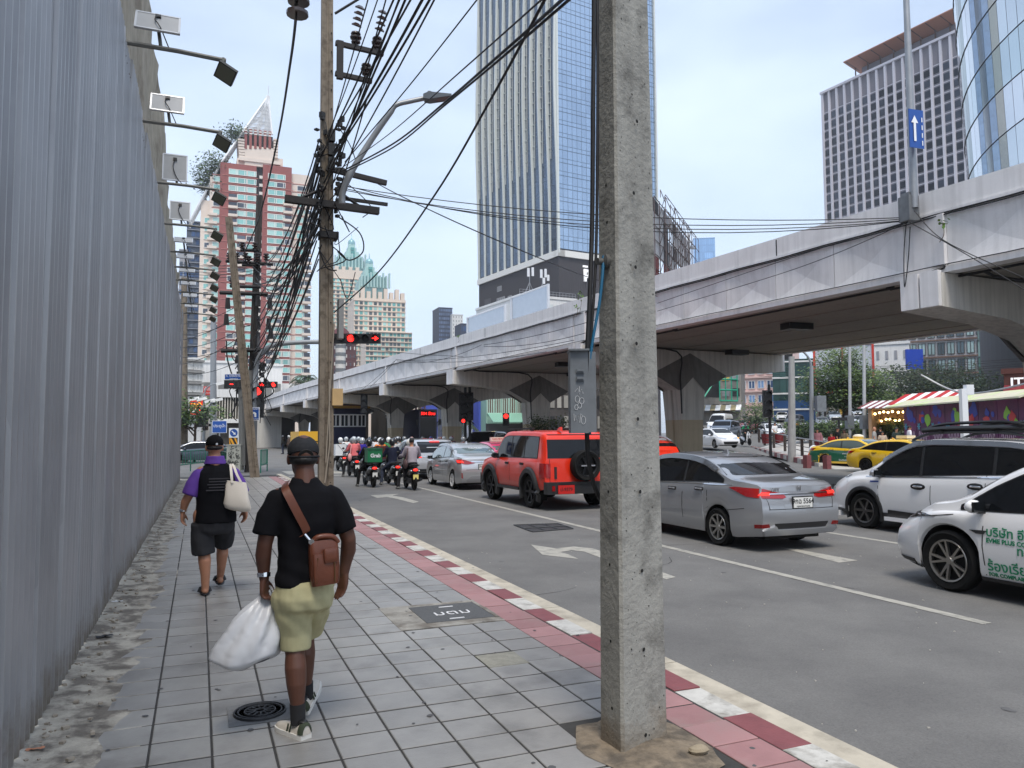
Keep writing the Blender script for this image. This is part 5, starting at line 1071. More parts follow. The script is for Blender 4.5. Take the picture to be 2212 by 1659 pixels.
def louvred(lab, x0, x1, yt, yb, D, a, n, wall=whiteb, slat=None):
 P=dp(x0, yt, D);fc=Face(P, a);u1=fc.at(x1, yt)[0];zt=P.z;zb=fc.at(x0, yb)[1];t=thing('shophouse', lab, 'shophouse')
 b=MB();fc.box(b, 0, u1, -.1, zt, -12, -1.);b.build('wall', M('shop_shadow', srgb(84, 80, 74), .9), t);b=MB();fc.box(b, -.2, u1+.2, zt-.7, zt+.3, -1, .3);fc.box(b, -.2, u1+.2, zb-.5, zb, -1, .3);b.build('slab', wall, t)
 m=MB().box((0, .4, 0), (u1/n*.42, 1.0, zt-zb-.72)).mesh('fin')
 for k in range(n):link('fin', m, slat or M('fin_cream', srgb(196, 190, 178), .8, streak=.3, rand=.1), t, fc.pt(u1*(k+.5)/n, (zt+zb)/2-.35, 0), fc.rz)
 return t, fc, u1, zb
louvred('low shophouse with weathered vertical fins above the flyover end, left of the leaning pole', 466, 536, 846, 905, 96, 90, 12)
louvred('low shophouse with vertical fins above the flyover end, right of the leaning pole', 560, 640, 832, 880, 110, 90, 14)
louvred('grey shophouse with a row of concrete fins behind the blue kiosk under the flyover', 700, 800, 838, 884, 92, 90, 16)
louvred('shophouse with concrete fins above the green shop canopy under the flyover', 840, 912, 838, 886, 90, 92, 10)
t, fc, u1, zt=block('shophouse', 'green shophouse with brown timber shutters glimpsed between the middle piers', 'shophouse', 1050, 1130, 822, 95, 92, 12, M('mint_wall', srgb(150, 186, 170), .7, streak=.2), 1, 5, [M('timber_shutter', srgb(92, 56, 38), .6, var=.2, scale=6)], .72, .75, yb=902, frame=M('mint_frame', srgb(186, 214, 200), .6), split=(.33, .66))
b=MB()
for k in range(26):b.box(fc.pt(u1*(k+.5)/26, fc.at(1060, 903)[1], 1.6), (u1/26*.5, 2.6, .12), Matrix.Rotation(fc.rz, 3, 'Z')@Matrix.Rotation(.45, 3, 'X'))
b.build('striped_canopy', M('canopy_mint', srgb(160, 210, 186), .6), t);b=MB();fc.box(b, 0, u1, .1, fc.at(1060, 915)[1], -.2, .1);b.build('shop_front', dkw, t)
c=dp(1068, 847, 70);hl=thing('hanging_lamp', 'warm glowing lamp in front of the green shophouse shutters', 'lamp');MB().sphere(c, .3, 10, 7).build('bulb', M('warm_bulb', (1., .72, .3), .5, emis=6.), hl, 180);MB().tube([c, c+Vector((0, 0, 1.5))], .03, 5).build('cord', black, hl)
block('blue_building', 'bright blue painted wall strip left of the green shophouse', 'building', 1034, 1052, 816, 97, 92, 10, M('blue_paint', srgb(70, 86, 176), .6), 2, 1, [M('blue_paint_pale', srgb(130, 150, 200), .6)], .5, .3, yb=930)
block('blue_building', 'blue and white wall seen between the second and third piers', 'building', 905, 945, 826, 100, 92, 10, M('blue_paint', (0, 0, 0)), 2, 2, [M('white_panel', srgb(186, 196, 214), .6)], .6, .4, yb=930)
block('grey_building', 'pale grey wall between the middle piers behind the palm', 'building', 1000, 1036, 830, 99, 92, 10, M('bluegrey_paint', srgb(168, 176, 190), .7), 2, 2, [blued], .4, .3, yb=930)
block('shophouse', 'dark cluttered shophouse front between the third pier and the grey cabinet', 'shophouse', 1170, 1300, 800, 90, 92, 12, M('clutter_dark', srgb(70, 66, 64), .9, var=.3, scale=1), 3, 9, [dkw, M('clutter_pale', srgb(150, 146, 138), .7, rand=.3)], .6, .6, yb=935)
t, fc, u1, zt=block('kiosk', 'dark blue police style kiosk with white framed windows behind the motorcycles', 'kiosk', 716, 790, 882, 72, 90, 4, M('navy_paint', srgb(22, 28, 66), .5), 1, 4, [M('kiosk_glass', srgb(40, 44, 54), .15)], .8, .45, yb=935, frame=signw, split=(.5, ))
b=MB();fc.box(b, -.3, u1+.3, zt, zt+.25, -4, .5);b.build('gold_fascia', M('gold_trim', srgb(170, 130, 50), .5, .3), t)
t=thing('shop_canopy', 'green awning shop front below the fin shophouse with a round sign', 'shop');fc=Face(dp(846, 900, 76), 92);u1=fc.at(912, 900)[0];b=MB();b.prism([(0, 0), (u1, 0), (u1, .12), (0, .12)], fc.N*2.2+Vector((0, 0, -1.1)), fc.pt(0, fc.at(850, 905)[1], 0), fc.U);b.build('awning', M('awning_green', srgb(120, 142, 130), .7), t);b=MB();fc.box(b, 0, u1, -.1, fc.at(850, 905)[1], -3, 0);b.build('shop_front', dkw, t);b=MB();fc.box(b, -.2, u1, fc.at(850, 903)[1], fc.at(850, 899)[1], -2, 1.2);b.build('fascia', greyw, t)
c=dp(866, 882, 73);rsn=thing('round_sign', 'round white shop sign with red mark above the green awning', 'sign');MB().lathe([(.001, -.1), (.75, -.1), (.75, .1), (.001, .1)], c, 20, 'Y').build('disc', signw, rsn);MB().sphere(c+Vector((-.03, -.12, 0)), (.28, .04, .4)).build('mark', M('mark_red', srgb(200, 90, 60), .5), rsn)
c=dp(888, 880, 73);lsn=thing('shop_sign', 'pink and white curly lettered shop sign beside the round sign', 'sign');text('lettering', 'Cocoa', 1.1, M('lettering_pink', srgb(216, 170, 178), .5), lsn, basis(c, fc.U, (0, 0, 1)), ext=.08, bold=.02)
# ================================================================ VEHICLES  (local +y forwards, x to the right)
def paint(n, c, metal=.35, rough=.28, coat=1.):return M('paint_'+n, srgb(*c), rough, metal, coat=coat)
glt=M('tinted_glass', (.008, .009, .011), .03, spec=.32);gll=M('light_tinted_glass', srgb(92, 108, 106), .05, .2, spec=1., coat=1.)
tail=M('tail_lamp_red', srgb(150, 10, 10), .12, coat=1.);tailon=M('tail_lamp_lit', (.9, .03, .02), .2, emis=1.1);headm=M('headlamp_clear', srgb(196, 200, 206), .08, .5, coat=1.);headon=M('headlamp_lit', (1., .95, .85), .2, emis=1.2)
amber=M('amber_lamp_lit', (1., .45, .05), .3, emis=1.5);alloy=M('alloy_rim', srgb(158, 156, 152), .28, .85);alloyd=M('dark_alloy', srgb(36, 36, 38), .4, .6);darkin=M('wheel_inside', (.006, .006, .006), .8);platew=M('plate_white', srgb(224, 224, 220), .5);trim=M('black_trim', (.016, .016, .017), .5, bump=.15, bscale=300);gapm=M('panel_gap', (.012, .012, .012), .8)
def patch(bvh, pts, d, off=.004, res=.12, skirt=0.):
 d=Vector(d).normalized();U=d.cross(Vector((0, 0, 1)));
 if U.length<.01:U=Vector((1, 0, 0))
 U.normalize();V=U.cross(d)
 pts=[Vector(p)for p in pts];uv=[(p.dot(U), p.dot(V))for p in pts]
 bm=bmesh.new();vs=[bm.verts.new((u, v, 0))for u, v in uv];bm.faces.new(vs)
 for ax in(0, 1):
  lo, hi=min(q[ax]for q in uv), max(q[ax]for q in uv);n=int((hi-lo)/res)
  for k in range(1, n+1):
   c=lo+(hi-lo)*k/(n+1);nn=Vector((1, 0, 0))if ax==0 else Vector((0, 1, 0))
   bmesh.ops.bisect_plane(bm, geom=bm.verts[:]+bm.edges[:]+bm.faces[:], plane_co=nn*c, plane_no=nn)
 bmesh.ops.triangulate(bm, faces=[f for f in bm.faces if len(f.verts)>4])
 bm.verts.ensure_lookup_table();out=[];base=d*-6
 for v in bm.verts:
  o=U*v.co.x+V*v.co.y+base;h, n, i, _=bvh.ray_cast(o, d, 12)
  if h is None:h, n, i, _=bvh.find_nearest(U*v.co.x+V*v.co.y+d*(pts[0].dot(d)), 5)
  if n.dot(d)>0:n=-n
  out.append(h+n*off)
 fs=[tuple(v.index for v in f.verts)for f in bm.faces]
 b=MB();b.v=[tuple(p)for p in out];b.f=fs
 if fs:
  a_, b_, c_=(out[i]for i in fs[0][:3])
  if(b_-a_).cross(c_-a_).dot(d)>0:b.f=[f[::-1]for f in fs]
 if skirt:
  e={}
  for f in b.f:
   for i in range(len(f)):e[(f[i], f[(i+1)%len(f)])]=1
  n0=len(b.v);b.v+=[tuple(p+d*skirt)for p in out]
  b.f+=[(j, i, n0+i, n0+j)for i, j in e if(j, i)not in e]
 bm.free();return b
def mirror(b):
 c=MB();c.v=[(-x, y, z)for x, y, z in b.v];c.f=[f[::-1]for f in b.f];return c
def stripe(bvh, line, w_, d, off=.003, res=.2):
 d=Vector(d).normalized();L=[Vector(p)for p in line];b=MB()
 for p, q in zip(L, L[1:]):
  s=(q-p).cross(d).normalized()*w_/2;t=patch(bvh, [p-s, q-s, q+s, p+s], d, off, res);b.add(t.v, t.f)
 return b
_WH={}
def wheel(r, wd, style, rimm, parent, x, y, z=0., side=-1):
 key=(r, wd, style)
 if key not in _WH:
  ri=r*(.70 if style!='steel' else .62);h=wd/2
  ty=MB().lathe([(ri, -h*.8), (r*.9, -h), (r*.985, -h*.72), (r, -h*.3), (r, h*.3), (r*.985, h*.72), (r*.9, h), (ri, h*.8), (ri*.97, h*.3), (ri*.97, -h*.3), (ri, -h*.8)], n=28, axis='X');ty.f=[f for f in ty.f if len(f)==4]
  rm=MB();rm.lathe([(ri*1.0, -h*.84), (ri*.98, -h*.9), (ri*.90, -h*.8), (ri*.90, -h*.3), (ri*1.0, -h*.3)], n=28, axis='X');rm.f=[f for f in rm.f if len(f)==4]
  rm.lathe([(.001, -h*.72), (r*.11, -h*.72), (r*.15, -h*.55), (r*.15, -h*.2), (.001, -h*.2)], n=14, axis='X')
  ns={'ten':10, 'five':5, 'eight':8, 'six':6, 'steel':6}[style]
  for k in range(ns):
   a=2*pi*k/ns;offs=(0, )if style in('ten', 'six', 'steel', 'eight')else(-.16, .16)
   for o in offs:
    wi, wo=r*(.085 if style in('five', 'ten')else .13), r*(.065 if style in('five', 'ten')else .12)
    c, s=cos(a+o*.5), sin(a+o*.5);c2, s2=cos(a+o*1.3), sin(a+o*1.3)
    i0=Vector((0, c, s))*r*.10;o0=Vector((0, c2, s2))*ri*.93;pr_=Vector((0, -s2, c2))
    rm.add([i0-pr_*wi/2+Vector((-h*.66, 0, 0)), i0+pr_*wi/2+Vector((-h*.66, 0, 0)), o0+pr_*wo/2+Vector((-h*.84, 0, 0)), o0-pr_*wo/2+Vector((-h*.84, 0, 0)), i0-pr_*wi/2+Vector((-h*.35, 0, 0)), i0+pr_*wi/2+Vector((-h*.35, 0, 0)), o0+pr_*wo/2+Vector((-h*.5, 0, 0)), o0-pr_*wo/2+Vector((-h*.5, 0, 0))], [(0, 3, 2, 1), (0, 1, 5, 4), (1, 2, 6, 5), (2, 3, 7, 6), (3, 0, 4, 7)])
  dk=MB().lathe([(.001, -h*.25), (ri*.95, -h*.25), (ri*.95, h*.5), (.001, h*.5)], n=24, axis='X')  # near-black disc behind the spokes, shade inside the wheel put into its colour
  _WH[key]=(ty.mesh('wheel', 50), rm.mesh('rim', 35), dk.mesh('brake_disc', 35))
 ty, rm, dk=_WH[key];rot=(0, 0, pi)if side>0 else(0, 0, 0)
 o=link('wheel', ty, rubber, parent, (x, y, r+z), rot);link('rim', rm, rimm, o);link('brake_disc', dk, darkin, o);return o
def car(name, lab, cat, loc, rz, S, pm, group=None, glass=glt, rimm=alloy, plate=None, platem=platew, detail=True, z=ROADZ, lit=True):
 t=thing(name, lab, cat, (loc[0], loc[1], z), rz, group)
 L, W, H=S['L'], S['W'], S['H'];hl=L/2;r=S['r'];Ra=r+S.get('arch', .055);sill=S['sill'];ax=(S['ya'], S['yf']);top, belt=S['top'], S['belt'];tum=S.get('tum', .30);rin, fin_=S['rin'], S['fin'];nose=S.get('nose', .16)
 ys=[-hl, -hl+.02, -hl+.06, -hl+.12, -hl+.2, -hl+.3]+[hl, hl-.02, hl-.06, hl-.12, hl-.2, hl-.3]
 ys+=[-hl+.3+(L-.6)*k/44 for k in range(1, 44)]
 for a in ax:ys+=[a+Ra*cos(pi*k/16)for k in range(17)]+[a-Ra-.015, a+Ra+.015]
 ys=sorted(y for y in ys if-hl<=y<=hl);ys=[y for i, y in enumerate(ys)if i==0 or y-ys[i-1]>.006]
 def plan(y):
  e=hl-abs(y);c=S.get('rc', .42)if y<0 else S.get('fc', .75);k=S.get('rk', .10)if y<0 else S.get('fk', .17)
  return 1-k*(max(0, 1-e/c))**2.4
 def bot(y):
  zz=sill+(S.get('up', .05)*max(0, 1-(hl-abs(y))/.5))
  for a in ax:
   if abs(y-a)<Ra:zz=max(zz, r+sqrt(Ra*Ra-(y-a)**2))
  return zz
 def sec(y):
  w_=W/2*plan(y);zb=bot(y);zs=sinterp(belt, y);zt=max(sinterp(top, y), zs+.012);zb=min(zb, zs-.1);dz_=zt-zs;ed=min(.075, .4*dz_);x8=w_*.945-tum*(dz_-ed)
  zm=zb+(zs-zb)*.45
  P=[(w_*.94, zb), (w_*.98, zb+(zs-zb)*.12), (w_*S.get('hip', 1.), zm), (w_*.995, zs-(zs-zb)*.25), (w_*.975, zs-(zs-zb)*.07), (w_*.95, zs), (w_*.945-tum*dz_*.3, zs+dz_*.33), (w_*.945-tum*dz_*.62, zs+dz_*.66), (x8, zt-ed), (max(x8-.05, x8*.8), zt-ed*.35), (x8*.62, zt-ed*.06), (0, zt)]
  ti=max(0., min(1., 1-(hl-abs(y))/S.get('cap', .7)));ti=ti*ti*(3-2*ti)
  tab=rin if y<0 else fin_
  return[(x, y+(ti*sinterp(tab, zz)*(1 if y<0 else-1)), zz)for x, zz in P]
 secs=[sec(y)for y in ys];n=12;b=MB()
 for s in secs:b.v+=[tuple(p)for p in s]+[(-x, y, zz)for x, y, zz in s[-2::-1]]
 m=2*n-1
 for i in range(len(secs)-1):
  for k in range(m-1):b.f.append((i*m+k, i*m+k+1, (i+1)*m+k+1, (i+1)*m+k))
 for i, sg_ in((0, 1), (len(secs)-1, -1)):
  s=secs[i];cols=(-1, -.66, -.25, .25, .66, 1);n0=len(b.v)
  for x, y, zz in s:
   for c in cols:b.v.append((x*c, y-sg_*.035*(1-c*c), zz))
  for k in range(n-1):
   for c in range(5):q=(n0+k*6+c, n0+k*6+c+1, n0+(k+1)*6+c+1, n0+(k+1)*6+c);b.f.append(q if sg_>0 else q[::-1])
 body=b.build('body', pm, t, 38)
 bvh=BVHTree.FromPolygons([Vector(v)for v in b.v], b.f);t['bvh_']=1;del t['bvh_']
 u=MB();
 for s in secs:x, y, zz=s[0];u.v+=[(x, y, zz), (-x, y, zz)]
 u.f=[(2*i, 2*i+1, 2*i+3, 2*i+2)for i in range(len(secs)-1)];u.build('underbody', darkin, t)
 MB().box((0, 0, sill+.03), (W*.62, L*.9, .1)).build('chassis', darkin, t)
 if 'lower' in S:
  zz=S['lower'];lo_=[[(x, y, z_)for x, y, z_ in s]for s in secs]
  for s_ in(-1, 1):
   g=MB()
   for s in secs:a0, b0=Vector(s[0]), Vector(s[1]);k=min(1, max(.0, (zz-a0.z)/max(.01, b0.z-a0.z)));e_=a0.lerp(b0, k);c_=Vector((.012*1, 0, 0));g.v+=[tuple(a0+c_), tuple(e_+c_)]
   g.f=[(2*i, 2*i+2, 2*i+3, 2*i+1)for i in range(len(secs)-1)]
   (g if s_>0 else mirror(g)).build('sill_cladding', trim, t)
 def edge(y):return sinterp(top, y)-S.get('drip', .105)
 yr, yf_=S['dlo'];N_=26;lo=[];hi=[]
 for k in range(N_+1):
  y=yr+(yf_-yr)*k/N_;l_, h_=sinterp(belt, y)+.012, edge(y)
  if h_-l_>.015:lo.append((y, l_));hi.append((y, h_))
 poly=lo+hi[::-1]
 for s_ in(-1, 1):
  d=(-s_, 0, 0)
  bd=patch(bvh, [(s_*3, y, zz)for y, zz in poly], d, .004, .16);bd.build('window_surround', S.get('surround', trim), t, 60)
  px_=[yr]+list(S['pillars'])+[yf_]
  for a, c in zip(px_, px_[1:]):
   lo2=[(y, zz+.018)for y, zz in lo if a+.03<y<c-.03];hi2=[(y, zz-.018)for y, zz in hi if a+.03<y<c-.03]
   def end(y):return(y, sinterp(belt, y)+.03), (y, edge(y)-.018)
   A, Bq=end(a+.03), end(c-.03);P=([A[0]]if A[1][1]-A[0][1]>.02 else[])+lo2+([Bq[0], Bq[1]]if Bq[1][1]-Bq[0][1]>.02 else[])+hi2[::-1]+([A[1]]if A[1][1]-A[0][1]>.02 else[])
   if len(P)>3:patch(bvh, [(s_*3, y, zz)for y, zz in P], d, .008, .16).build('side_window', glass, t, 60)
  if detail:
   for y in S.get('seams', ()):
    zt_=sinterp(belt, y)+.01
    stripe(bvh, [(s_*3, y, sill+.06), (s_*3, y+.02, (sill+zt_)/2), (s_*3, y, zt_)], .012, d).build('door_gap', gapm, t)
   for y in S.get('handles', ()):
    zz=sinterp(belt, y)-S.get('hdrop', .10);h, _, _, _=bvh.ray_cast(Vector((s_*3, y, zz)), Vector(d), 5);x=h.x
    MB().box((x+s_*.006, y, zz), (.02, .22, .055)).build('handle_recess', gapm, t);MB().tube([(x+s_*.005, y-.09, zz), (x+s_*.034, y-.06, zz+.004), (x+s_*.034, y+.06, zz+.004), (x+s_*.005, y+.09, zz)], .016, 6).build('door_handle', S.get('handlem')or pm, t, 60)
 def xat(y, zf=.0):s=sec(y);return s[8][0], s[8][2], s[5][0], s[5][2]
 for nm, d, (y0, y1)in(('windscreen', (0, -1, -.0001), S['ws']), ('rear_window', (0, 1, -.0001), S['rw'])):
  xa, za, _, _=xat(y0);xb, zb_, _, _=xat(y1);za2, zb2=sinterp(top, y0), sinterp(top, y1);k=S.get('wk', .95)
  patch(bvh, [(-xa*k, 3, za2+.015), (xa*k, 3, za2+.015), (xb*k*.96, 3, zb2-.03), (-xb*k*.96, 3, zb2-.03)], d, .006, .14).build(nm, glass, t, 60)
 for nm, mt, pts, d, off, both in S.get('patches', ()):
  p=patch(bvh, pts, d, off, .07, .02+off);p.build(nm, mt, t, 40)
  if both:mirror(p).build(nm, mt, t, 40)
 for nm, mt, c, dm in S.get('boxes', ()):MB().box(c, dm).build(nm, mt, t)
 if 'flare' in S:
  ri_, ro_, th_, fm_=S['flare']
  for s_ in(-1, 1):
   for a in ax:
    g=MB();rings=[]
    for k in range(-3, 28):
     an=pi*k/24;cs_, sn_=cos(an), sin(an);h, _, _, _=bvh.ray_cast(Vector((s_*3, a+ro_*cs_, max(r+ro_*sn_, sill+.04))), Vector((-s_, 0, 0)), 4);xo=abs(h.x)if h else W/2
     def pp(rad, x_):return(s_*x_, a+rad*cs_, r+rad*sn_)
     rings.append([pp(ri_, xo-.06), pp(ri_, xo+th_), pp(ri_+(ro_-ri_)*.7, xo+th_), pp(ro_+.004, xo-.01)])
    g.loft(rings, cap=True);g.build('wheel_flare', fm_, t, 40)
 tw=S.get('tw', .2)
 for s_ in(-1, 1):
  for a in ax:wheel(r, tw, S['wheel'], rimm, t, s_*(W/2-tw/2-.012), a, 0, s_)
  ym=S.get('ym', yf_-.28);zz=sinterp(belt, ym)+.07;x=W/2*.95
  mb=MB();mb.sphere((s_*(x+.13), ym, zz), (.11, .075, .075), 10, 6);mb.build('mirror', S.get('mirrorm')or pm, t, 60);MB().box((s_*(x+.02), ym, zz-.055), (.1, .06, .045)).build('mirror_stalk', trim, t)
  if detail:MB().box((s_*(x+.13), ym-.06, zz), (.17, .03, .11)).build('mirror_glass', glassd, t)
 if detail and S.get('fin_', 1):yq=S['rw'][1]+.22;q_=MB();zq=sinterp(top, yq);q_.prism([(-.1, -.01), (.1, -.01), (-.02, .055), (-.08, .06)], (.03, 0, 0), (-.015, yq, zq), (0, 1, 0));q_.build('roof_antenna', S.get('finm')or pm, t)
 if plate:
  py, pz, txt2=S['plate'][0], S['plate'][1], plate;h, _, _, _=bvh.ray_cast(Vector((.02, -5, pz)), Vector((0, 1, 0)), 9);yy=(h.y if h else-hl)-.012
  MB().box((0, yy+.004, pz), (.40, .012, .19)).build('plate_frame', black, t);o=MB().box((0, yy-.006, pz), (.36, .012, .155)).build('number_plate', platem, t)
  text('lettering', txt2[0], .105, black, t, basis((0, yy-.014, pz+.018), (1, 0, 0), (0, 0, 1)), ext=.001, bold=.0015)
  if len(txt2)>1:text('lettering', txt2[1], .04, black, t, basis((0, yy-.014, pz-.056), (1, 0, 0), (0, 0, 1)), ext=.001)
 return t, bvh, S
def sedan(L=4.44, W=1.69, H=1.48, wb=2.60, r=.30, ro=1.0, dy=0., **k):
 hl=L/2;ya=-hl+ro;yf=ya+wb;s=H/1.48
 S=dict(L=L, W=W, H=H, r=r, ya=ya, yf=yf, sill=.19, wheel='eight', tum=.30, top=[(-hl, 1.0*s), (-hl+.06, 1.05*s), (-hl+.45, 1.085*s), (-hl+.62, 1.10*s), (-hl+1.0, 1.255*s), (-hl+1.45, 1.405*s), (-hl+1.9, 1.465*s), (.15, 1.48*s), (.55, 1.45*s), (.9, 1.33*s), (1.28, 1.13*s), (1.5, 1.02*s), (1.75, .97*s), (hl-.25, .84*s), (hl-.05, .74*s), (hl, .68*s)], belt=[(-hl, .93*s), (-hl+.3, .99*s), (-hl+.9, 1.00*s), (0, .95*s), (1.0, .90*s), (1.5, .87*s), (hl-.3, .76*s), (hl, .64*s)], rin=[(.2, .14), (.35, .03), (.55, .0), (.75, .02), (.85, .08), (1.0, .10), (1.1, .16)], fin=[(.2, .10), (.4, .0), (.6, .03), (.8, .25)], dlo=(-hl+.62, 1.22), pillars=(-.36+dy, .62+dy)if 0 else(-.30, ), ws=(1.36, .58), rw=(-hl+.70, -hl+1.62), seams=(1.02, -.30, -hl+1.22), handles=(.02, -hl+1.45), plate=(-hl, .74))
 S.update(k);return S
silver=paint('silver', (168, 170, 174), .6, .3);silver2=paint('bright_silver', (196, 198, 200), .55, .3);pearl=paint('pearl_white', (236, 236, 237), .02, .25);redp=paint('signal_red', (226, 48, 18), .0, .3, .45);greyp=paint('warm_grey', (196, 198, 202), .4, .3)
# ---- silver sedan right of the pole (rear three quarter view)
HS=sedan(L=4.44, W=1.70, H=1.475, ro=1.0, rk=.13, rc=.6)
hl=HS['L']/2
def both(nm, m, pts, d, off=.006):return(nm, m, pts, d, off, True)
BL=(.62, .78, 0)
HS['patches']=[both('tail_lamp', tail, [(-.88, -1.62, .95), (-.86, -1.75, .965), (-.70, -2.2, .955), (-.42, -2.3, .87), (-.36, -2.3, .82), (-.42, -2.3, .80), (-.66, -2.2, .81), (-.82, -1.95, .83)], BL, .012), both('tail_lamp_lit', tailon, [(-.72, -2.15, .90), (-.60, -2.2, .895), (-.60, -2.2, .845), (-.74, -2.12, .85)], BL, .018), ('chrome_bar', chrome, [(-.60, -3, .885), (.60, -3, .885), (.57, -3, .862), (-.57, -3, .862)], (0, 1, 0), .02, False), ('plate_recess', M('paint_silver', (0, 0, 0)), [(-.36, -3, .85), (.36, -3, .85), (.33, -3, .63), (-.33, -3, .63)], (0, 1, 0), .002, False), ('boot_gap', gapm, [(-.62, -3, .652), (.62, -3, .652), (.62, -3, .642), (-.62, -3, .642)], (0, 1, 0), .003, False), both('boot_gap', gapm, [(-.64, -3, .80), (-.632, -3, .80), (-.60, -3, .645), (-.61, -3, .645)], (0, 1, 0), .003), ('bumper_mesh', trim, [(-.52, -3, .435), (.52, -3, .435), (.48, -3, .35), (-.48, -3, .35)], (0, 1, 0), .004, False), both('rear_reflector', M('reflector_red', srgb(120, 14, 14), .2), [(-.80, -2.1, .42), (-.62, -2.2, .435), (-.60, -2.2, .38), (-.80, -2.1, .365)], BL, .012), ('bumper_lip', M('lip_silver', srgb(176, 178, 182), .35, .6), [(-.72, -2.2, .33), (-.5, -3, .40), (-.46, -3, .345), (.46, -3, .345), (.5, -3, .40), (.72, -2.2, .33), (.66, -3, .265), (-.66, -3, .265)], (0, 1, 0), .03, False), ('bumper_gap', gapm, [(-.83, -1.5, .60), (-.83, -1.9, .655), (-.83, -1.9, .645), (-.83, -1.5, .59)], (1, 0, 0), .003, False), ('window_line', chrome, [(-3, -1.60, .995), (-3, 1.1, .915), (-3, 1.1, .902), (-3, -1.60, .982)], (1, 0, 0), .007, False), ('fuel_flap', M('paint_silver', (0, 0, 0)), [(-3, -1.36, .90), (-3, -1.2, .90), (-3, -1.2, .78), (-3, -1.36, .78)], (1, 0, 0), .004, False)]
hon, hb, _=car('silver_sedan', 'silver sedan seen from behind right of the concrete pole, red lamps and white plate', 'car', (8.59, 9.36+2.22), 0, HS, silver, plate=('9กฉ 5564', 'กรุงเทพมหานคร'))
def onrear(bvh, x, z_, o=.012):h, _, _, _=bvh.ray_cast(Vector((x, -5, z_)), Vector((0, 1, 0)), 9);return Vector((x, h.y-o, z_))
text('badge', 'CITY', .075, chrome, hon, basis(onrear(hb, -.45, .935), (1, 0, 0), (0, 0, 1)), ext=.003, bold=.001);text('badge', 'i-VTEC', .045, chrome, hon, basis(onrear(hb, .5, .94), (1, 0, 0), (0, 0, 1)), ext=.002)
c=onrear(hb, 0, .955, .016);b=MB()
for sx in(-1, 1):b.box(c+Vector((sx*.025, 0, 0)), (.012, .01, .075), Matrix.Rotation(sx*.1, 3, 'Y'))
b.box(c, (.05, .01, .012));b.build('emblem', chrome, hon)
def visor(bvh, t, S, m=M('smoke_visor', srgb(70, 72, 76), .15, coat=1.)):
 for s_ in(-1, 1):
  P=[(s_*3, y, sinterp(S['top'], y)-.085)for y in[S['dlo'][0]+.45+(S['dlo'][1]-S['dlo'][0]-1.0)*k/14 for k in range(15)]]
  if len(P)>3:stripe(bvh, P, .07, (-s_, 0, 0), .03, .1).build('window_visor', m, t, 60)
visor(hb, hon, HS)
# ---- bright silver sedan ahead of the red four by four
AS=sedan(L=4.3, W=1.67, H=1.51, wb=2.55, r=.30, ro=.86, wheel='five');hl=2.15
AS['patches']=[both('tail_lamp', tail, [(-.84, -1.62, .99), (-.70, -2.1, .98), (-.44, -2.3, .865), (-.60, -2.2, .82), (-.80, -1.9, .86)], BL, .015), both('tail_lamp_lit', tailon, [(-.80, -1.8, .945), (-.70, -2.05, .935), (-.68, -2.1, .875), (-.78, -1.9, .88)], BL, .022), ('chrome_bar', chrome, [(-.42, -3, .925), (.42, -3, .925), (.42, -3, .885), (-.42, -3, .885)], (0, 1, 0), .015, False), ('plate_recess', M('paint_bright_silver', (0, 0, 0)), [(-.34, -3, .86), (.34, -3, .86), (.30, -3, .66), (-.30, -3, .66)], (0, 1, 0), .002, False), ('boot_gap', gapm, [(-.60, -3, .66), (.60, -3, .66), (.60, -3, .648), (-.60, -3, .648)], (0, 1, 0), .003, False), both('rear_reflector', tail, [(-.74, -2.1, .56), (-.70, -2.12, .56), (-.70, -2.12, .38), (-.74, -2.1, .40)], BL, .01), ('bumper_lip', M('lip_silver', (0, 0, 0)), [(-.60, -3, .34), (-.42, -3, .46), (.42, -3, .46), (.60, -3, .34), (.55, -3, .27), (-.55, -3, .27)], (0, 1, 0), .015, False)]
att, ab, _=car('silver_sedan', 'bright silver sedan with white alloy rims and greenish rear window behind the scooters', 'car', (8.52, 23.4+2.15), 0, AS, silver2, glass=gll, rimm=M('white_rim', srgb(226, 226, 226), .4), plate=('3ขย 139', ))
text('sticker', 'FULLMAZSH', .09, signw, att, basis((0, -1.30, 1.33), (1, 0, 0), (0, .74, .67)), ext=.001);visor(ab, att, AS)
# ---- red boxy four by four
def boxy(L=4.45, W=1.93, H=1.89, wb=2.68, r=.40, ro=.88):
 hl=L/2;ya=-hl+ro
 return dict(L=L, W=W, H=H, r=r, ya=ya, yf=ya+wb, sill=.42, wheel='six', tum=.13, tw=.25, arch=.07, rk=.05, rc=.25, fk=.08, fc=.4, up=.1, drip=.13, top=[(-hl, 1.74), (-hl+.05, 1.80), (-hl+.2, 1.85), (-hl+1.2, 1.885), (.1, 1.89), (.42, 1.86), (.62, 1.76), (.95, 1.42), (1.12, 1.25), (1.3, 1.20), (hl-.3, 1.13), (hl-.06, 1.06), (hl, .95)], belt=[(-hl, 1.20), (0, 1.18), (1.0, 1.15), (1.4, 1.12), (hl, .9)], rin=[(.4, -.04), (.62, .0), (1.2, .02), (1.5, .10), (1.85, .20)], fin=[(.4, .02), (.9, .0), (1.1, .06)], dlo=(-hl+.42, .86), pillars=(-.98, -.12), ws=(1.02, .50), rw=(-hl+.02, -hl+.04), seams=(.86, -.12, -1.08), handles=(.08, -.92), hdrop=.13, handlem=trim, mirrorm=black, ym=.72, plate=(-hl, .5), fin_=0)
RS=boxy();hl=RS['L']/2;ya, yf=RS['ya'], RS['yf']
RS['flare']=(.455, .60, .05, trim)
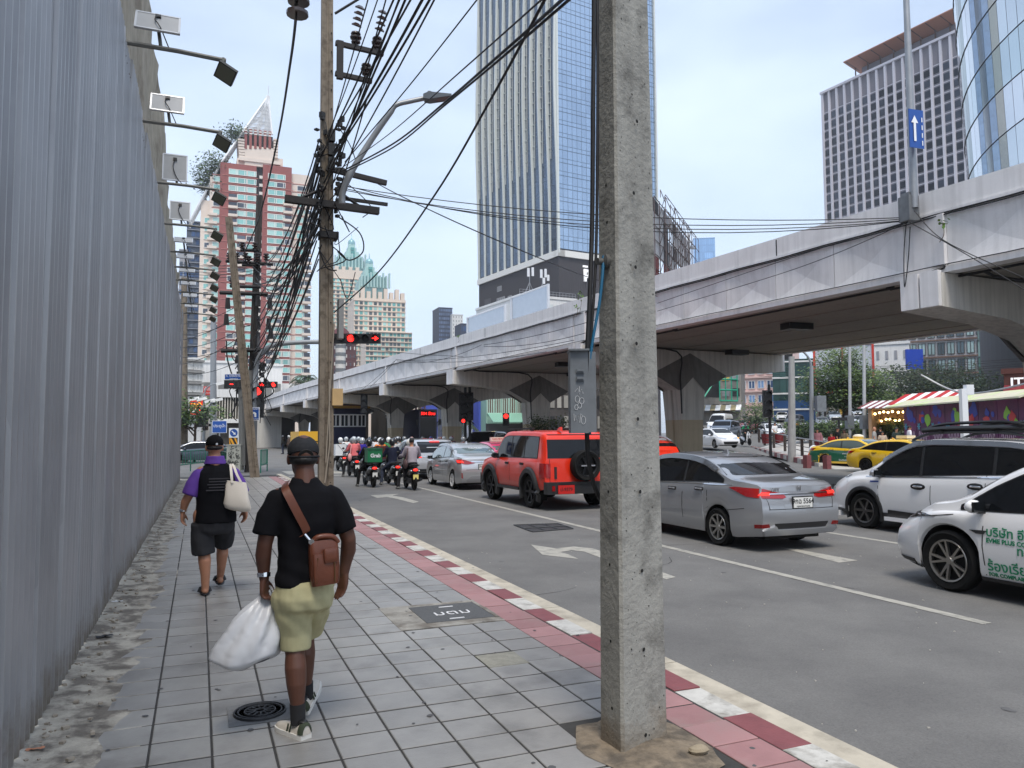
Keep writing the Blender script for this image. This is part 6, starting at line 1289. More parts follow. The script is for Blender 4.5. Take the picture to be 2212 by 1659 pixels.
RS['patches']=[both('tail_lamp', tail, [(-3, -2.26, 1.10), (-3, -2.02, 1.10), (-3, -2.02, .76), (-3, -2.26, .76)], (1, .0, 0), .02), both('tail_lamp_rear', tail, [(-.93, -3, 1.10), (-.78, -3, 1.10), (-.78, -3, .78), (-.93, -3, .78)], (0, 1, 0), .022), ('rear_glass', glt, [(-.80, -3, 1.66), (.80, -3, 1.66), (.84, -3, 1.22), (-.84, -3, 1.22)], (0, 1, 0), .008, False), ('door_gap', gapm, [(-.80, -3, 1.2), (-.788, -3, 1.2), (-.788, -3, .64), (-.80, -3, .64)], (0, 1, 0), .004, False), ('rear_handle', trim, [(-.68, -3, 1.02), (-.62, -3, 1.02), (-.62, -3, .74), (-.68, -3, .74)], (0, 1, 0), .02, False)]
RS['boxes']=[('bumper', trim, (0, -hl-.06, .53), (1.86, .22, .28)), ('bumper_step', black, (0, -hl-.12, .64), (1.2, .14, .05)), ('running_board', trim, (-.90, .02, .43), (.16, 1.45, .07)), ('running_board', trim, (.90, .02, .43), (.16, 1.45, .07)), ('front_bumper', trim, (0, hl-.02, .55), (1.8, .16, .3)), ('bumper_lamp', tail, (-.78, -hl-.175, .53), (.07, .02, .12)), ('roof_rail', trim, (-.70, -.25, 1.93), (.05, 1.7, .04)), ('roof_rail', trim, (.70, -.25, 1.93), (.05, 1.7, .04)), ('mud_flap', rubber, (-.8, ya-.46, .36), (.24, .02, .3)), ('mud_flap', rubber, (.8, ya-.46, .36), (.24, .02, .3))]
suv, sb_, _=car('red_offroader', 'bright red boxy four by four with black flares and rear spare wheel', 'car', (8.42, 16.45+hl), 0, RS, redp, rimm=alloyd)
for y in(.1, -.75):
 for s_ in(-1, 1):MB().box((s_*.70, y if y>0 else-1.0, 1.90), (.05, .1, .06)).build('rail_foot', trim, suv)
MB().box((-.46, -hl-.19, .50), (.42, .02, .2)).build('number_plate', M('plate_red', srgb(196, 30, 24), .5), suv);text('lettering', 'ป-9379', .11, black, suv, basis((-.46, -hl-.202, .5), (1, 0, 0), (0, 0, 1)), ext=.001, bold=.002)
sw=wheel(.37, .25, 'six', alloyd, suv, .06, -hl-.16, .68);sw.name='spare_wheel';sw.rotation_euler=(0, 0, pi/2)
MB().box((.06, -hl-.30, 1.05), (.36, .02, .03)).build('spare_badge', chrome, suv);MB().box((.72, -hl-.05, 1.0), (.05, .06, .34)).build('hinge', trim, suv)
MB().prism([(-.12, 0), (.12, 0), (-.06, .1), (-.1, .1)], (.06, 0, 0), (-.4, -hl+.35, 1.86), (0, 1, 0)).build('roof_antenna', redp, suv)
# ---- white people carrier at right
def mpv(L=4.6, W=1.75, H=1.70, wb=2.775, r=.335, fo=.92, s=1.):
 hl=L/2;yf=hl-fo
 return dict(L=L, W=W, H=H, r=r, ya=yf-wb, yf=yf, sill=.25, wheel='six', tum=.22, tw=.22, arch=.06, fk=.2, drip=.125, top=[(-hl, 1.35*s), (-hl+.08, 1.45*s), (-hl+.35, 1.60*s), (-hl+1.0, 1.68*s), (-.1, 1.70*s), (.3, 1.66*s), (.75, 1.47*s), (1.2, 1.19*s), (1.38, 1.11*s), (1.6, 1.07*s), (hl-.3, .95*s), (hl-.06, .84*s), (hl, .74*s)], belt=[(-hl, 1.15*s), (-1.0, 1.09*s), (.6, 1.00*s), (1.4, .97*s), (hl-.2, .82*s), (hl, .68*s)], rin=[(.25, .08), (.5, .0), (1.0, .03), (1.3, .12), (1.6, .26)], fin=[(.25, .06), (.5, .0), (.8, .06), (1.0, .2)], dlo=(-hl+.32, 1.36), pillars=(-1.22, .12), ws=(1.26, .34), rw=(-hl+.08, -hl+.34), seams=(1.0, -.10, -1.1), handles=(.16, -.92), hdrop=.17, ym=.98, plate=(-hl, .8), lower=.34)
XS=mpv();hl=2.3
XS['flare']=(.39, .465, .014, trim)
XS['patches']=[('window_line', chrome, [(-3, -1.9, 1.115), (-3, .6, 1.012), (-3, 1.30, .985), (-3, 1.30, .965), (-3, .6, .99), (-3, -1.9, 1.095)], (1, 0, 0), .010, True), ('head_lamp', headm, [(-.72, 2.2, .99), (-.86, 1.72, 1.0), (-.84, 1.80, .95), (-.66, 2.2, .93)], (.6, -.8, 0), .012, True), ('lower_lamp', headm, [(-.78, 2.2, .72), (-.62, 2.3, .74), (-.64, 2.3, .52), (-.80, 2.2, .56)], (.5, -.85, 0), .02, True), ('side_cladding', trim, [(-3, .80, .40), (-3, -.86, .36), (-3, -.86, .28), (-3, .80, .28)], (1, 0, 0), .02, True), ('sticker', M('sticker_blue', srgb(40, 70, 150), .4), [(-3, 1.18, .905), (-3, 1.0, .91), (-3, 1.0, .885), (-3, 1.18, .88)], (1, 0, 0), .006, False)]
XS['boxes']=[('side_skirt', pearl, (-.86, -.0, .24), (.10, 1.72, .07)), ('side_skirt', pearl, (.86, 0, .24), (.10, 1.72, .07)), ('front_lip', pearl, (-.62, hl-.16, .24), (.5, .34, .10)), ('front_lip', pearl, (.62, hl-.16, .24), (.5, .34, .10))]
xp, xb_, _=car('white_people_carrier', 'white people carrier with black roof rack facing left beyond the white taxi', 'car', (12.48, 11.98-2.3), 0, dict(XS, handlem=chrome, mirrorm=M('mirror_chrome', srgb(190, 190, 194), .2, .7)), pearl, rimm=M('grey_rim', srgb(92, 90, 88), .35, .7))
for y in(.16, -.92):
 h, _, _, _=xb_.ray_cast(Vector((-3, y, sinterp(XS['belt'], y)-.17)), Vector((1, 0, 0)), 5);MB().sphere((h.x, y, h.z), (.012, .16, .06), 10, 6).build('handle_cup', black, xp, 60)
visor(xb_, xp, dict(XS, dlo=(-2.2, 1.5)))
for s_ in(-1, 1):b=MB();b.tube(curve_pts([(s_*.60, .45, 1.66), (s_*.60, .0, 1.78), (s_*.60, -1.2, 1.79), (s_*.60, -2.0, 1.66)], 5), .025, 6);b.build('roof_rail', black, xp, 60)
for y in(-.15, -1.15):MB().box((0, y, 1.805), (1.3, .07, .04)).build('cross_bar', black, xp)
b=MB();b.tube(curve_pts([(-.55, .18, 1.86), (-.55, -.2, 1.94), (-.55, -1.2, 1.96), (-.55, -1.6, 1.90), (.55, -1.6, 1.90), (.55, -1.2, 1.96), (.55, -.2, 1.94), (.55, .18, 1.86), (-.55, .18, 1.86)], 4), .03, 6)
for k in range(7):b.box((0, .05-k*.26, 1.88), (1.1, .06, .02))
b.tube(curve_pts([(-.58, .25, 1.83), (-.58, -.3, 1.86), (-.58, -1.65, 1.87)], 4), .05, 6);b.tube(curve_pts([(.58, .25, 1.83), (.58, -.3, 1.86), (.58, -1.65, 1.87)], 4), .05, 6);b.build('roof_basket', black, xp, 60)
# ---- white electric taxi in the right foreground
ES=mpv(L=4.5, W=1.80, H=1.60, wb=2.70, r=.345, fo=.84, s=.94);hl=2.25;ES.update(wheel='five', fk=.24, fc=.9, sill=.20, lower=.24, drip=.11, pillars=(-1.3, -.0), seams=(.94, -.22, -1.2), fin=[(.2, .10), (.4, .0), (.6, .02), (.75, .10), (.95, .28)])
hl=2.25
ES['patches']=[('head_lamp', glassd, [(-.90, 1.55, .84), (-.78, 2.05, .86), (-.52, 2.3, .80), (-.56, 2.3, .76), (-.74, 2.1, .77)], (.6, -.8, 0), .012, True), ('head_lamp_glint', chrome, [(-.86, 1.72, .835), (-.74, 2.08, .84), (-.73, 2.09, .825), (-.85, 1.75, .82)], (.6, -.8, 0), .018, True), ('bumper_trim', trim, [(-.84, 1.95, .30), (-.5, 2.3, .30), (-.5, 2.3, .22), (-.84, 1.95, .22)], (.6, -.8, 0), .012, True), ('fender_badge', glassd, [(-3, 1.10, .735), (-3, .90, .742), (-3, .94, .70), (-3, 1.02, .70)], (1, 0, 0), .012, True), ('bonnet_gap', gapm, [(-3, 1.9, .80), (-3, 1.3, .885), (-3, 1.3, .876), (-3, 1.9, .79)], (1, 0, 0), .003, True)]
ev, eb_, _=car('white_taxi', 'white electric taxi cropped by the right edge, green Thai company lettering on door', 'car', (8.80, 7.2-2.25), 0, ES, pearl, rimm=M('silver_grey_rim', srgb(150, 146, 140), .3, .8))
greent=M('lettering_green', srgb(18, 132, 92), .5)
for s_, x, y, h in(('บริษัท อีวี มี พลัส จำกัด', 2129, 1149, 30), ('EVME PLUS COMPANY LIMITED', 2130, 1167, 15), ('ทอ 1234', 2196, 1192, 30), ('ร้องเรียนแท็กซี่', 2132, 1222, 33), ('FOR COMPLAINTS PLEASE CALL', 2134, 1240, 13)):
 p=atX(x, y, 7.90);d=(p-C0).dot(FW);loc=Vector((7.90-8.80, p.y-(7.2-2.25), p.z-ROADZ));me_o=text('lettering', s_, h/F*d*.88, greent, ev, None, 'LEFT', .001, .002)
 me=me_o.data.copy();me_o.data=me;
 for v in me.vertices:
  q=Vector((-4, loc.y-v.co.x, loc.z+v.co.y));hh, _, _, _=eb_.ray_cast(q, Vector((1, 0, 0)), 8);v.co=(hh.x-.004-.002*(v.co.z>0)if hh else-.91, q.y, q.z)
# ---- crossover ahead, pink taxi, black luxury four by four, red taxi
CS=mpv(L=4.4, W=1.85, H=1.62, s=.95);CS.update(wheel='five');hl=2.2;CS['patches']=[both('tail_lamp', tailon, [(-.86, -3, .90), (-.62, -3, .90), (-.62, -3, .86), (-.86, -3, .86)], (0, 1, 0), .012), ('tail_strip', chrome, [(-.6, -3, .93), (.6, -3, .93), (.6, -3, .90), (-.6, -3, .90)], (0, 1, 0), .012, False), ('brake_light', tailon, [(-.2, -3, 1.50), (.2, -3, 1.50), (.2, -3, 1.46), (-.2, -3, 1.46)], (0, 1, 0), .02, False), ('rear_glass', glt, [(-.72, -3, 1.42), (.72, -3, 1.42), (.78, -3, 1.06), (-.78, -3, 1.06)], (0, 1, 0), .01, False), ('diffuser', trim, [(-.85, -3, .42), (.85, -3, .42), (.8, -3, .26), (-.8, -3, .26)], (0, 1, 0), .01, False)]
p=dp(915, 1000, 30.5);car('silver_crossover', 'pale silver crossover with long rear lamp strip ahead of the bright silver sedan', 'car', (p.x+.55, p.y+2.2), .0, CS, greyp)
TS=sedan(L=4.6, W=1.77, H=1.48, wb=2.7);hl=2.3
TS['patches']=[both('tail_lamp', tail, [(-.86, -1.8, .96), (-.70, -2.25, .94), (-.44, -2.4, .88), (-.46, -2.4, .82), (-.82, -1.95, .84)], BL, .015), ('head_lamp', headm, [(-.86, 1.75, .80), (-.72, 2.15, .78), (-.42, 2.4, .70), (-.48, 2.4, .64), (-.8, 2.0, .70)], (.6, -.8, 0), .012, True), ('grille', trim, [(-.6, 3, .48), (.6, 3, .48), (.5, 3, .28), (-.5, 3, .28)], (0, -1, 0), .01, False)]
def taxisign(t, S, c, txt='TAXI-METER', m=None):o=MB().box((0, .15, S['H']+.09), (.62, .2, .16)).build('roof_sign', m or M('taxi_sign', srgb(224, 216, 196), .5), t);text('lettering', txt, .10, M('sign_red_letter', srgb(180, 40, 40), .5), t, basis((0, .04, S['H']+.09), (1, 0, 0), (0, 0, 1)), ext=.003)
pinkp=paint('taxi_pink', (214, 62, 110), .1)
p=dp(1085, 985, 31.5);t, _, _=car('pink_taxi', 'pink taxi with white roof sign half hidden by the red four by four', 'car', (p.x+.3, p.y+1.2), 0, TS, pinkp, glass=gll);taxisign(t, TS, None)
LS_=mpv(L=4.9, W=1.98, H=1.86, wb=2.95, r=.38, s=1.08);LS_['patches']=[('head_lamp', headon, [(-.9, 1.95, .98), (-.62, 2.5, .98), (-.62, 2.5, .90), (-.9, 1.95, .92)], (.6, -.8, 0), .012, True), ('grille', gapm, [(-.58, 3, .97), (.58, 3, .97), (.58, 3, .82), (-.58, 3, .82)], (0, -1, 0), .012, False)]
p=dp(1048, 965, 48);car('black_offroader', 'large black luxury four by four turning under the flyover with lit headlamp', 'car', (p.x, p.y), radians(180-38), LS_, paint('black', (14, 14, 16), .2), z=.0)
RT_=mpv(L=4.5, W=1.75, H=1.66, s=.97);hl=2.25;RT_['patches']=[both('tail_lamp', tail, [(-.85, -3, 1.05), (-.66, -3, 1.05), (-.66, -3, .80), (-.85, -3, .80)], (0, 1, 0), .012), ('rear_glass', glt, [(-.70, -3, 1.50), (.70, -3, 1.50), (.76, -3, 1.12), (-.76, -3, 1.12)], (0, 1, 0), .01, False), ('spoiler', redp, [(-.66, -2.0, 1.6), (.66, -2.0, 1.6), (.62, -2.4, 1.55), (-.62, -2.4, 1.55)], (0, 0, -1), .03, False)]
orp=paint('taxi_orange_red', (222, 62, 40), .1);t, _, _=car('red_taxi', 'orange red taxi with roof rails right of the pole beyond the silver sedan', 'car', (11.75, 20.2), -.06, RT_, orp)
for s_ in(-1, 1):b=MB();b.tube(curve_pts([(s_*.58, .3, 1.60), (s_*.6, 0, 1.70), (s_*.6, -1.3, 1.70), (s_*.58, -1.9, 1.58)], 5), .025, 6);b.build('roof_rail', steel, t, 60)
MB().box((0, .2, 1.72), (.7, .2, .16)).build('roof_sign', M('taxi_sign_dark', srgb(86, 44, 40), .5), t);text('lettering', 'TAXI', .13, black, t, basis((0, .09, 1.72), (1, 0, 0), (0, 0, 1)), ext=.003)
# ---- two tone taxis crossing at right, dark car crossing at left
yl=paint('taxi_yellow', (246, 200, 24), .0);gr=paint('taxi_green', (0, 92, 62), .05)
CRZ=radians(-172)
def place(p, rz, off):
 c, s=cos(rz), sin(rz);return(p.x-(c*off[0]-s*off[1]), p.y-(s*off[0]+c*off[1]))
TT=dict(TS);wv=place(gp(1783, 1008, ROADZ), CRZ, (.80, TS['ya']));t, bv, _=car('green_yellow_taxi', 'yellow over green taxi crossing at right, side on, between the railing and white car', 'car', wv, CRZ, TT, yl, glass=gll, rimm=alloyd)
ring=MB();sd=[(3, -2.28, .80), (3, -1.2, .88), (3, 1.0, .82), (3, 2.0, .74), (3, 2.28, .60)];lowp=[(3, 2.2, .22), (3, TS['yf']+.40, .22)]+[(3, TS['yf']+.375*cos(k*pi/10), .30+.375*sin(k*pi/10))for k in range(11)]+[(3, TS['ya']+.375*cos(k*pi/10), .30+.375*sin(k*pi/10))for k in range(11)]+[(3, TS['ya']-.40, .22), (3, -2.2, .24)]
lw=patch(bv, sd+lowp, (-1, 0, 0), .005, .1);lw.build('green_lower_side', gr, t, 40);mirror(lw).build('green_lower_side', gr, t, 40);patch(bv, [(-.8, -3, .80), (.8, -3, .80), (.8, -3, .25), (-.8, -3, .25)], (0, 1, 0), .005, .1).build('green_bumper', gr, t, 40)
for s_, y, z_, h in(('สหกรณ์แท็กซี่', .1, .70, .11), ('1 ทย 7777', .1, .55, .09), ('ร้องเรียนโทร. 1584', .0, .37, .11)):text('lettering', s_, h, signw, t, basis((.895, y, z_), (0, 1, 0), (0, 0, 1)), ext=.002)
MB().sphere((0, .1, 1.56), (.2, .3, .12), 12, 7).build('roof_sign', M('taxi_sign', (0, 0, 0)), t, 60)
p=dp(1878, 1005, 33.5);t, _, _=car('yellow_taxi', 'all yellow taxi behind the white people carrier, partly hidden', 'car', (p.x+1.4, p.y-.6), CRZ, TS, yl, rimm=alloyd);MB().box((.0, .1, 1.57), (.62, .5, .13)).build('roof_sign', M('taxi_sign', (0, 0, 0)), t)
DS=sedan(L=4.8, W=1.85, H=1.42, wb=2.85, r=.34, wheel='five');DS['patches']=TS['patches']
p=gp(440, 1000, ROADZ);car('dark_sedan', 'sleek dark blue grey sedan crossing behind the green railing at the left', 'car', (p.x-.2, p.y+.9), radians(90), DS, paint('slate', (74, 82, 96), .5), rimm=alloyd)
# ---- waiting traffic on the rising side road at right
PK=mpv(L=5.2, W=1.85, H=1.80, wb=3.1, r=.39, s=1.05);hl=2.6
PK.update(top=[(-hl, 1.55), (-hl+.1, 1.72), (-hl+1.4, 1.76), (-hl+1.9, 1.80), (.3, 1.82), (.6, 1.78), (1.0, 1.5), (1.35, 1.2), (1.6, 1.14), (hl-.3, 1.05), (hl, .8)], belt=[(-hl, 1.22), (.8, 1.16), (1.4, 1.1), (hl, .78)], dlo=(-hl+.3, 1.35), pillars=(-1.05, -.3, .35), sill=.38)
VN=mpv(L=5.3, W=1.9, H=2.25, wb=3.1, r=.34, s=1.);hl=2.65
VN.update(top=[(-hl, 2.0), (-hl+.15, 2.2), (-hl+.8, 2.26), (.6, 2.26), (1.2, 2.1), (1.7, 1.6), (2.1, 1.25), (hl-.15, 1.1), (hl, .9)], belt=[(-hl, 1.25), (1.5, 1.2), (2.1, 1.12), (hl, .8)], dlo=(-hl+.5, 2.05), pillars=(-1.3, .1, 1.2), ws=(2.0, 1.25), rw=(-hl+.1, -hl+.3), drip=.55, seams=(1.5, .1), handles=(1.2, ), ym=1.7, fin_=0)
SP=mpv(L=4.4, W=1.8, H=1.6, s=.94);FR=[('head_lamp', headm, [(-.86, 1.7, .84), (-.70, 2.2, .84), (-.44, 2.4, .76), (-.50, 2.4, .70), (-.8, 1.95, .74)], (.6, -.8, 0), .012, True), ('grille', trim, [(-.45, 3, .66), (.45, 3, .66), (.5, 3, .40), (-.5, 3, .40)], (0, -1, 0), .012, False)]
SP['patches']=FR;PK['patches']=FR;VN['patches']=[('head_lamp', headm, [(-.9, 2.2, 1.0), (-.66, 2.6, .98), (-.66, 2.6, .80), (-.9, 2.2, .84)], (.6, -.8, 0), .012, True)]
def hz_(x):return 939-(x-430)*.005
gq='vehicles waiting on the rising side road'
wp_=paint('white', (226, 226, 226), .05);dk_=paint('charcoal', (44, 46, 50), .4);blk=MATS['paint_black'];protos={}
def side_car(kind, S, x, yb, D, head, pm, lab, nm, glass=glt):
 p=dp(x, yb, D)
 if kind not in protos:
  t, _, _=car(nm, lab, 'car', (p.x, p.y), head, S, pm, gq, glass, z=p.z);protos[kind]=t;t['pm']=pm.name
 else:
  src=protos[kind];t=copy_tree(src);t.name=nm;t['label']=lab;t.location=p;t.rotation_euler=(0, 0, head);o0=MATS[src['pm']]
  for ch in t.children:
   if ch.data and ch.material_slots and(ch.material_slots[0].material is o0):ch.material_slots[0].link='OBJECT';ch.material_slots[0].material=pm
 return t
H1=radians(180-20)
side_car('sedan', TS, 1545, 967, 58, radians(180-8), wp_, 'white sedan with amber indicator coming towards the camera beside the big pier', 'white_sedan')
tw_=protos['sedan'];MB().sphere((-.72, 2.05, .72), (.07, .06, .05), 8, 6).build('indicator', amber, tw_)
side_car('pickup', PK, 1566, 950, 70, radians(180-52), paint('steel_blue', (112, 124, 142), .5), 'blue grey canopied pickup truck side on behind the white sedan', 'pickup_truck')
side_car('van', VN, 1558, 938, 84, radians(180-52), wp_, 'tall white passenger van behind the pickup truck', 'van', glt)
side_car('suv', SP, 1612, 934, 92, radians(90+28), paint('red', (170, 34, 44), .2), 'red hatchback behind the van, side on', 'red_hatchback')
for k, (kd, x, y, D, hd, pm, lab, nm)in enumerate((('suv', 1668, 951, 72, 150, wp_, 'white crossover with bright headlamps next in the queue behind the plant pots', 'white_crossover'), ('sedan', 1660, 938, 88, 140, silver2, 'silver sedan nose towards us behind the white crossover', 'silver_car'), ('suv', 1742, 951, 70, 150, blk, 'black car in the queue just left of the thick grey pole', 'black_car'), ('pickup', 1716, 925, 100, 128, dk_, 'dark pickup far back in the queue', 'dark_pickup'), ('sedan', 1775, 925, 100, 140, silver, 'grey silver car far back right of the thick grey pole', 'grey_car'), ('suv', 1802, 912, 112, 140, silver2, 'pale silver car higher up the side road', 'pale_car'), ('sedan', 1822, 935, 86, 146, wp_, 'white sedan partly behind the leaning post and hedge', 'white_car'), ('suv', 1855, 925, 94, 146, wp_, 'white car left of the tree trunk', 'white_suv'), ('sedan', 1885, 915, 104, 146, wp_, 'white car right behind the tree trunk', 'white_saloon'), ('suv', 1908, 932, 88, 146, paint('navy', (40, 56, 92), .3), 'dark blue car behind the tree trunk by the food stall', 'blue_car'), ('suv', 1690, 912, 118, 138, wp_, 'white car at the back of the queue beneath the green glass building', 'far_white_car'), ('sedan', 1750, 905, 125, 138, paint('mint', (120, 200, 170), .1), 'mint green taxi at the back of the queue', 'mint_taxi'), ('suv', 1850, 903, 122, 140, silver2, 'silver car at the top of the side road', 'far_silver_car'))):
 side_car(kd, None, x, y, D, radians(hd), pm, lab, nm)
def bus(name, lab, x0, x1, yt, D, a, body, col, led=True):
 P=dp(x0, yt, D);fc=Face(P, a);u1=fc.at(x1, yt)[0];zt=P.z;t=thing(name, lab, 'bus')
 b=MB();fc.box(b, 0, u1, .35, zt, -9, 0);b.build('body', body, t);b=MB();fc.box(b, .12, u1-.12, 1.1, zt-.75, 0, .03);b.build('windscreen', glt, t)
 if led:b=MB();fc.box(b, .25, u1-.25, zt-.62, zt-.14, 0, .04);b.build('display', sbody, t);text('lettering', '504 สีลม', .36, redglow, t, basis(fc.pt(u1/2, zt-.38, .06), fc.U, (0, 0, 1)), ext=.005)
 b=MB();fc.box(b, .05, u1-.05, .4, .95, 0, .05);b.build('bumper', col, t)
 for u in(.4, u1-.4):b=MB();fc.box(b, u-.22, u+.22, .62, .8, .05, .08);b.build('head_lamp', headm, t)
 for u in(.1, u1-.1):
  for dd in(-2, -7):MB().lathe([(.001, -.14), (.48, -.14), (.48, .14), (.001, .14)], fc.pt(u, .36, dd), 16, 'X').build('wheel', rubber, t)
 for s_ in(-1, 1):b=MB();b.box(fc.pt(u1/2+s_*(u1/2+.2), zt-1.1, .2), (.16, .2, .5));b.build('mirror', black, t)
bus('city_bus', 'dark blue city bus with glowing red destination display between the piers', 905, 944, 884, 66, 92, M('bus_navy', srgb(20, 28, 62), .35, coat=.5), black)
bus('small_bus', 'yellow roofed small bus behind the leaning pole under the flyover', 646, 690, 932, 60, 92, M('bus_yellow', srgb(218, 166, 40), .5), black, False)
# ================================================================ PEOPLE AND MOTORCYCLES
def remesh(b, vox, name, smooth=4, fac=.5, disp=None, split=None):
 me=bpy.data.meshes.new('tmp');me.from_pydata(b.v, [], b.f);o=bpy.data.objects.new('tmp', me);COL.objects.link(o)
 bmm=bmesh.new();bmm.from_mesh(me);bmesh.ops.recalc_face_normals(bmm, faces=bmm.faces);bmm.to_mesh(me);bmm.free()
 m=o.modifiers.new('r', 'REMESH');m.mode='VOXEL';m.voxel_size=vox;m.use_smooth_shade=True
 if smooth:k=o.modifiers.new('s', 'SMOOTH');k.factor=fac;k.iterations=smooth
 out=bpy.data.meshes.new_from_object(o.evaluated_get(bpy.context.evaluated_depsgraph_get()));bpy.data.objects.remove(o);out.name=name
 if disp:
  ns=[v.normal.copy()for v in out.vertices]
  for v, n_ in zip(out.vertices, ns):v.co+=n_*disp(v.co)
 out.polygons.foreach_set('use_smooth', [True]*len(out.polygons));return out
def limb(b, pts, rad, n=12):
 pts=[Vector(p)for p in pts];b.tube(pts, rad, n)
 for p, r in((pts[0], rad[0]), (pts[-1], rad[-1])):b.sphere(p, r, n, 8)
 for p, r in zip(pts[1:-1], rad[1:-1]):b.sphere(p, r*.985, n, 8)
def ering(c, rx, ry, rot=0., tilt=0., n=20, sq=0.):
 out=[]
 for k in range(n):
  a=2*pi*k/n;ca, sa=cos(a), sin(a);e=1-.25*sq
  x=rx*math.copysign(abs(ca)**e, ca);y=ry*math.copysign(abs(sa)**e, sa)
  out.append(Vector(c)+Vector((x*cos(rot)-y*sin(rot), x*sin(rot)+y*cos(rot), tilt*x)))
 return out
def head(b, c, s=1., yaw=0., turn=None):
 R3=Matrix.Rotation(yaw, 3, 'Z');n0=len(b.v)
 b.sphere((0, -.012, .02), (.076, .096, .105), 16, 12);b.sphere((0, .022, -.045), (.058, .068, .075), 14, 10);b.sphere((0, .05, -.085), (.034, .034, .03), 10, 7)
 b.tube([(0, .085, .02), (0, .106, -.022)], [.010, .017], 8);b.sphere((0, .098, -.028), (.019, .02, .014), 8, 6)
 for sx in(-1, 1):b.sphere((sx*.079, -.008, -.01), (.012, .024, .034), 8, 7);b.sphere((sx*.03, .083, .022), (.018, .012, .010), 8, 6);b.sphere((sx*.045, .06, -.02), (.02, .02, .018), 8, 6)
 b.sphere((0, .083, -.058), (.026, .014, .009), 8, 6)
 b.v[n0:]=[tuple(R3@(Vector(v)*s)+Vector(c))for v in b.v[n0:]]
def hand(b, w_, dirn, side, pnorm, curl=.5, s=1.):
 w_=Vector(w_);d=Vector(dirn).normalized();t=Vector(side);t=(t-d*t.dot(d)).normalized();p=Vector(pnorm);p=d.cross(t)if p.length<.1 else(p-d*p.dot(d)-t*p.dot(t)).normalized()
 kn=w_+d*.088*s;b.loft([[w_+d*(h*s)+(t*(x*wd)+p*(y*th))*s for x, y in((-1, -.6), (-.6, -1), (.6, -1), (1, -.6), (1, .6), (.6, 1), (-.6, 1), (-1, .6))]for h, wd, th in((-.012, .026, .019), (.03, .036, .017), (.065, .041, .015), (.094, .039, .012))])
 for k, (o, L)in enumerate(((.030, .072), (.010, .080), (-.011, .075), (-.031, .058))):
  q=kn+t*o*s;a=curl*(1+.12*k);pts=[q-d*.02*s, q];dd=d
  for j, f in enumerate((.45, .30, .25)):
   ang=a*(j+1)*.62;dd=d*cos(ang)+p*sin(ang);pts.append(pts[-1]+dd*L*f*s)
  b.tube(pts, [.0085*s, .0095*s, .0088*s, .0080*s, .0066*s], 8);b.sphere(pts[-1], .0066*s, 7, 5)
 q=w_+d*.022*s+t*.026*s;e1=(d*.72+t*.6+p*.35).normalized();e2=(d*.92+t*.25+p*.35).normalized();pts=[q, q+e1*.038*s, q+e1*.038*s+e2*.030*s, q+e1*.038*s+e2*.054*s]
 b.tube(pts, [.015*s, .0125*s, .011*s, .0085*s], 8);b.sphere(pts[-1], .0085*s, 7, 5);b.sphere(pts[0], .015*s, 7, 5)
def folds(seed, amp, sc=9., zsq=2.):return lambda p:amp*(mnoise.noise(Vector((p.x*sc, p.y*sc, p.z*sc/zsq))+Vector((seed, 0, 0)))+.5*mnoise.noise(Vector((p.x*sc*2.3, p.y*sc*2.3, p.z*sc*1.6))+Vector((0, seed, 0))))
skin_d=M('skin_dark', srgb(94, 60, 46), .5, var=.12, scale=14, sub=.06);skin_l=M('skin_tan', srgb(178, 126, 98), .5, var=.08, scale=14, sub=.06);hairm=M('hair_black', (.008, .007, .007), .6)
tee=M('tee_black', (.008, .008, .010), .9, spec=.12, bump=.3, bscale=260, var=.2, scale=12);khaki=M('shorts_khaki', srgb(186, 180, 140), .88, var=.08, scale=14, bump=.35, bscale=300);denim=M('shorts_charcoal', srgb(54, 54, 57), .9, spec=.2, var=.12, scale=12, bump=.3, bscale=260);capg=M('cap_charcoal', srgb(48, 49, 52), .9, spec=.2, var=.2, scale=40, bump=.3, bscale=240);leath=M('bag_leather', srgb(104, 56, 36), .38, var=.18, scale=10, bump=.25, bscale=60);shoew=M('shoe_cream', srgb(206, 198, 186), .7, var=.06, scale=20);shoes_=M('shoe_sole', srgb(220, 218, 212), .7);gsuede=M('suede_green', srgb(58, 66, 50), .9);bagw=M('plastic_bag_white', srgb(228, 229, 232), .3, var=.03, scale=8, alpha=.84);purple=M('purple_cloth', srgb(96, 60, 150), .85, bump=.2, bscale=260);canvas=M('canvas_cream', srgb(224, 214, 200), .9, bump=.3, bscale=220)
# ---- man in the black tee, khaki shorts, nearest the camera.  Local frame: x right, y forwards, z up
m1p=gp(638, 1597);F1=(m1p-C0).dot(FW)+.02;KX=F1/F
m1=thing('person', 'man walking away in black tee and khaki shorts carrying a white plastic bag', 'person', (m1p.x, m1p.y+.05, 0), radians(2))
b=MB()
head(b, (.035, .04, 1.565), 1.04);limb(b, [(.038, .0, 1.49), (.04, -.02, 1.38)], [.056, .066], 14)
b.loft([ering((.04, .0, z_), rx, ry, n=18)for z_, rx, ry in((.92, .14, .11), (1.1, .135, .105), (1.25, .145, .105), (1.35, .115, .08), (1.40, .06, .06))])
LE, LW=(-.178, -.015, 1.085), (-.172, .04, .885);limb(b, [(-.10, -.01, 1.345), (-.150, -.02, 1.23), LE, (-.182, .01, 1.02), (-.176, .035, .94), LW], [.052, .052, .043, .045, .036, .029], 14)
hand(b, LW, (.03, .05, -1), (.55, .85, 0), (.9, -.4, 0), .95)
RE, RW=(.290, -.03, 1.085), (.282, .04, .885);limb(b, [(.185, -.01, 1.34), (.245, -.03, 1.22), RE, (.296, .0, 1.02), (.288, .03, .945), RW], [.052, .052, .044, .046, .036, .029], 14)
hand(b, RW, (-.12, .08, -1), (-.5, .86, 0), (-.85, -.5, 0), .35)
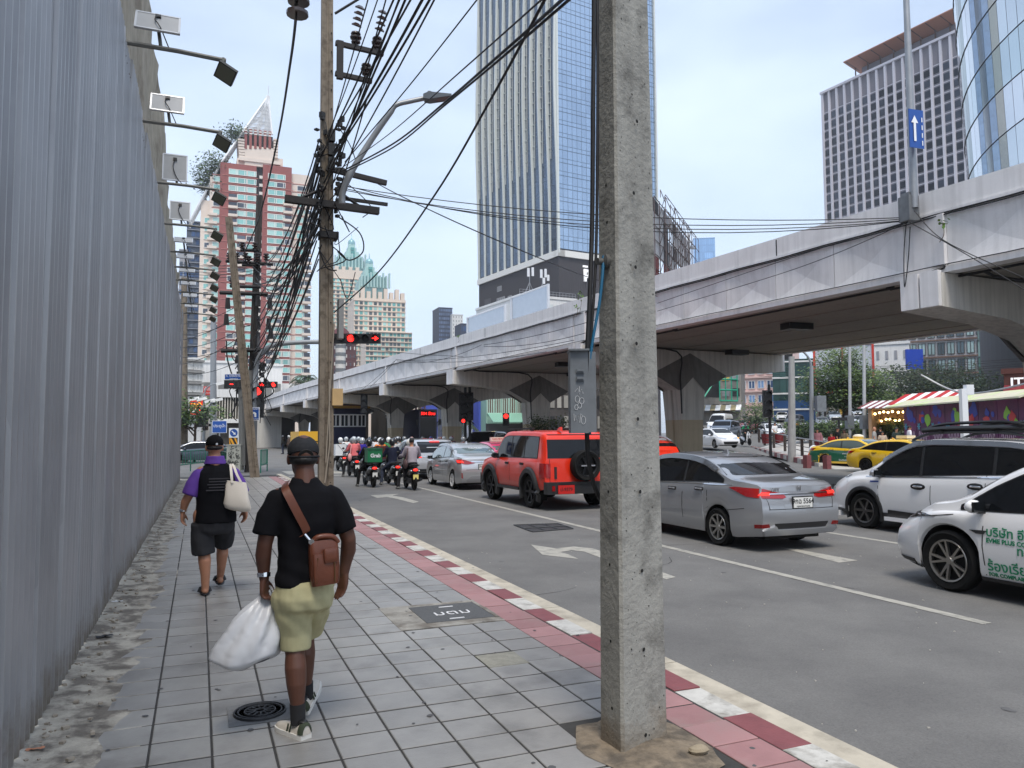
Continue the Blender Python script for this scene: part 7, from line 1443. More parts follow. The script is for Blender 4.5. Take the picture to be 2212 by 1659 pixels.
limb(b, [(-.03, .0, .86), (-.015, .02, .66), (-.004, .03, .52), (.0, .012, .455), (.0, -.012, .38), (.004, -.02, .30), (.012, -.012, .19), (.018, .0, .10)], [.088, .075, .061, .055, .061, .056, .041, .035], 16)
limb(b, [(.10, .05, .86), (.10, .17, .66), (.098, .245, .53), (.095, .25, .46), (.096, .24, .39), (.098, .255, .30), (.106, .285, .20), (.115, .31, .125)], [.088, .075, .059, .054, .058, .052, .039, .034], 16)
link('body', remesh(b, .0058, 'body', 5), skin_d, m1)
b=MB()
b.loft([ering((.045+o, y, z_), rx, ry, n=24, sq=.5)for z_, rx, ry, y, o in((.845, .152, .130, -.01, -.008), (.90, .155, .130, -.01, -.006), (1.0, .150, .122, -.01, 0), (1.1, .155, .118, -.015, 0), (1.2, .162, .120, -.02, 0), (1.31, .172, .112, -.02, 0), (1.372, .150, .094, -.015, .0), (1.412, .098, .080, -.003, 0), (1.452, .068, .070, .005, -.003))])
for sx, P, Rr in((-1, [(-.055, -.01, 1.355), (-.105, -.015, 1.325), (-.150, -.02, 1.235), (-.172, -.02, 1.14)], [.066, .072, .070, .071]), (1, [(.145, -.01, 1.355), (.195, -.015, 1.32), (.248, -.025, 1.225), (.275, -.03, 1.135)], [.066, .072, .070, .072])):b.tube(P, Rr, 16);b.sphere(P[1], Rr[1], 14, 9);b.sphere(P[2], Rr[2]*.97, 14, 9)
def wr1(p):return folds(3., .009, 7)(p)+.006*sin(p.z*55+p.x*24)*max(0, 1-abs(p.z-.92)/.16)+.004*sin(p.z*40-abs(p.x)*30)*max(0, 1-abs(p.z-1.05)/.2)
link('tee_shirt', remesh(b, .0085, 'tee_shirt', 4, disp=wr1), tee, m1)
b=MB()
b.loft([ering((.045, y, z_), rx, ry, n=24, sq=.4)for z_, rx, ry, y in((.905, .142, .116, -.005), (.85, .156, .132, -.015), (.78, .165, .142, -.02), (.72, .16, .135, -.01), (.69, .13, .11, .02))])
b.tube([(-.025, -.005, .80), (-.012, .01, .68), (.0, .03, .57), (.004, .03, .475)], [.112, .104, .090, .085], 20);b.tube([(.11, .04, .80), (.118, .12, .68), (.118, .20, .58), (.116, .24, .52)], [.105, .100, .086, .078], 18);b.sphere((-.03, .0, .76), .110, 14, 10);b.sphere((.11, .05, .76), .105, 14, 10);b.sphere((.195, .02, .84), (.03, .05, .04), 10, 7)
def wr2(p):return folds(8., .007, 8)(p)+.004*sin(p.z*60+p.x*60+p.y*20)*max(0, 1-abs(p.z-.68)/.16)
link('shorts', remesh(b, .008, 'shorts', 3, disp=wr2), khaki, m1)
b=MB();b.sphere((.035, .035, 1.605), (.090, .108, .088), 20, 12);capz=1.572;cp=remesh(b, .006, 'cap', 3)
for v in cp.vertices:
 if v.co.z<capz-.03*(v.co.y-.035)/.1:v.co.z=capz-.03*(v.co.y-.035)/.1+(v.co.z-capz)*.05
cap=link('cap', cp, capg, m1);b=MB();b.sphere((.035, .165, 1.575), (.07, .085, .010), 14, 6);b.build('cap_peak', capg, cap, 180)
b=MB();b.tube([(.035+.040*cos(k*pi/8), -.068-.007*sin(k*pi/8), 1.578+.032*sin(k*pi/8))for k in range(9)], .0035, 5);b.add([(.035+.038*cos(k*pi/8), -.0755+.012*(1-sin(k*pi/8)), 1.578+.029*sin(k*pi/8))for k in range(9)], [tuple(range(9))]);b.build('cap_opening', hairm, cap, 180)
b=MB();b.tube([(.035+.088*cos(a), .035+.106*sin(a), 1.571)for a in[pi+.25+(pi-.5)*k/12 for k in range(13)]], .0065, 6);b.build('cap_strap', capg, cap, 180)
b=MB();b.sphere((.035, .015, 1.552), (.083, .096, .040), 16, 9);link('hair', remesh(b, .006, 'hair', 2), hairm, m1)
def shoe(parent, c, rz, pitch, main, sole, accent, lowcut=True, L=.275):
 Mx=Matrix.Translation(c)@Matrix.Rotation(rz, 4, 'Z')@Matrix.Rotation(pitch, 4, 'X');b=MB()
 secs_=((-.075, .030, .02, .075), (-.065, .036, .018, .088), (-.02, .038, .018, .085), (.04, .040, .018, .070), (.10, .046, .018, .058), (.15, .044, .019, .050), (.19, .030, .02, .040), (.20, .012, .022, .032))
 rings=[]
 for y, wd, z0, z1 in secs_:rings.append([Vector((wd*cos(a)*(1. if sin(a)<0 else .92), y, z0+(z1-z0)*max(0, sin(a))))for a in[2*pi*k/14 for k in range(14)]])
 b.loft(rings);b.xf(Mx);sh=b.build('shoe', main, parent, 50)
 b=MB();rings=[]
 for y, wd, z0, z1 in secs_:rings.append([Vector((sx*(wd+.004), y, zz))for sx, zz in((-1, 0), (1, 0), (1, .024), (-1, .024))])
 b.loft(rings);b.xf(Mx);b.build('sole', sole, sh, 40)
 if accent:
  b=MB();b.loft([[Vector((wd*1.06*cos(a), y, .03+zz*sin(a)*1.0))for a in[pi*k/10 for k in range(11)]]for y, wd, zz in((-.079, .026, .045), (-.070, .037, .062), (-.045, .0395, .064))], closed=False, cap=False);b.xf(Mx);b.build('heel_tab', accent, sh, 60)
  for sx in(-1, 1):
   for y in(.025, .05):b=MB();b.box((sx*.040, y, .046), (.004, .010, .05), Matrix.Rotation(.35, 3, 'X'));b.xf(Mx);b.build('shoe_stripe', accent, sh)
  b=MB();b.sphere((0, -.035, .088), (.028, .035, .012), 10, 6);b.xf(Mx);b.build('shoe_opening', black, sh, 180)
 return sh
shoe(m1, Vector((.022, -.01, .0)), .45, .0, shoew, shoes_, gsuede);shoe(m1, Vector((.118, .31, .05)), -.5, .40, shoew, shoes_, gsuede)
for P in([(.014, -.01, .185), (.019, -.005, .07)], [(.107, .288, .20), (.117, .312, .10)]):b=MB();b.tube(P, [.044, .041], 14);b.build('sock', M('sock_black', (.02, .02, .022), .9), m1, 40)
b=MB();b.lathe([(.026, -.012), (.037, -.012), (.038, .012), (.027, .012)], n=18);o=b.build('wristwatch', chrome, m1, 40, loc=(-.173, .038, .905));o.rotation_euler=(-.2, .0, 0)
lb=thing('shoulder_bag', 'brown leather cross body bag on the back of the man in black tee', 'bag', m1.location, radians(2))
def sbox(name, c, d, m, parent, rz=0, pil=.25, tilt=0.):
 b=MB();nx=8;rings=[]
 for k in range(9):
  t=k/8;zz=(t-.5)*d[2];q=1-pil*.35*abs(2*t-1)**4;rings.append(ering((0, 0, zz), d[0]/2*q, d[1]/2*(1-.5*abs(2*t-1)**3), n=20, sq=2.2))
 b.loft(rings);b.xf(Matrix.Translation(c)@Matrix.Rotation(rz, 4, 'Z')@Matrix.Rotation(tilt, 4, 'Y'));return b.build(name, m, parent, 60)
bg=sbox('bag_body', (.125, -.165, .985), (.165, .08, .25), leath, lb, .12, tilt=-.06);sbox('front_pocket', (.125, -.212, .955), (.14, .03, .175), leath, lb, .12, tilt=-.06);sbox('phone_pocket', (.15, -.226, 1.03), (.08, .03, .08), leath, lb, .12, tilt=-.06)
b=MB();b.tube(curve_pts([(.055, -.165, 1.085), (.085, -.175, 1.125), (.165, -.175, 1.125), (.20, -.165, 1.09)], 5), .016, 8);b.build('grab_handle', leath, lb, 60)
b=MB();pts=curve_pts([(.01, -.135, 1.14), (.03, -.145, 1.16), (-.02, -.155, 1.26), (-.06, -.145, 1.34), (-.085, -.10, 1.405), (-.06, .0, 1.43)], 6);rings=[[p+Vector((sx*.019, 0, sx*.012))+Vector((0, -sy*.006, 0))for sx, sy in((-1, 0), (1, 0), (1, 1), (-1, 1))]for p in pts];b.loft(rings);b.build('strap', leath, lb, 60)
b=MB();b.tube([(.055, -.18, 1.10), (.02, -.16, 1.145)], .008, 6);b.lathe([(.010, -.003), (.016, -.003), (.016, .003), (.010, .003)], (.05, -.19, 1.105), 12, 'Y');b.build('clasp', chrome, lb, 50)
for dx in(-.05, .05):b=MB();b.tube([(.125+dx, -.228, .88), (.125+dx*.9, -.23, 1.02)], .003, 4);b.build('zip', M('zip_brass', srgb(120, 92, 60), .4, .6), lb)
pb_=thing('plastic_bag', 'full white plastic carrier bag hanging from the left hand of the nearer man', 'bag', m1.location, radians(2))
hx, hy, hz=-.150, .085, .785;b=MB();rings=[];nb=72;BT=((0, .030, .016, 0), (.05, .048, .025, -.004), (.15, .085, .06, -.018), (.3, .125, .095, -.042), (.45, .148, .115, -.062), (.6, .166, .13, -.078), (.75, .178, .135, -.09), (.87, .178, .13, -.095), (.95, .155, .10, -.095), (1., .09, .05, -.09))
for t in[q_/46 for q_ in range(47)]:
 rx, ry, ox=(sinterp([(r_[0], r_[c_])for r_ in BT], t)for c_ in(1, 2, 3));ring=[]
 for k in range(nb):
  a=2*pi*k/nb;pl_=.13*(1-t)*sin(a*9+3*t)+.05*sin(a*5+7*t)+.07*mnoise.noise((cos(a)*1.6, sin(a)*1.6, t*2.5))-.09*max(0, .5-abs(mnoise.noise((cos(a)*3+t*2, sin(a)*3, t*2)))*4)*(1-.7*t);corner=.22*max(0, t-.5)*max(0, cos(a-pi))**6*2
  ring.append(Vector((hx+ox+rx*(1+pl_*.8+corner)*cos(a), hy+ry*(1+pl_)*sin(a), hz-.385*t+.03*t*max(0, cos(a))-.015*t*cos(a*3))))
 rings.append(ring)
cb_=MB().sphere((hx-.085, hy, hz-.305), (.145, .105, .075), 16, 9);cb_.build('bag_contents', M('contents_grey', srgb(96, 96, 100), .7), pb_, 180)
def crease(v):
 q_=Vector((v[0]*16+v[2]*5, v[1]*16, v[2]*5));r_=1-min(1, abs(mnoise.noise(q_))*5);q2=Vector((v[0]*30, v[1]*30, v[2]*22));return-.0032*r_+.0012*mnoise.noise(q2)
b.loft(rings);cz_=Vector((hx-.07, hy));b.v=[tuple(Vector(v)+Vector((v[0]-cz_.x, v[1]-cz_.y, 0)).normalized()*crease(v))for v in b.v];b.build('bag_body', bagw, pb_, 55)
for sy in(-.02, .022):b=MB();b.tube(curve_pts([(hx-.045, hy+sy, hz-.035), (hx-.02, hy+sy, hz+.035), (hx+.01, hy+sy, hz+.05), (hx+.035, hy+sy, hz+.0), (hx+.03, hy+sy, hz-.04)], 4), .008, 6);b.build('bag_handle', bagw, pb_, 60)
# ---- man in the purple sleeved shirt further ahead
m2p=gp(443, 1285);m2=thing('person', 'stout man in black shirt with purple sleeves, dark shorts and slippers', 'person', (m2p.x, m2p.y, 0), radians(3))
b=MB();head(b, (.065, .02, 1.565), 1.06, .1);limb(b, [(.065, .0, 1.47), (.08, -.02, 1.38)], [.066, .08], 14)
b.loft([ering((.09, .0, z_), rx, ry, n=18)for z_, rx, ry in((.88, .17, .14), (1.1, .17, .15), (1.25, .16, .13), (1.35, .12, .09), (1.41, .06, .06))])
limb(b, [(-.06, 0, 1.30), (-.135, -.01, 1.18), (-.175, -.01, 1.07), (-.215, .03, .98), (-.235, .06, .88)], [.062, .055, .047, .046, .031]);hand(b, (-.235, .06, .88), (.0, .1, -1), (.4, .9, 0), (.9, -.3, 0), .5)
limb(b, [(.24, 0, 1.30), (.315, -.02, 1.18), (.35, -.02, 1.07), (.385, .03, .98), (.40, .07, .88)], [.062, .055, .047, .046, .031]);hand(b, (.40, .07, .88), (.0, .1, -1), (-.4, .9, 0), (-.9, -.3, 0), .5)
limb(b, [(-.04, 0, .84), (-.035, .02, .62), (-.02, .02, .46), (-.012, -.01, .36), (-.003, -.01, .22), (.0, .0, .07)], [.10, .085, .062, .066, .05, .04]);limb(b, [(.16, .04, .84), (.185, .2, .62), (.19, .27, .48), (.185, .26, .38), (.18, .29, .24), (.175, .35, .12)], [.10, .085, .062, .064, .048, .038])
for c, p_ in(((.0, .06, .035), 0), ((.175, .40, .07), .1)):b.sphere((c[0]-.0, c[1]-.07, c[2]+.01), (.036, .04, .036), 10, 7);b.sphere((c[0], c[1]+.03, c[2]), (.045, .09, .026), 12, 7)
link('body', remesh(b, .009, 'body', 5), skin_l, m2)
b=MB();b.loft([ering((.09, y, z_), rx, ry, n=24, sq=.4)for z_, rx, ry, y in((.76, .215, .175, -.01), (.84, .21, .175, -.01), (.95, .20, .17, -.01), (1.1, .20, .165, -.02), (1.22, .20, .155, -.03), (1.30, .18, .125, -.025), (1.355, .135, .10, -.01), (1.41, .085, .08, 0))])
def wr3(p):return folds(5., .010, 8)(p)
ts=remesh(b, .012, 'shirt', 4, disp=wr3);link('shirt', ts, tee, m2)
for P in([(-.01, -.01, 1.30), (-.08, -.015, 1.26), (-.135, -.02, 1.17), (-.17, -.02, 1.06)], [(.19, -.01, 1.30), (.26, -.015, 1.26), (.315, -.025, 1.17), (.345, -.03, 1.06)]):b=MB();b.tube(P, [.07, .082, .084, .088], 16);b.sphere(P[1], .082, 14, 9);link('sleeve', remesh(b, .012, 'sleeve', 4, disp=folds(2, .008)), purple, m2)
b=MB();b.loft([ering((.075, -.005, z_), rx, ry, n=22)for z_, rx, ry in((1.385, .115, .10), (1.43, .098, .09), (1.475, .088, .085), (1.47, .078, .075))]);link('collar', remesh(b, .009, 'collar', 2, disp=folds(7, .006)), purple, m2)
for k in range(5):b=MB();b.box((.09+R.uniform(-.03, .03), -.195, 1.235-k*.03), (.19+R.uniform(-.03, .04), .006, .012));b.build('back_print', M('print_grey', srgb(58, 56, 60), .8), m2)
b=MB();b.loft([ering((.07, 0, z_), rx, ry, n=24, sq=.4)for z_, rx, ry in((.86, .195, .165), (.75, .205, .17), (.68, .19, .15), (.64, .16, .12))]);b.tube([(-.04, 0, .76), (-.035, .02, .6), (-.02, .03, .43)], [.12, .122, .120], 18);b.tube([(.175, .05, .76), (.19, .17, .62), (.195, .26, .50)], [.118, .115, .110], 18);link('shorts', remesh(b, .011, 'shorts', 3, disp=folds(6, .010, 9)), denim, m2)
b=MB();b.sphere((.065, .0, 1.61), (.092, .11, .09), 18, 12);cp=remesh(b, .008, 'cap', 3)
for v in cp.vertices:
 if v.co.z<1.585:v.co.z=1.585+(v.co.z-1.585)*.05
cap=link('cap', cp, M('cap_black', (.008, .008, .009), .9, spec=.12), m2);b=MB();b.sphere((.06, .14, 1.59), (.07, .08, .01), 12, 6);b.build('cap_peak', MATS['cap_black'], cap, 180);MB().lathe([(.006, -.002), (.012, -.002), (.012, .002), (.006, .002)], (.08, -.112, 1.60), 10, 'Y').build('cap_ring', chrome, cap, 40)
b=MB();b.sphere((.065, -.02, 1.56), (.085, .09, .035), 14, 8);link('hair', remesh(b, .008, 'hair', 2), hairm, m2)
for c, pt_ in(((.0, .06, 0), 0.), ((.175, .40, .045), .12)):b=MB();b.sphere((0, 0, .012), (.052, .135, .014), 14, 6);b.xf(Matrix.Translation(c)@Matrix.Rotation(pt_, 4, 'X'));sl2=b.build('slipper', black, m2, 180);b=MB();b.tube([(-.055, .03, .015), (-.04, .035, .055), (0, .04, .066), (.04, .035, .055), (.055, .03, .015)], .022, 8);b.xf(Matrix.Translation(c)@Matrix.Rotation(pt_, 4, 'X'));b.build('slipper_strap', black, sl2, 60)
MB().lathe([(.028, -.015), (.038, -.015), (.038, .015), (.028, .015)], n=16).build('wristwatch', chrome, m2, 40, loc=(-.232, .055, .90))
tb=thing('tote_bag', 'cream canvas tote bag on the shoulder of the man with purple sleeves', 'bag', m2.location, radians(3));b=MB();rings=[]
for t, rx, ry in((0, .10, .02), (.2, .112, .04), (.5, .125, .06), (.8, .14, .065), (.95, .13, .05), (1, .09, .03)):rings.append([p+Vector((.02*t+.012*mnoise.noise((p.x*12, p.y*12, t*3)), .012*mnoise.noise((p.x*9, 5, t*6)), .012*mnoise.noise((p.x*12, 2, t*2))))for p in ering((.275, -.205, 1.20-.31*t), rx, ry, -.25, -.18, n=24, sq=1.2)])
b.loft(rings);b.build('bag_body', canvas, tb, 60)
for dx in(-.045, .045):
 b=MB();P=curve_pts([(.275+dx, -.235, 1.19), (.25+dx*.6, -.21, 1.28), (.235+dx*.3, -.13, 1.37), (.23, -.03, 1.385), (.23, .08, 1.35)], 5);b.loft([[p+Vector((sx*.013, -sy*.005, 0))for sx, sy in((-1, 0), (1, 0), (1, 1), (-1, 1))]for p in P]);b.build('handle', canvas, tb, 60)
# ---- small figures: a few poses, each body one mesh with clothes over it, shared between people
POSE={}
def pose(kind):
 if kind in POSE:return POSE[kind]
 J=dict(sit=dict(hip=(0, -.02, .78), ch=(0, .05, 1.18), nk=(0, .08, 1.34), hd=(0, .11, 1.50), el=((-.27, .16, 1.05), (.27, .16, 1.05)), wr=((-.30, .46, 1.02), (.30, .46, 1.02)), kn=((-.20, .40, .70), (.20, .40, .70)), an=((-.18, .22, .30), (.18, .22, .30)), to=((-.19, .36, .25), (.19, .36, .25))), stop=dict(hip=(0, -.02, .78), ch=(0, .05, 1.18), nk=(0, .07, 1.34), hd=(0, .09, 1.50), el=((-.27, .14, 1.05), (.27, .14, 1.05)), wr=((-.28, .44, 1.02), (.28, .44, 1.02)), kn=((-.30, .26, .52), (.20, .40, .70)), an=((-.38, .10, .08), (.18, .22, .30)), to=((-.40, .24, .04), (.19, .36, .25))), stand=dict(hip=(0, 0, .90), ch=(0, .0, 1.24), nk=(0, .0, 1.40), hd=(0, .02, 1.56), el=((-.25, .0, 1.12), (.25, .0, 1.12)), wr=((-.25, .08, .88), (.25, .08, .88)), kn=((-.10, .02, .48), (.10, .02, .48)), an=((-.10, -.02, .09), (.10, -.02, .09)), to=((-.11, .12, .04), (.11, .12, .04))), walk=dict(hip=(0, 0, .89), ch=(0, .02, 1.23), nk=(0, .02, 1.39), hd=(0, .04, 1.55), el=((-.24, -.10, 1.12), (.24, .06, 1.12)), wr=((-.25, -.12, .90), (.22, .24, 1.0)), kn=((-.10, .18, .50), (.09, -.02, .47)), an=((-.10, .22, .12), (.09, -.28, .16)), to=((-.11, .36, .09), (.09, -.20, .06))))[kind]
 def mk(inf, parts, vox):
  b=MB();V_=Vector
  hip, ch, nk, hd=V_(J['hip']), V_(J['ch']), V_(J['nk']), V_(J['hd'])
  if 'torso' in parts:
   mid=(hip+ch)/2;b.loft([ering(c, rx+inf, ry+inf, n=14)for c, rx, ry in((hip+V_((0, 0, -.02)), .15, .12), (mid, .145, .11), (ch, .175, .11), (ch+(nk-ch)*.75, .15, .085), (nk, .06, .06))])
  if 'head' in parts:head(b, hd, 1.);limb(b, [nk-V_((0, 0, .04)), hd-V_((0, 0, .06))], [.06, .055], 10)
  for i, sx in((0, -1), (1, 1)):
   sh=ch+V_((sx*.175, 0, .11));el, wr=V_(J['el'][i]), V_(J['wr'][i]);kn, an, to=V_(J['kn'][i]), V_(J['an'][i]), V_(J['to'][i]);hp=hip+V_((sx*.09, 0, -.04))
   if 'arm' in parts:limb(b, [sh, el, wr], [.055+inf, .043+inf, .03+inf], 9)
   if 'sleeve' in parts:limb(b, [sh, sh.lerp(el, .8)], [.062+inf, .058+inf], 9)
   if 'long' in parts:limb(b, [sh, el, el.lerp(wr, .92)], [.058+inf, .05+inf, .042+inf], 9)
   if 'hand' in parts:
    d=(wr-el).normalized();hand(b, wr, d, (-sx, .3, .4), (0, 0, -1), .9, 1.05)
   if 'leg' in parts:limb(b, [hp, kn, an], [.085+inf, .058+inf, .04+inf], 9)
   if 'foot' in parts:limb(b, [an+V_((0, -.02, -.03)), to], [.042+inf, .036+inf], 9)
  if 'seat' in parts:b.sphere(hip, (.165+inf, .135+inf, .12), 12, 8)
  return remesh(b, vox, 'body', 3)
 POSE[kind]=dict(body=mk(0, ('torso', 'head', 'arm', 'hand', 'leg', 'foot'), .016), top=mk(.016, ('torso', 'sleeve'), .022), jacket=mk(.022, ('torso', 'long'), .022), legs=mk(.016, ('seat', 'leg'), .022), shoes=mk(.008, ('foot', ), .02), J=J);return POSE[kind]
_hm={}
def helmet_mesh():
 if not _hm:
  b=MB();b.sphere((0, 0, .025), (.125, .145, .135), 16, 12);b.box((0, .0, -.06), (.16, .17, .1));m=remesh(b, .012, 'helmet', 4);_hm['h']=m
  b=MB();n=12;b.loft([[Vector((.130*sin(a)*k, .150*cos(a)*k, z_))for a in[-1.2+2.4*i/n for i in range(n+1)]]for z_, k in((-.045, .96), (.02, 1.02), (.07, .92))], closed=False, cap=False);_hm['v']=b.mesh('helmet_visor', 60)
  b=MB();b.sphere((0, -.01, .03), (.088, .108, .10), 14, 9);_hm['hair']=remesh(b, .012, 'hair', 3)
 return _hm
def col(n, c, r=.88):return M('cloth_'+n, srgb(*c), r, var=.15, scale=9, spec=.2)
def figure(lab, loc, rz, kind, top, legs, jacket=False, helm=None, hair=True, skin=skin_l, group=None, s=1., shoe_=None, name='person'):
 P=pose(kind);t=thing(name, lab, 'person', loc, rz, group);
 if s!=1:t.scale=(s, s, s)
 link('body', P['body'], skin, t);link('jacket' if jacket else 'shirt', P['jacket' if jacket else 'top'], top, t);link('trousers', P['legs'], legs, t);link('shoes', P['shoes'], shoe_ or black, t)
 hd=P['J']['hd'];H_=helmet_mesh()
 if helm:o=link('helmet', H_['h'], helm, t, hd);link('helmet_visor', H_['v'], glassd, o)
 elif hair:link('hair', H_['hair'], hairm, t, hd)
 return t
# ---- scooters and motorcycles (local +y forwards)
_bk={}
def bike_proto():
 if _bk:return _bk['t']
 t=bpy.data.objects.new('motorcycle', None);COL.objects.link(t);_bk['t']=t;bp=paint('scooter_black', (20, 20, 22), .2)
 for y in(-.62, .62):
  w_=MB().lathe([(.19, -.04), (.25, -.05), (.285, -.02), (.285, .02), (.25, .05), (.19, .04)], n=20, axis='X').build('wheel', rubber, t, 50, loc=(0, y, .285));b=MB();b.lathe([(.001, -.03), (.05, -.05), (.05, .05), (.001, .03)], n=10, axis='X')
  for k in range(5):a=2*pi*k/5;b.tube([(0, .04*cos(a), .04*sin(a)), (0, .2*cos(a), .2*sin(a))], .018, 5)
  b.build('rim', alloyd, w_, 40)
 b=MB();b.loft([ering((0, y, z_), rx, rz_, n=14)if 0 else[Vector((rx*cos(a), y, z_+rz_*sin(a)))for a in[2*pi*k/14 for k in range(14)]]for y, z_, rx, rz_ in((-.80, .70, .05, .05), (-.70, .66, .12, .11), (-.45, .58, .17, .17), (-.15, .50, .16, .18), (.08, .36, .14, .09), (.30, .33, .13, .07), (.42, .40, .12, .10))]);b.build('body', bp, t, 50)
 b=MB();b.loft([[Vector((rx*cos(a), y, z_+.15*sin(a)*rx/.16))for a in[2*pi*k/12 for k in range(12)]]for y, z_, rx in((.36, .36, .12), (.46, .62, .17), (.47, .86, .15), (.44, 1.02, .09))]);b.build('leg_shield', bp, t, 50)
 b=MB();b.loft([[Vector((rx*cos(a), y, z_+.05*sin(a)))for a in[2*pi*k/12 for k in range(12)]]for y, z_, rx in((-.74, .80, .09), (-.6, .80, .13), (-.2, .77, .14), (.1, .74, .08))]);b.build('seat', black, t, 50)
 b=MB();b.tube([(-.34, .40, 1.05), (-.12, .46, 1.02), (.12, .46, 1.02), (.34, .40, 1.05)], .018, 7);b.tube([(0, .46, 1.0), (0, .62, .3)], .03, 7);b.build('handlebar', black, t, 50)
 for sx in(-1, 1):b=MB();b.tube([(sx*.24, .43, 1.05), (sx*.30, .42, 1.17)], .008, 5);b.sphere((sx*.32, .42, 1.20), (.06, .02, .045), 10, 6);b.build('mirror', black, t, 50)
 b=MB();b.sphere((0, -.80, .66), (.085, .04, .045), 12, 7);b.build('tail_lamp', tailon, t, 60)
 for sx in(-1, 1):MB().sphere((sx*.125, -.74, .63), (.04, .05, .03), 8, 6).build('indicator', headm, t, 60)
 b=MB();b.prism([(-.08, 0), (.08, 0), (.05, .28), (-.05, .28)], (0, .02, 0), (0, -.84, .30));b.xf(Matrix.Identity(4));b.build('rear_fender', black, t);b=MB();b.box((0, -.86, .44), (.17, .012, .15));b.build('number_plate', platew, t)
 b=MB();b.tube([(.15, -.1, .28), (.17, -.4, .30), (.18, -.78, .36)], [.03, .05, .055], 10);b.build('exhaust', M('exhaust_dark', srgb(40, 40, 42), .4, .7), t, 50);MB().box((-.12, -.4, .30), (.08, .5, .16)).build('engine_case', black, t)
 b=MB();b.tube(curve_pts([(-.12, -.62, .78), (-.10, -.86, .82), (.10, -.86, .82), (.12, -.62, .78)], 4), .015, 6);b.build('grab_rail', black, t, 60)
 b=MB();b.sphere((0, .53, .80), (.10, .05, .08), 12, 7);b.build('head_lamp', headm, t, 60)
 return t
gm='motorcycles waiting at the traffic lights';gr_='riders waiting at the traffic lights';nbk=[0]
def bike(lab, loc, rz, pm=None, platem=None, z=ROADZ, group=gm):
 src=bike_proto()
 t=src if nbk[0]==0 else copy_tree(src);nbk[0]+=1
 t.location=(loc[0], loc[1], z);t.rotation_euler=(0, 0, rz);tag(t, lab, 'motorcycle', group)
 for ch in t.children:
  if pm and ch.name.split('.')[0]in('body', 'leg_shield'):ch.material_slots[0].link='OBJECT';ch.material_slots[0].material=pm
  if platem and ch.name.startswith('number_plate'):ch.material_slots[0].link='OBJECT';ch.material_slots[0].material=platem
 return t
hw, hk, hg, hbl, hp_, hs_=(paint('helmet_'+n, c, .05)for n, c in(('white', (228, 228, 224)), ('black', (24, 24, 27)), ('grey', (130, 134, 138)), ('blue', (40, 60, 140)), ('pink', (210, 50, 90)), ('silver', (176, 182, 186))))
def at_(x, y, D):p=dp(x, y, D);return(p.x, p.y)
jeans=col('jeans', (52, 58, 74));dkt=col('dark', (34, 34, 38));blkc=col('black', (18, 18, 20))
def rider(k, x, D, rz, btxt, rtxt, top, legs=dkt, jacket=True, helm=hk, pm=None, platem=None, kind='stop', dz_=0.):
 p=at_(x, 1000, D);t=bike(btxt, p, rz, pm, platem);f_=figure(rtxt, (p[0], p[1], ROADZ), rz, kind, top, legs, jacket, helm, group=gr_, shoe_=M('shoe_grey', srgb(120, 120, 118), .8));return t, f_, p
yp=M('plate_yellow', srgb(236, 220, 130), .5)
_, _, p4_=rider(0, 798, 26.8, .02, 'black scooter nearest the camera on the left, carrying the green delivery box', 'rider in black jacket and black helmet behind the green delivery box', blkc, blkc)
dbg=M('delivery_green', srgb(10, 110, 66), .5, var=.05);g_=thing('delivery_box', 'green insulated delivery box with white lettering on the nearest scooter', 'delivery box', (p4_[0], p4_[1], ROADZ), .02);MB().box((0, -.60, 1.07), (.50, .46, .42)).build('box_body', dbg, g_);MB().box((0, -.60, 1.30), (.53, .49, .07)).build('box_lid', M('delivery_green_dark', srgb(8, 84, 52), .5), g_);text('lettering', 'Grab', .17, signw, g_, basis((0.02, -.836, 1.08), (1, 0, 0), (0, 0, 1)), ext=.003, bold=.006)
_, _, p8_=rider(1, 886, 25.4, -.04, 'black scooter with yellow plate carrying a pillion woman beside the silver sedan', 'rider in navy top and white helmet with a pillion woman behind', col('navy', (32, 34, 74)), dkt, helm=hw, platem=yp)
figure('pillion woman in grey blouse with dark ponytail and brown handbag', (p8_[0]-.02, p8_[1]-.34, ROADZ+.06), -.04, 'sit', col('grey_blouse', (160, 152, 160)), dkt, True, None, True, group=gr_)
hb_=thing('handbag', 'brown handbag hanging at the side of the pillion woman in grey', 'bag', (p8_[0]-.27, p8_[1]-.45, .72));MB().sphere((0, 0, 0), (.07, .16, .16), 12, 8).build('bag_body', M('bag_brown', srgb(88, 66, 66), .6), hb_, 60);MB().tube(curve_pts([(0, -.1, .1), (.08, 0, .5), (.02, .1, .1)], 5), .015, 6).build('strap', MATS['bag_brown'], hb_, 60)
rider(2, 848, 27.6, .0, 'dark scooter under the navy jacketed rider with foot down', 'rider in dark navy jacket with foot down left of the pillion woman', col('dark_navy', (30, 34, 52)), jeans, helm=hk)
rider(3, 826, 30.2, .02, 'motorcycle with amber lamp carrying the rider in dark red and black jacket', 'rider in dark maroon jacket and black helmet in the second row', col('maroon', (70, 34, 34)), dkt, helm=hk)
_, _, p5_=rider(4, 822, 33.5, .0, 'motorcycle with bright green food box ahead of the green delivery box', 'rider in orange vest and white helmet with a lime green food box', col('orange', (226, 120, 50)), dkt, helm=hw)
g_=thing('delivery_box', 'lime green and pink food delivery box behind the orange vested rider', 'delivery box', (p5_[0], p5_[1], ROADZ));MB().box((0, -.62, 1.02), (.62, .5, .46)).build('box_body', M('delivery_lime', srgb(110, 180, 60), .5), g_);MB().box((0, -.62, 1.27), (.66, .54, .06)).build('box_lid', M('delivery_lime_dark', srgb(60, 130, 40), .5), g_);MB().sphere((0, -.87, 1.06), (.2, .01, .12)).build('picture_patch', M('patch_pink', srgb(226, 110, 130), .6), g_)
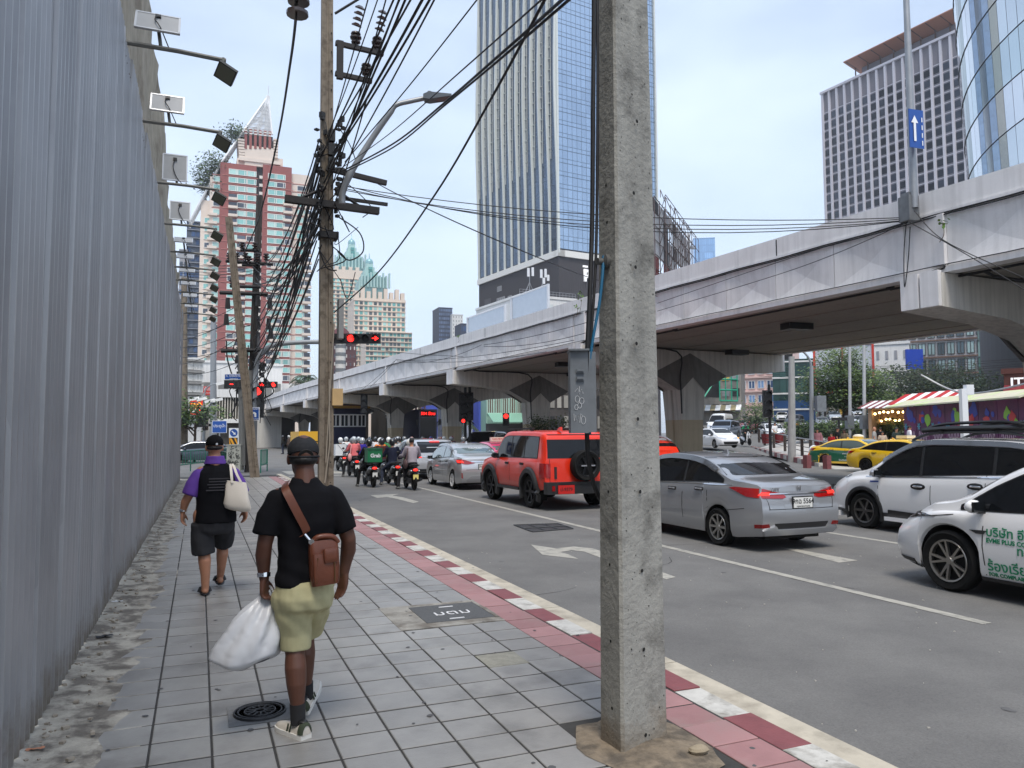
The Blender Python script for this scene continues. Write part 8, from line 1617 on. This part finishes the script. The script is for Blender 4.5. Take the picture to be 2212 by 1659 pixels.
_, _, p2_=rider(5, 762, 33.0, .04, 'scooter ridden by a pair, the rear one in pink, left of the green box', 'rider in grey jacket in front of the pillion in pink', col('slate_blue', (70, 82, 110)), dkt, helm=hg)
figure('pillion rider in pink shirt with a silver black helmet and pink shoulder bag', (p2_[0]-.0, p2_[1]-.36, ROADZ+.06), .04, 'sit', col('pink', (216, 112, 116)), dkt, False, hs_, group=gr_)
hb_=thing('handbag', 'pale pink shoulder bag at the back of the pillion rider in pink', 'bag', (p2_[0]-.22, p2_[1]-.52, .72));MB().sphere((0, 0, 0), (.09, .1, .17), 12, 8).build('bag_body', M('bag_pink', srgb(222, 160, 158), .7), hb_, 60);MB().tube(curve_pts([(0, -.05, .1), (.06, .05, .5), (.02, .15, .5)], 5), .018, 6).build('strap', MATS['bag_pink'], hb_, 60)
rider(6, 783, 35.5, .0, 'scooter with the rider in bright blue and purple jacket', 'rider in bright blue and purple jacket with a black and white helmet', col('royal', (52, 44, 140)), dkt, helm=hs_)
_, _, p1_=rider(7, 736, 38.0, .05, 'black motorcycle carrying a big white foam box at the left of the group', 'rider in dark green jacket and white helmet with a white foam box', col('forest', (40, 52, 46)), dkt, helm=hw)
g_=thing('foam_box', 'white foam box strapped behind the leftmost motorcycle rider', 'box', (p1_[0], p1_[1], ROADZ));MB().box((0, -.62, 1.05), (.80, .5, .54)).build('box_body', signw, g_);b=MB();
for q in((-.3, .3, .1, -.25), (.1, .3, .3, -.25), (-.05, -.25, .2, .28)):b.tube([(q[0], -.875, 1.05+q[1]*.85), (q[2], -.875, 1.05+q[3]*.85)], .008, 4)
b.build('strap', black, g_)
rider(8, 855, 36.0, .0, 'scooter with the rider in light grey shirt in the middle row', 'rider in light grey shirt and black helmet in the middle row', col('light_grey', (176, 178, 180)), dkt, helm=hk)
rider(9, 840, 40.0, .0, 'scooter with the rider in green jacket ahead of the grey shirt', 'rider in green jacket and cream helmet ahead of the grey shirt', col('green', (60, 128, 84)), dkt, helm=hw)
back=(('far rider in white with black and white helmet left of the first column', 748, 45, (222, 222, 222), hs_), ('far rider in dark jacket with patterned helmet at back left', 775, 47, (50, 52, 58), hs_), ('far rider with glossy black helmet beside the pier', 800, 46, (60, 60, 66), hk), ('far rider in white shirt, dark helmet, beside the pier', 812, 44, (214, 214, 218), hk), ('far rider with silver helmet at the back right', 868, 46, (90, 100, 110), hs_), ('far rider with brown patterned helmet in the back row', 898, 44, (110, 100, 96), paint('helmet_brown', (120, 92, 88), .1)), ('far rider with grey helmet and teal shirt in the back row', 882, 48, (96, 150, 140), hg), ('far rider with black helmet highest in the back row', 922, 47, (40, 40, 44), hk), ('far rider with blue helmet in the back row', 940, 49, (70, 80, 120), hbl), ('far rider with white helmet at the back right', 968, 46, (220, 220, 222), hw), ('far rider with pink helmet at the back right', 985, 48, (150, 60, 80), hp_), ('far rider with plain grey helmet in front of the pink helmet', 984, 44, (100, 104, 110), hg), ('far rider with dark red helmet beside a plain grey one', 960, 42, (60, 52, 54), paint('helmet_dark_red', (90, 40, 44), .1)), ('far rider with dark helmet left of the silver crossover roof', 873, 42, (120, 124, 128), hk))
for lab, x, D, c, h in back:
 x=x-(0 if x<830 else 8);rider(0, x, D, R.uniform(-.05, .05), lab.replace('rider', 'scooter under rider'), lab, col('back_%d'%x, c), dkt, helm=h, pm=paint('bike_%d'%(x%4), ((150, 30, 30), (40, 60, 130), (210, 210, 210), (30, 30, 34))[x%4], .1))
p=at_(1108-0, 990, 33);
figure('man in white shirt and silver helmet on a scooter beyond the silver sedan', (*at_(1002, 985, 40), ROADZ), 0., 'stop', col('white_shirt', (222, 220, 224)), dkt, False, hg, group=gr_);bike('scooter under the man in white shirt beyond the silver sedan', at_(1002, 985, 40), 0.)
for lab, bl, x, y, D, rz, c, h, pm in(('rider in dark clothes on the white scooter coming towards us', 'white scooter coming towards us on the side road', 1611, 962, 62, pi-.2, (34, 34, 36), hk, paint('scooter_white', (226, 226, 228), .1)), ('rider in green jacket and grey helmet turning side on', 'green motorcycle side on with a green box behind the white scooter', 1612, 950, 74, pi/2+.5, (20, 140, 90), hg, paint('scooter_green', (30, 110, 84), .2)), ('rider in black beside the pickup truck', 'grey scooter beside the bonnet of the pickup truck', 1515, 958, 64, pi-.3, (30, 30, 32), hk, None)):
 p=dp(x, y, D);bike(bl, p, rz, pm, z=p.z, group='scooters on the side road');figure(lab, p, rz, 'sit', col('side_%d'%x, c), blkc, True, h, group='riders on the side road')
figure('police officer in brown uniform standing in the crossing under the flyover', gp(624, 981, ROADZ)+Vector((0, 0, 0)), pi*.6, 'stand', col('police_brown', (84, 70, 62)), col('police_brown', (84, 70, 62)), True, hw, skin=skin_d)
figure('officer in black and yellow vest standing beside the brown uniformed one', gp(611, 981, ROADZ), pi*.4, 'stand', col('vest_black', (38, 38, 36)), jeans, True, hk, skin=skin_d)
# ================================================================ RIGHT HAND CORNER: side road, plaza, trees, stalls, buildings behind
def pslab(name, pts, m, z_up=0., th=.2):
 P=[dp(*p)+Vector((0, 0, z_up))for p in pts];n=len(P);b=MB();b.v=[tuple(p)for p in P]+[tuple(p-Vector((0, 0, th)))for p in P]
 b.f=[tuple(range(n))]+[(i, n+i, n+(i+1)%n, (i+1)%n)for i in range(n)];c=(P[1]-P[0]).cross(P[2]-P[1])
 if c.z<0:b.f=[f[::-1]for f in b.f]
 return b.build(name, m, kind='structure')
L_=[(1460, 985, 52), (1450, 968, 60), (1460, 950, 72), (1480, 938, 86), (1500, 925, 102), (1520, 905, 128), (1540, 895, 160)];R_=[(1700, 985, 52), (1640, 967, 61), (1700, 950, 71), (1830, 938, 86), (1960, 925, 102), (1980, 905, 128), (1960, 895, 160)]
b=MB();b.v=[tuple(dp(*p))for pr_ in zip(L_, R_)for p in pr_];b.f=[(2*i, 2*i+1, 2*i+3, 2*i+2)for i in range(6)];b.build('side_road', asph, kind='structure')
plz=M('plaza_paving', srgb(186, 182, 176), .6, var=.1, scale=2, col2=srgb(160, 156, 150), c2=(.5, .7), s2=1)
pslab('plaza', [(1630, 968, 61.5), (1765, 1003, 40.5), (1900, 1040, 31), (2400, 1040, 31), (2400, 945, 62), (1745, 945, 72)], plz)
K0, K1=dp(1625, 967, 62), dp(1775, 1006, 39.6);kb=thing('striped_kerb', 'curving red and white striped kerb of the far corner pavement', 'kerb')
for k in range(22):
 a, q_=K0.lerp(K1, k/22), K0.lerp(K1, (k+1)/22);d=(q_-a);MB().box((a+q_)/2+Vector((0, 0, -.03)), (d.length-.03, .28, .3), Matrix.Rotation(atan2(d.y, d.x), 3, 'Z')).build('kerb_stone', kw if k%2 else kr, kb)
redp_=M('red_crossing_paint', srgb(150, 92, 90), .8, var=.15, scale=2)
P=[dp(1440, 1000, 45.5), dp(1640, 1002, 42), dp(1640, 985, 52), dp(1440, 985, 52)];sheet(ccw([(p.x, p.y)for p in P]), 'red_crossing', redp_)
railb=M('railing_brown', srgb(74, 64, 58), .5, .2);rt=thing('steel_railing', 'brown posted steel handrail along the far corner pavement', 'railing');pr_=None
for x, y, D in((1640, 956, 62), (1652, 962, 60), (1672, 968, 57), (1696, 975, 53), (1712, 980, 51), (1733, 986, 48), (1752, 990, 46), (1775, 997, 43.5), (1798, 1002, 42)):
 p=dp(x, y, D);MB().box(p+Vector((0, 0, .55)), (.16, .12, 1.1), -YAW).build('post', railb, rt)
 if pr_ is not None:
  for h in(.35, .62, 1.12):MB().tube([pr_+Vector((0, 0, h)), p+Vector((0, 0, h))], .045 if h>1 else .025, 6).build('rail', steel if h>1 else railb, rt)
 pr_=p
for x, y, D, lab in((1744, 1018, 38.5, 'left short red bollard in front of the far kerb'), (1787, 1016, 37.5, 'right short red bollard by the taxi wheel')):p=dp(x, y, D);MB().box(Vector((p.x, p.y, .2)), (.28, .28, .66)).build('bollard', kr, label=lab, category='bollard', group='bollards by the far kerb')
p=dp(1757, 993, 43);cn=thing('rubbish_bag', 'white and orange sack leaning on the railing behind the green taxi', 'sack', p);MB().sphere((0, 0, .2), (.3, .3, .3), 12, 8).build('lower_sack', M('sack_orange', srgb(226, 92, 40), .6), cn, 180);MB().sphere((.05, 0, .55), (.26, .26, .25), 12, 8).build('upper_sack', signw, cn, 180)
for x, y, D, lab in((1683, 956, 60, 'left dark red planter pot by the walking woman in white'), (1656, 958, 60, 'right dark red planter pot near the traffic light pole')):p=dp(x+0, y, D);MB().lathe([(.001, 0), (.32, 0), (.42, .75), (.36, .75), (.3, .6), (.001, .6)], n=14).build('planter_pot', M('pot_red', srgb(104, 24, 28), .4), None, 40, loc=p, label=lab, category='planter', group='red planters')
hd_=thing('hedge', 'long clipped leafy hedge behind the people on the far pavement', 'hedge');hb0=dp(1715, 944, 64);hb1=dp(2010, 948, 53);cs=[]
for k in range(26):p=hb0.lerp(hb1, k/25);cs.append((p+Vector((0, 0, .6)), (.8, .5, .62)))
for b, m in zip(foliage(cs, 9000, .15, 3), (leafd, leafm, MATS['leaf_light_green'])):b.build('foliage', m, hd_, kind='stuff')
d_=hb1-hb0;MB().box((hb0+hb1)/2+Vector((0, 0, .5)), (d_.length, .6, .9), Matrix.Rotation(atan2(d_.y, d_.x), 3, 'Z')).build('hedge_core', leafd, hd_)
p=dp(1828, 935, 62);c_=lambda x, y, D=62:dp(x, y, D)-p
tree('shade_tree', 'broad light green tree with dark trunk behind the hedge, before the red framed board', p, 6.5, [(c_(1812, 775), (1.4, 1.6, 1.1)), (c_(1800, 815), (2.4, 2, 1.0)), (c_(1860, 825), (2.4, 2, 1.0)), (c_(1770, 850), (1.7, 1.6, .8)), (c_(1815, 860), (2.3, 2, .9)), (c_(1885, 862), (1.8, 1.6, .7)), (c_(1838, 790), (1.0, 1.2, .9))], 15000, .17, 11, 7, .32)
for x, y, D, r_, lab, sd in((1945, 838, 74, 3.4, 'dark dense tree left in the row behind the mural hoarding', 21), (2010, 832, 72, 3.8, 'dark dense tree in the middle of the row behind the mural hoarding', 22), (2075, 842, 70, 3.0, 'dark dense tree at the right of the row behind the mural hoarding', 23)):
 p=dp(x, y, D);p0=Vector((p.x, p.y, .3));h=p.z-.3;tree('dark_tree', lab, p0, h*1.6, [((0, 0, h), (r_*1.25, r_, 1.9)), ((r_*.5, 0, h*.72), (r_, r_*.8, 1.5)), ((-r_*.5, 0, h*.7), (r_, r_*.8, 1.4)), ((0, 0, h*.45), (r_*1.1, r_, 1.2))], 7000, .24, sd, 5, .3, (M('leaf_deep', srgb(24, 38, 22), .7), leafd, M('leaf_olive', srgb(52, 66, 30), .6)), 'dark trees behind the mural hoarding')
p=dp(1633, 938, 88);tree('street_tree', 'small bushy roadside tree left of the thin signal pole', p, 4.5, [((0, 0, 2.4), (1.6, 1.4, 1.5)), ((.4, 0, 1.2), (1.8, 1.4, .9))], 2200, .2, 31, 3, .12)
p=gp(418, 1004);tree('street_tree', 'dark leafy young tree leaning out past the end of the hoarding', p+Vector((0, 8, 0)), 5, [((-1.4, 0, 3.3), (1.5, 1.2, .8)), ((.4, 0, 3.1), (1.3, 1, .5)), ((-1., 0, 2.5), (.9, .8, .4))], 1600, .2, 33, 4, .11)
for x, y, D, s_, lab in((665, 815, 108, 2.2, 'right palm on the roof behind the flyover end'), (648, 825, 106, 1.7, 'left lower palm on the roof behind the flyover end'), (992, 912, 70, 2.2, 'palm in shade between the second and third piers')):
 p=dp(x, y, D);t=thing('palm_tree', lab, 'palm', p, 0, 'palms');RP_=random.Random(int(x));b=MB();b.tube([(0, 0, -min(p.z+.1, 6)), (.1, 0, 0)], [.16, .12], 8);b.build('trunk', bark, t)
 for k in range(14):
  a=2*pi*k/14+RP_.uniform(-.2, .2);el_=RP_.uniform(.1, .9);b=MB();pts=[Vector((cos(a)*s_*u, sin(a)*s_*u, s_*(u*el_-.9*u*u)))for u in(0, .3, .6, .85, 1.)]
  for q0, q1 in zip(pts, pts[1:]):
   for j in range(4):q=q0.lerp(q1, j/4);n_=Vector((-sin(a), cos(a), -.5));n2=Vector((sin(a), -cos(a), -.5));e=(q1-q0)*.25;b.add([q, q+e, q+e*1.6+n_*s_*.17], [(0, 1, 2)]);b.add([q, q+e, q+e*1.6+n2*s_*.17], [(0, 1, 2)])
  b.build('frond', leafd, t)
for x, lab in((1172, 'left round clipped bush behind the red four by four'), (1212, 'right round clipped bush behind the red four by four')):
 p=dp(x, 922, 42);t=thing('clipped_bush', lab, 'bush', p, 0, 'clipped bushes on the median')
 for bb_, m in zip(foliage([((0, 0, 0), (.62, .6, .5))], 900, .09, int(x)), (leafd, leafm, MATS['leaf_light_green'])):bb_.build('foliage', m, t)
 MB().tube([(0, 0, -.4), (0, 0, -max(.5, p.z+.1))], .06, 6).build('stem', bark, t)
lamp_mast(1835, 930, 680, 58, 'left of two pale street light poles rising before the shade tree', .13, M('pole_pale', srgb(176, 178, 180), .5, .2))
lamp_mast(1866, 935, 690, 56, 'right of two pale street light poles, nearer the food stall', .14, MATS['pole_pale'])
for x, D in((1835, 58), (1867, 56)):MB().box(dp(x, 912, D), (.5, .5, 1.0), -YAW).build('footing_block', cabm, None, label='grey concrete footing box of the %s pale street light pole'%('left' if x<1850 else 'right'), category='footing')
lamp_mast(1710, 975, 770, 46, 'thick weathered grey concrete pole in front of the green glass building', .24, M('pole_grey_wood', srgb(160, 160, 158), .85, var=.12, scale=3, streak=.25), name='utility_pole', cat='utility pole')
lamp_mast(1753, 985, 790, 47, 'grey signal mast with curved arm carrying a black display under the flyover', .15, mastm, heads_=([(1753, 800), (1748, 775), (1728, 755), (1700, 748), (1676, 746)], ), name='signal_mast', cat='signal mast')
p=dp(1692, 763, 46.8);t=thing('countdown_sign', 'black blank countdown display at the right end of the big crosshead', 'countdown display');MB().box(p, (1.05, .2, .75), -YAW).build('case', sbody, t)
MB().box(dp(1772, 872, 46.5), (.55, .45, .95), -YAW).build('equipment_box', cabm, None, label='grey equipment box fixed to the grey signal mast', category='cabinet')
p=dp(1813, 905, 50);t=thing('direction_sign', 'small black street sign on a black post before the hedge', 'sign', p);MB().box((0, 0, 0), (1.0, .08, .2), -YAW).build('board', black, t);MB().tube([(0, .05, -.1), (0, .05, -1.2)], .07, 6).build('post', black, t)
p=dp(2080, 840, 38);t=thing('camera_post', 'white square post with a white camera box above the mural hoarding', 'camera pole');MB().box((p.x, p.y, p.z/2), (.28, .28, p.z), -YAW).build('post', signw, t);MB().box(p+RT*.28+Vector((0, 0, -.05)), (.36, .3, .5), -YAW).build('camera_box', signw, t)
ff=Face(dp(1952, 900, 52), 206);u1=ff.at(2250, 900)[0];zt, zb=ff.at(1952, 880)[1], .2;mh2=thing('mural_hoarding', 'long purple hoarding painted with blue flowers, paint splashes and yellow script', 'hoarding');mm=M('mural_purple', srgb(92, 26, 78), .6, var=.25, scale=1.2, col2=srgb(62, 18, 62), c2=(.45, .65), s2=.8)
np_=8;RM=random.Random(3);mc=[M('mural_%s'%n, srgb(*c), .5)for n, c in(('cyan', (60, 150, 176)), ('blue', (30, 50, 150)), ('lime', (120, 170, 50)), ('red', (170, 36, 44)), ('yellow', (190, 156, 50)), ('pale', (186, 160, 180)))]
for k in range(np_):
 a, c=u1*k/np_, u1*(k+1)/np_;b=MB();ff.box(b, a+.03, c-.03, zb, zt, -.1, 0);pn=b.build('panel', mm, mh2);w_=c-a;h_=zt-zb
 def blob(u, z_, r, m, nm, n=11, jag=.35):
  b=MB();P=[ff.pt(u+r*(1+jag*RM.uniform(-1, 1))*cos(2*pi*i/n), z_+r*(1+jag*RM.uniform(-1, 1))*sin(2*pi*i/n), .0)for i in range(n)];b.prism([((p-ff.P).dot(ff.U), p.z)for p in P], ff.N*.012, ff.P+ff.N*(.004+.014*RM.random()), ff.U);b.build(nm, m, pn)
 for j in range(4):blob(a+w_*RM.uniform(.35, .85), zb+h_*RM.uniform(.62, .9), h_*RM.uniform(.05, .13), mc[RM.choice((1, 2, 3, 1))], 'splash')
 for j in range(6):an=j*pi/3;b=MB();cu, cz=a+w_*.2, zb+h_*.58;b.prism([(cu+.03*cos(an+1.5), cz+.03*sin(an+1.5)), (cu+.16*cos(an+.3), cz+.16*sin(an+.3)), (cu+.26*cos(an), cz+.26*sin(an)), (cu+.16*cos(an-.3), cz+.16*sin(an-.3))], ff.N*.01, ff.P+ff.N*.03, ff.U);b.build('petal', mc[0], pn)
 b=MB();b.tube([ff.pt(a+w_*(.2+.65*i/40), zb+h_*(.38+.10*sin(i*.55)), .03)for i in range(41)], .025, 4);b.build('scroll_line', mc[5], pn)
 b=MB();b.tube([ff.pt(a+w_*(.25+.5*i/50)+.12*cos(i*.8), zb+h_*(.18+.09*sin(i*1.1)), .035)for i in range(51)], .045, 4);b.build('script_line', mc[4], pn)
b=MB();b.prism([(-.5, 0), (u1, 0), (u1, .08), (-.5, .08)], ff.N*1.5+Vector((0, 0, -.45)), ff.pt(0, zt+.42, -.5), ff.U);b.build('painted_roof', M('roof_pastel', srgb(206, 200, 176), .6, var=.15, scale=2, col2=srgb(196, 210, 150), c2=(.5, .6), s2=.8), mh2)
fs_=Face(dp(1882, 900, 55), 150);us=fs_.at(1953, 900)[0];zs=fs_.at(1882, 884)[1];fst=thing('food_stall', 'lit food stall with red and white striped awning left of the mural hoarding', 'stall');b=MB();fs_.box(b, -.2, 0, .2, zs, -3, 0);fs_.box(b, us, us+.15, .2, zs, -3, 0);fs_.box(b, 0, us, .2, zs, -3.1, -3);fs_.box(b, -.2, us+.2, zs, zs+.1, -3.1, .1);b.build('stall_shell', M('stall_wall', srgb(150, 120, 92), .7), fst)
b=MB();fs_.box(b, .1, us-.1, .2, 1.1, -.7, -.2);b.build('counter', M('stall_counter', srgb(60, 44, 34), .6), fst)
for k in range(9):
 u=us*(k+.5)/9;w_=us/9;b=MB();b.prism([(u-w_/2, 0), (u+w_/2, 0), (u+w_/2, .05), (u-w_/2, .05)], ff.N*1.0+Vector((0, 0, -.5)), fs_.pt(0, zs+.55, -.2), fs_.U);b.build('awning_stripe', kr if k%2==0 else signw, fst)
for k in range(10):b=MB();u=us+.1+k*.42;b.prism([(u, 0), (u+.41, 0), (u+.41, .05), (u, .05)], ff.N*1.2+Vector((0, 0, -.7)), fs_.pt(0, zs+.95+k*.03, -.2), fs_.U);b.build('awning_stripe', M('awning_red', srgb(178, 28, 36), .6)if k%2==0 else signw, fst)
bulbm=M('warm_bulb', (1., .72, .3), .5, emis=6.)
for k in range(14):u, z_, o=us*(.06+.88*(k%7)/6), zs-.25-.5*(k//7)+RM.uniform(-.08, .08), RM.uniform(-.6, -.1)if k<7 else RM.uniform(-2.6, -1.8);MB().sphere(fs_.pt(u, z_, o), .085, 8, 6).build('bulb', bulbm, fst, 180)
figure('cook in dark clothes with his back to us inside the lit food stall', fs_.pt(us*.3, .3, .3), -.6, 'stand', blkc, blkc, group=None)
for u, lab in((.25, 'left white plastic chair before the food stall'), (.75, 'right white plastic chair before the food stall')):
 t=thing('plastic_chair', lab, 'chair', fs_.pt(us*u, .35, .9), .3, 'white plastic chairs');MB().box((0, 0, .45), (.45, .45, .05)).build('seat', signw, t);MB().box((0, -.22, .72), (.45, .05, .5)).build('backrest', signw, t)
 for sx in(-.19, .19):
  for sy in(-.19, .19):MB().box((sx, sy, .21), (.05, .05, .43)).build('leg', signw, t)
def walker(lab, x, ytop, D, rz, c1, c2, hair=True, skin=skin_l, jacket=False, s=1., kind='stand', helm=None):p=dp(x, ytop, D);figure(lab, (p.x, p.y, p.z-1.69*s), rz, kind, col('w%d'%x, c1), col('v%d'%x, c2), jacket, helm, hair, skin, s=s, group='people on the far pavement')
walker('woman in dusty pink headscarf and maroon dress at the railing', 1765, 925, 47, pi*.75, (150, 104, 110), (96, 34, 44), True, skin_l, True);o=bpy.context.scene.objects
walker('child in red shirt beside the woman in black top', 1796, 935, 47, pi*.6, (150, 30, 38), (90, 30, 34), s=.84)
walker('woman in black sleeveless top turned to the man in camouflage', 1808, 923, 48, pi*1.2, (20, 20, 22), (40, 40, 46));walker('man in brown camouflage shirt behind the green taxi', 1824, 926, 47, pi*.5, (110, 98, 80), (60, 56, 50), skin=skin_d)
walker('bald man in light grey tee behind the yellow taxis', 1888, 922, 46, pi*1.2, (156, 156, 152), (70, 70, 74), hair=False);walker('woman in tan top with black hair next to the grey tee man', 1906, 931, 46, pi*.8, (186, 168, 150), (120, 60, 50), s=.92)
walker('man in dark green polo shirt behind the yellow taxi', 1936, 923, 45, pi*.9, (48, 58, 56), (40, 40, 44));walker('man in white tee with black strap across his chest', 1964, 919, 45, pi*1.3, (228, 226, 230), (60, 60, 66))
walker('woman in white blouse walking by the red planter pots', 1673, 912, 62, pi*.95, (226, 226, 228), (200, 190, 160), kind='walk');walker('person in mustard shirt seen from behind at the queue of cars', 1723, 908, 66, .3, (200, 140, 60), (40, 40, 44));walker('person in white shirt beside the mustard shirted one', 1734, 907, 66, -.2, (226, 224, 222), (40, 40, 44), skin=skin_d)
block('pink_hotel', 'pale pink hotel with blue windows and air conditioners beyond the big pier', 'hotel', 1500, 1672, 735, 150, 148, 16, M('pale_pink', srgb(226, 196, 188), .8, streak=.1), 5, 9, [blued, M('window_sky', srgb(120, 150, 190), .15, .4, rand=.2)], .62, .5, yb=880, frame=whiteb, split=(.5, ), bands=(M('pink_ledge', srgb(206, 178, 170), .8), .4))
t, fc, u1, zt=block('green_glass_building', 'dark green glass shop building with white floor ledges and blue base', 'building', 1668, 1758, 783, 120, 134, 14, M('green_glass_wall', srgb(30, 52, 50), .2), 3, 6, [M('green_glass', srgb(44, 74, 72), .06, .5, rand=.3)], .9, .86, yb=885, bands=(whiteb, .3));b=MB();fc.box(b, 0, u1, .2, fc.at(1670, 866)[1], 0, .15);b.build('blue_base', M('blue_base', srgb(16, 62, 110), .4), t)
bbt=thing('framed_billboard', 'large pale blank billboard with red frame behind the shade tree', 'billboard');fb2=Face(dp(1756, 760, 112), 140);u1=fb2.at(1888, 760)[0];z1_, z0_=fb2.at(1756, 745)[1], fb2.at(1756, 850)[1];b=MB();fb2.box(b, 0, u1, z0_, z1_, -.3, 0);b.build('board', M('board_pale', srgb(196, 200, 208), .6, var=.05), bbt)
for a0, a1, b0, b1 in((0, u1, z1_-.35, z1_), (0, u1, z0_, z0_+.35), (0, .3, z0_, z1_), (u1-.3, u1, z0_, z1_), (u1*.47, u1*.5, z0_, z1_)):b=MB();fb2.box(b, a0, a1, b0, b1, .002, .12);b.build('red_frame', M('frame_red', srgb(206, 60, 44), .6), bbt)
for u in(1, u1-1):b=MB();fb2.box(b, u-.2, u+.2, -.1, z0_, -.4, -.1);b.build('leg', steel, bbt)
block('white_building', 'white low annex wall between the red framed board and the blue panel', 'building', 1886, 1964, 746, 118, 140, 12, whiteb, 3, 4, [greyw], .3, .4, yb=880)
MB().box(dp(1975, 776, 112), (2.4, .4, 2.9), -YAW).build('blue_sign', M('panel_blue', srgb(40, 76, 186), .6), None, label='bright blue blank sign panel before the hotel', category='sign')
block('hotel', 'grey framed hotel with large windows and a brown brick lower floor above the dark trees', 'hotel', 1880, 2125, 640, 130, 148, 18, M('hotel_grey', srgb(196, 196, 198), .8, streak=.08), 6, 12, [M('hotel_window', srgb(74, 88, 96), .12, .3, rand=.4), M('hotel_window_pale', srgb(150, 172, 172), .2, .2, rand=.2)], .68, .66, yb=850, frame=M('hotel_frame', srgb(60, 60, 62), .5), bands=(M('hotel_brown', srgb(112, 92, 84), .85), .3))
block('green_glass_building', 'tall dark green mirrored building at the right behind the dark trees', 'building', 2104, 2420, 560, 92, 150, 20, M('green_glass_wall', (0, 0, 0)), 9, 14, [M('green_mirror', srgb(70, 98, 92), .06, .7, rand=.45), M('green_mirror_b', srgb(120, 140, 136), .08, .6, rand=.4)], .94, .9, yb=880)
t, fc, u1, zt=block('pizza_shop', 'brown brick pizza restaurant with white lit lettering at the right edge', 'restaurant', 2168, 2330, 808, 58, 150, 6, M('shop_brick', srgb(84, 46, 38), .85, var=.2, scale=8), 1, 3, [dkw], .3, .2, yb=930)
lw_=MATS['sign_lit_white'];text('lettering', "IT'S EZY", 1.0, lw_, t, basis(fc.pt(fc.at(2182, 828)[0], fc.at(2182, 828)[1], .1), fc.U, (0, 0, 1)), 'LEFT', .05, .02);text('lettering', 'PIZZERIA', .62, lw_, t, basis(fc.pt(fc.at(2184, 841)[0], fc.at(2184, 842)[1], .1), fc.U, (0, 0, 1)), 'LEFT', .05, .02)
b=MB();z_=fc.at(2170, 852)[1];b.prism([(.0, 0), (u1, 0), (u1, .08), (0, .08)], fc.N*1.6+Vector((0, 0, -.8)), fc.pt(0, z_+.6, 0), fc.U);b.build('red_awning', M('awning_dark_red', srgb(120, 24, 34), .6), t)
t, fc, u1, zt=block('old_shophouse', 'cluttered old shophouse with yellow boards and striped awning beyond the big pier', 'shophouse', 1470, 1600, 800, 112, 132, 10, M('old_wall', srgb(150, 146, 140), .85, var=.2, scale=1, streak=.3), 3, 6, [dkw, M('board_yellow', srgb(214, 176, 70), .6), greyw], .7, .5, yb=900);
for k in range(12):b=MB();u=u1*k/12;b.prism([(u, 0), (u+u1/12, 0), (u+u1/12, .06), (u, .06)], fc.N*2+Vector((0, 0, -.8)), fc.pt(0, fc.at(1520, 876)[1], 0), fc.U);b.build('awning_stripe', signw if k%2 else M('awning_tan', srgb(150, 140, 110), .7), t)
gfm=M('green_mesh_frame', srgb(30, 150, 120), .5);sf=thing('scaffold_sign', 'green steel frame of a projecting sign on the old shophouse', 'sign');c0_=dp(1580, 832, 108);b=MB()
for dx in(-2., -1, 0, 1.):b.tube([c0_+Vector((dx, 0, -2.2)), c0_+Vector((dx, 0, 2.2))], .12, 4)
for dz_ in(-2.2, -.7, .8, 2.2):b.tube([c0_+Vector((-2, 0, dz_)), c0_+Vector((1, 0, dz_))], .12, 4)
b.tube([c0_+Vector((-5, 0, -2.2)), c0_+Vector((-2, 0, 1.5))], .12, 4);b.build('frame', gfm, sf);MB().box(c0_+Vector((-3.2, 1, .6)), (3.6, .3, 4.6)).build('dark_board', dkw, sf)
block('apartment_block', 'pale slab of flats closing the view behind the side road traffic', 'apartment block', 1590, 1680, 845, 170, 132, 10, greyw, 3, 8, [blued, wdark], .6, .5, yb=890)
block('shop_row', 'low row of pale shops behind the queue of cars and the trees', 'shop row', 1700, 2130, 872, 135, 140, 8, M('shop_row_wall', srgb(120, 118, 114), .8, var=.2, scale=.6), 1, 18, [dkw, M('shop_pale', srgb(170, 168, 160), .6), MATS['board_yellow']], .7, .6, yb=905)
for k in range(7):y=775+k*5.5;wire([dp(1640, y+4, 80), dp(1900, y+16+R.uniform(-2, 2), 70), dp(2260, y-4, 60)], .02, ('topmost', 'second', 'third', 'fourth', 'fifth', 'sixth', 'lowest')[k]+' of the dark power lines crossing before the far buildings at right', group='power lines before the far buildings')
wire([dp(1990, 810, 42), dp(2090, 850, 40), dp(2260, 818, 36)], .05, 'thick grey bundled cable sagging over the mural hoarding roof', m=steel)
# ================================================================ HAZE
hzb=MB().box((300, 750, 112), (2500, 2200, 228)).build('haze', None, kind='stuff')
hm_=bpy.data.materials.new('haze_air');hm_.use_nodes=True;ht=hm_.node_tree;ht.nodes.clear();ho=ht.nodes.new('ShaderNodeOutputMaterial');hv=ht.nodes.new('ShaderNodeVolumePrincipled');hv.inputs['Color'].default_value=(.86, .91, 1, 1);hv.inputs['Density'].default_value=.00022;hv.inputs['Anisotropy'].default_value=.2;ht.links.new(hv.outputs[0], ho.inputs['Volume']);hzb.data.materials.append(hm_)
SC.cycles.volume_bounces=1
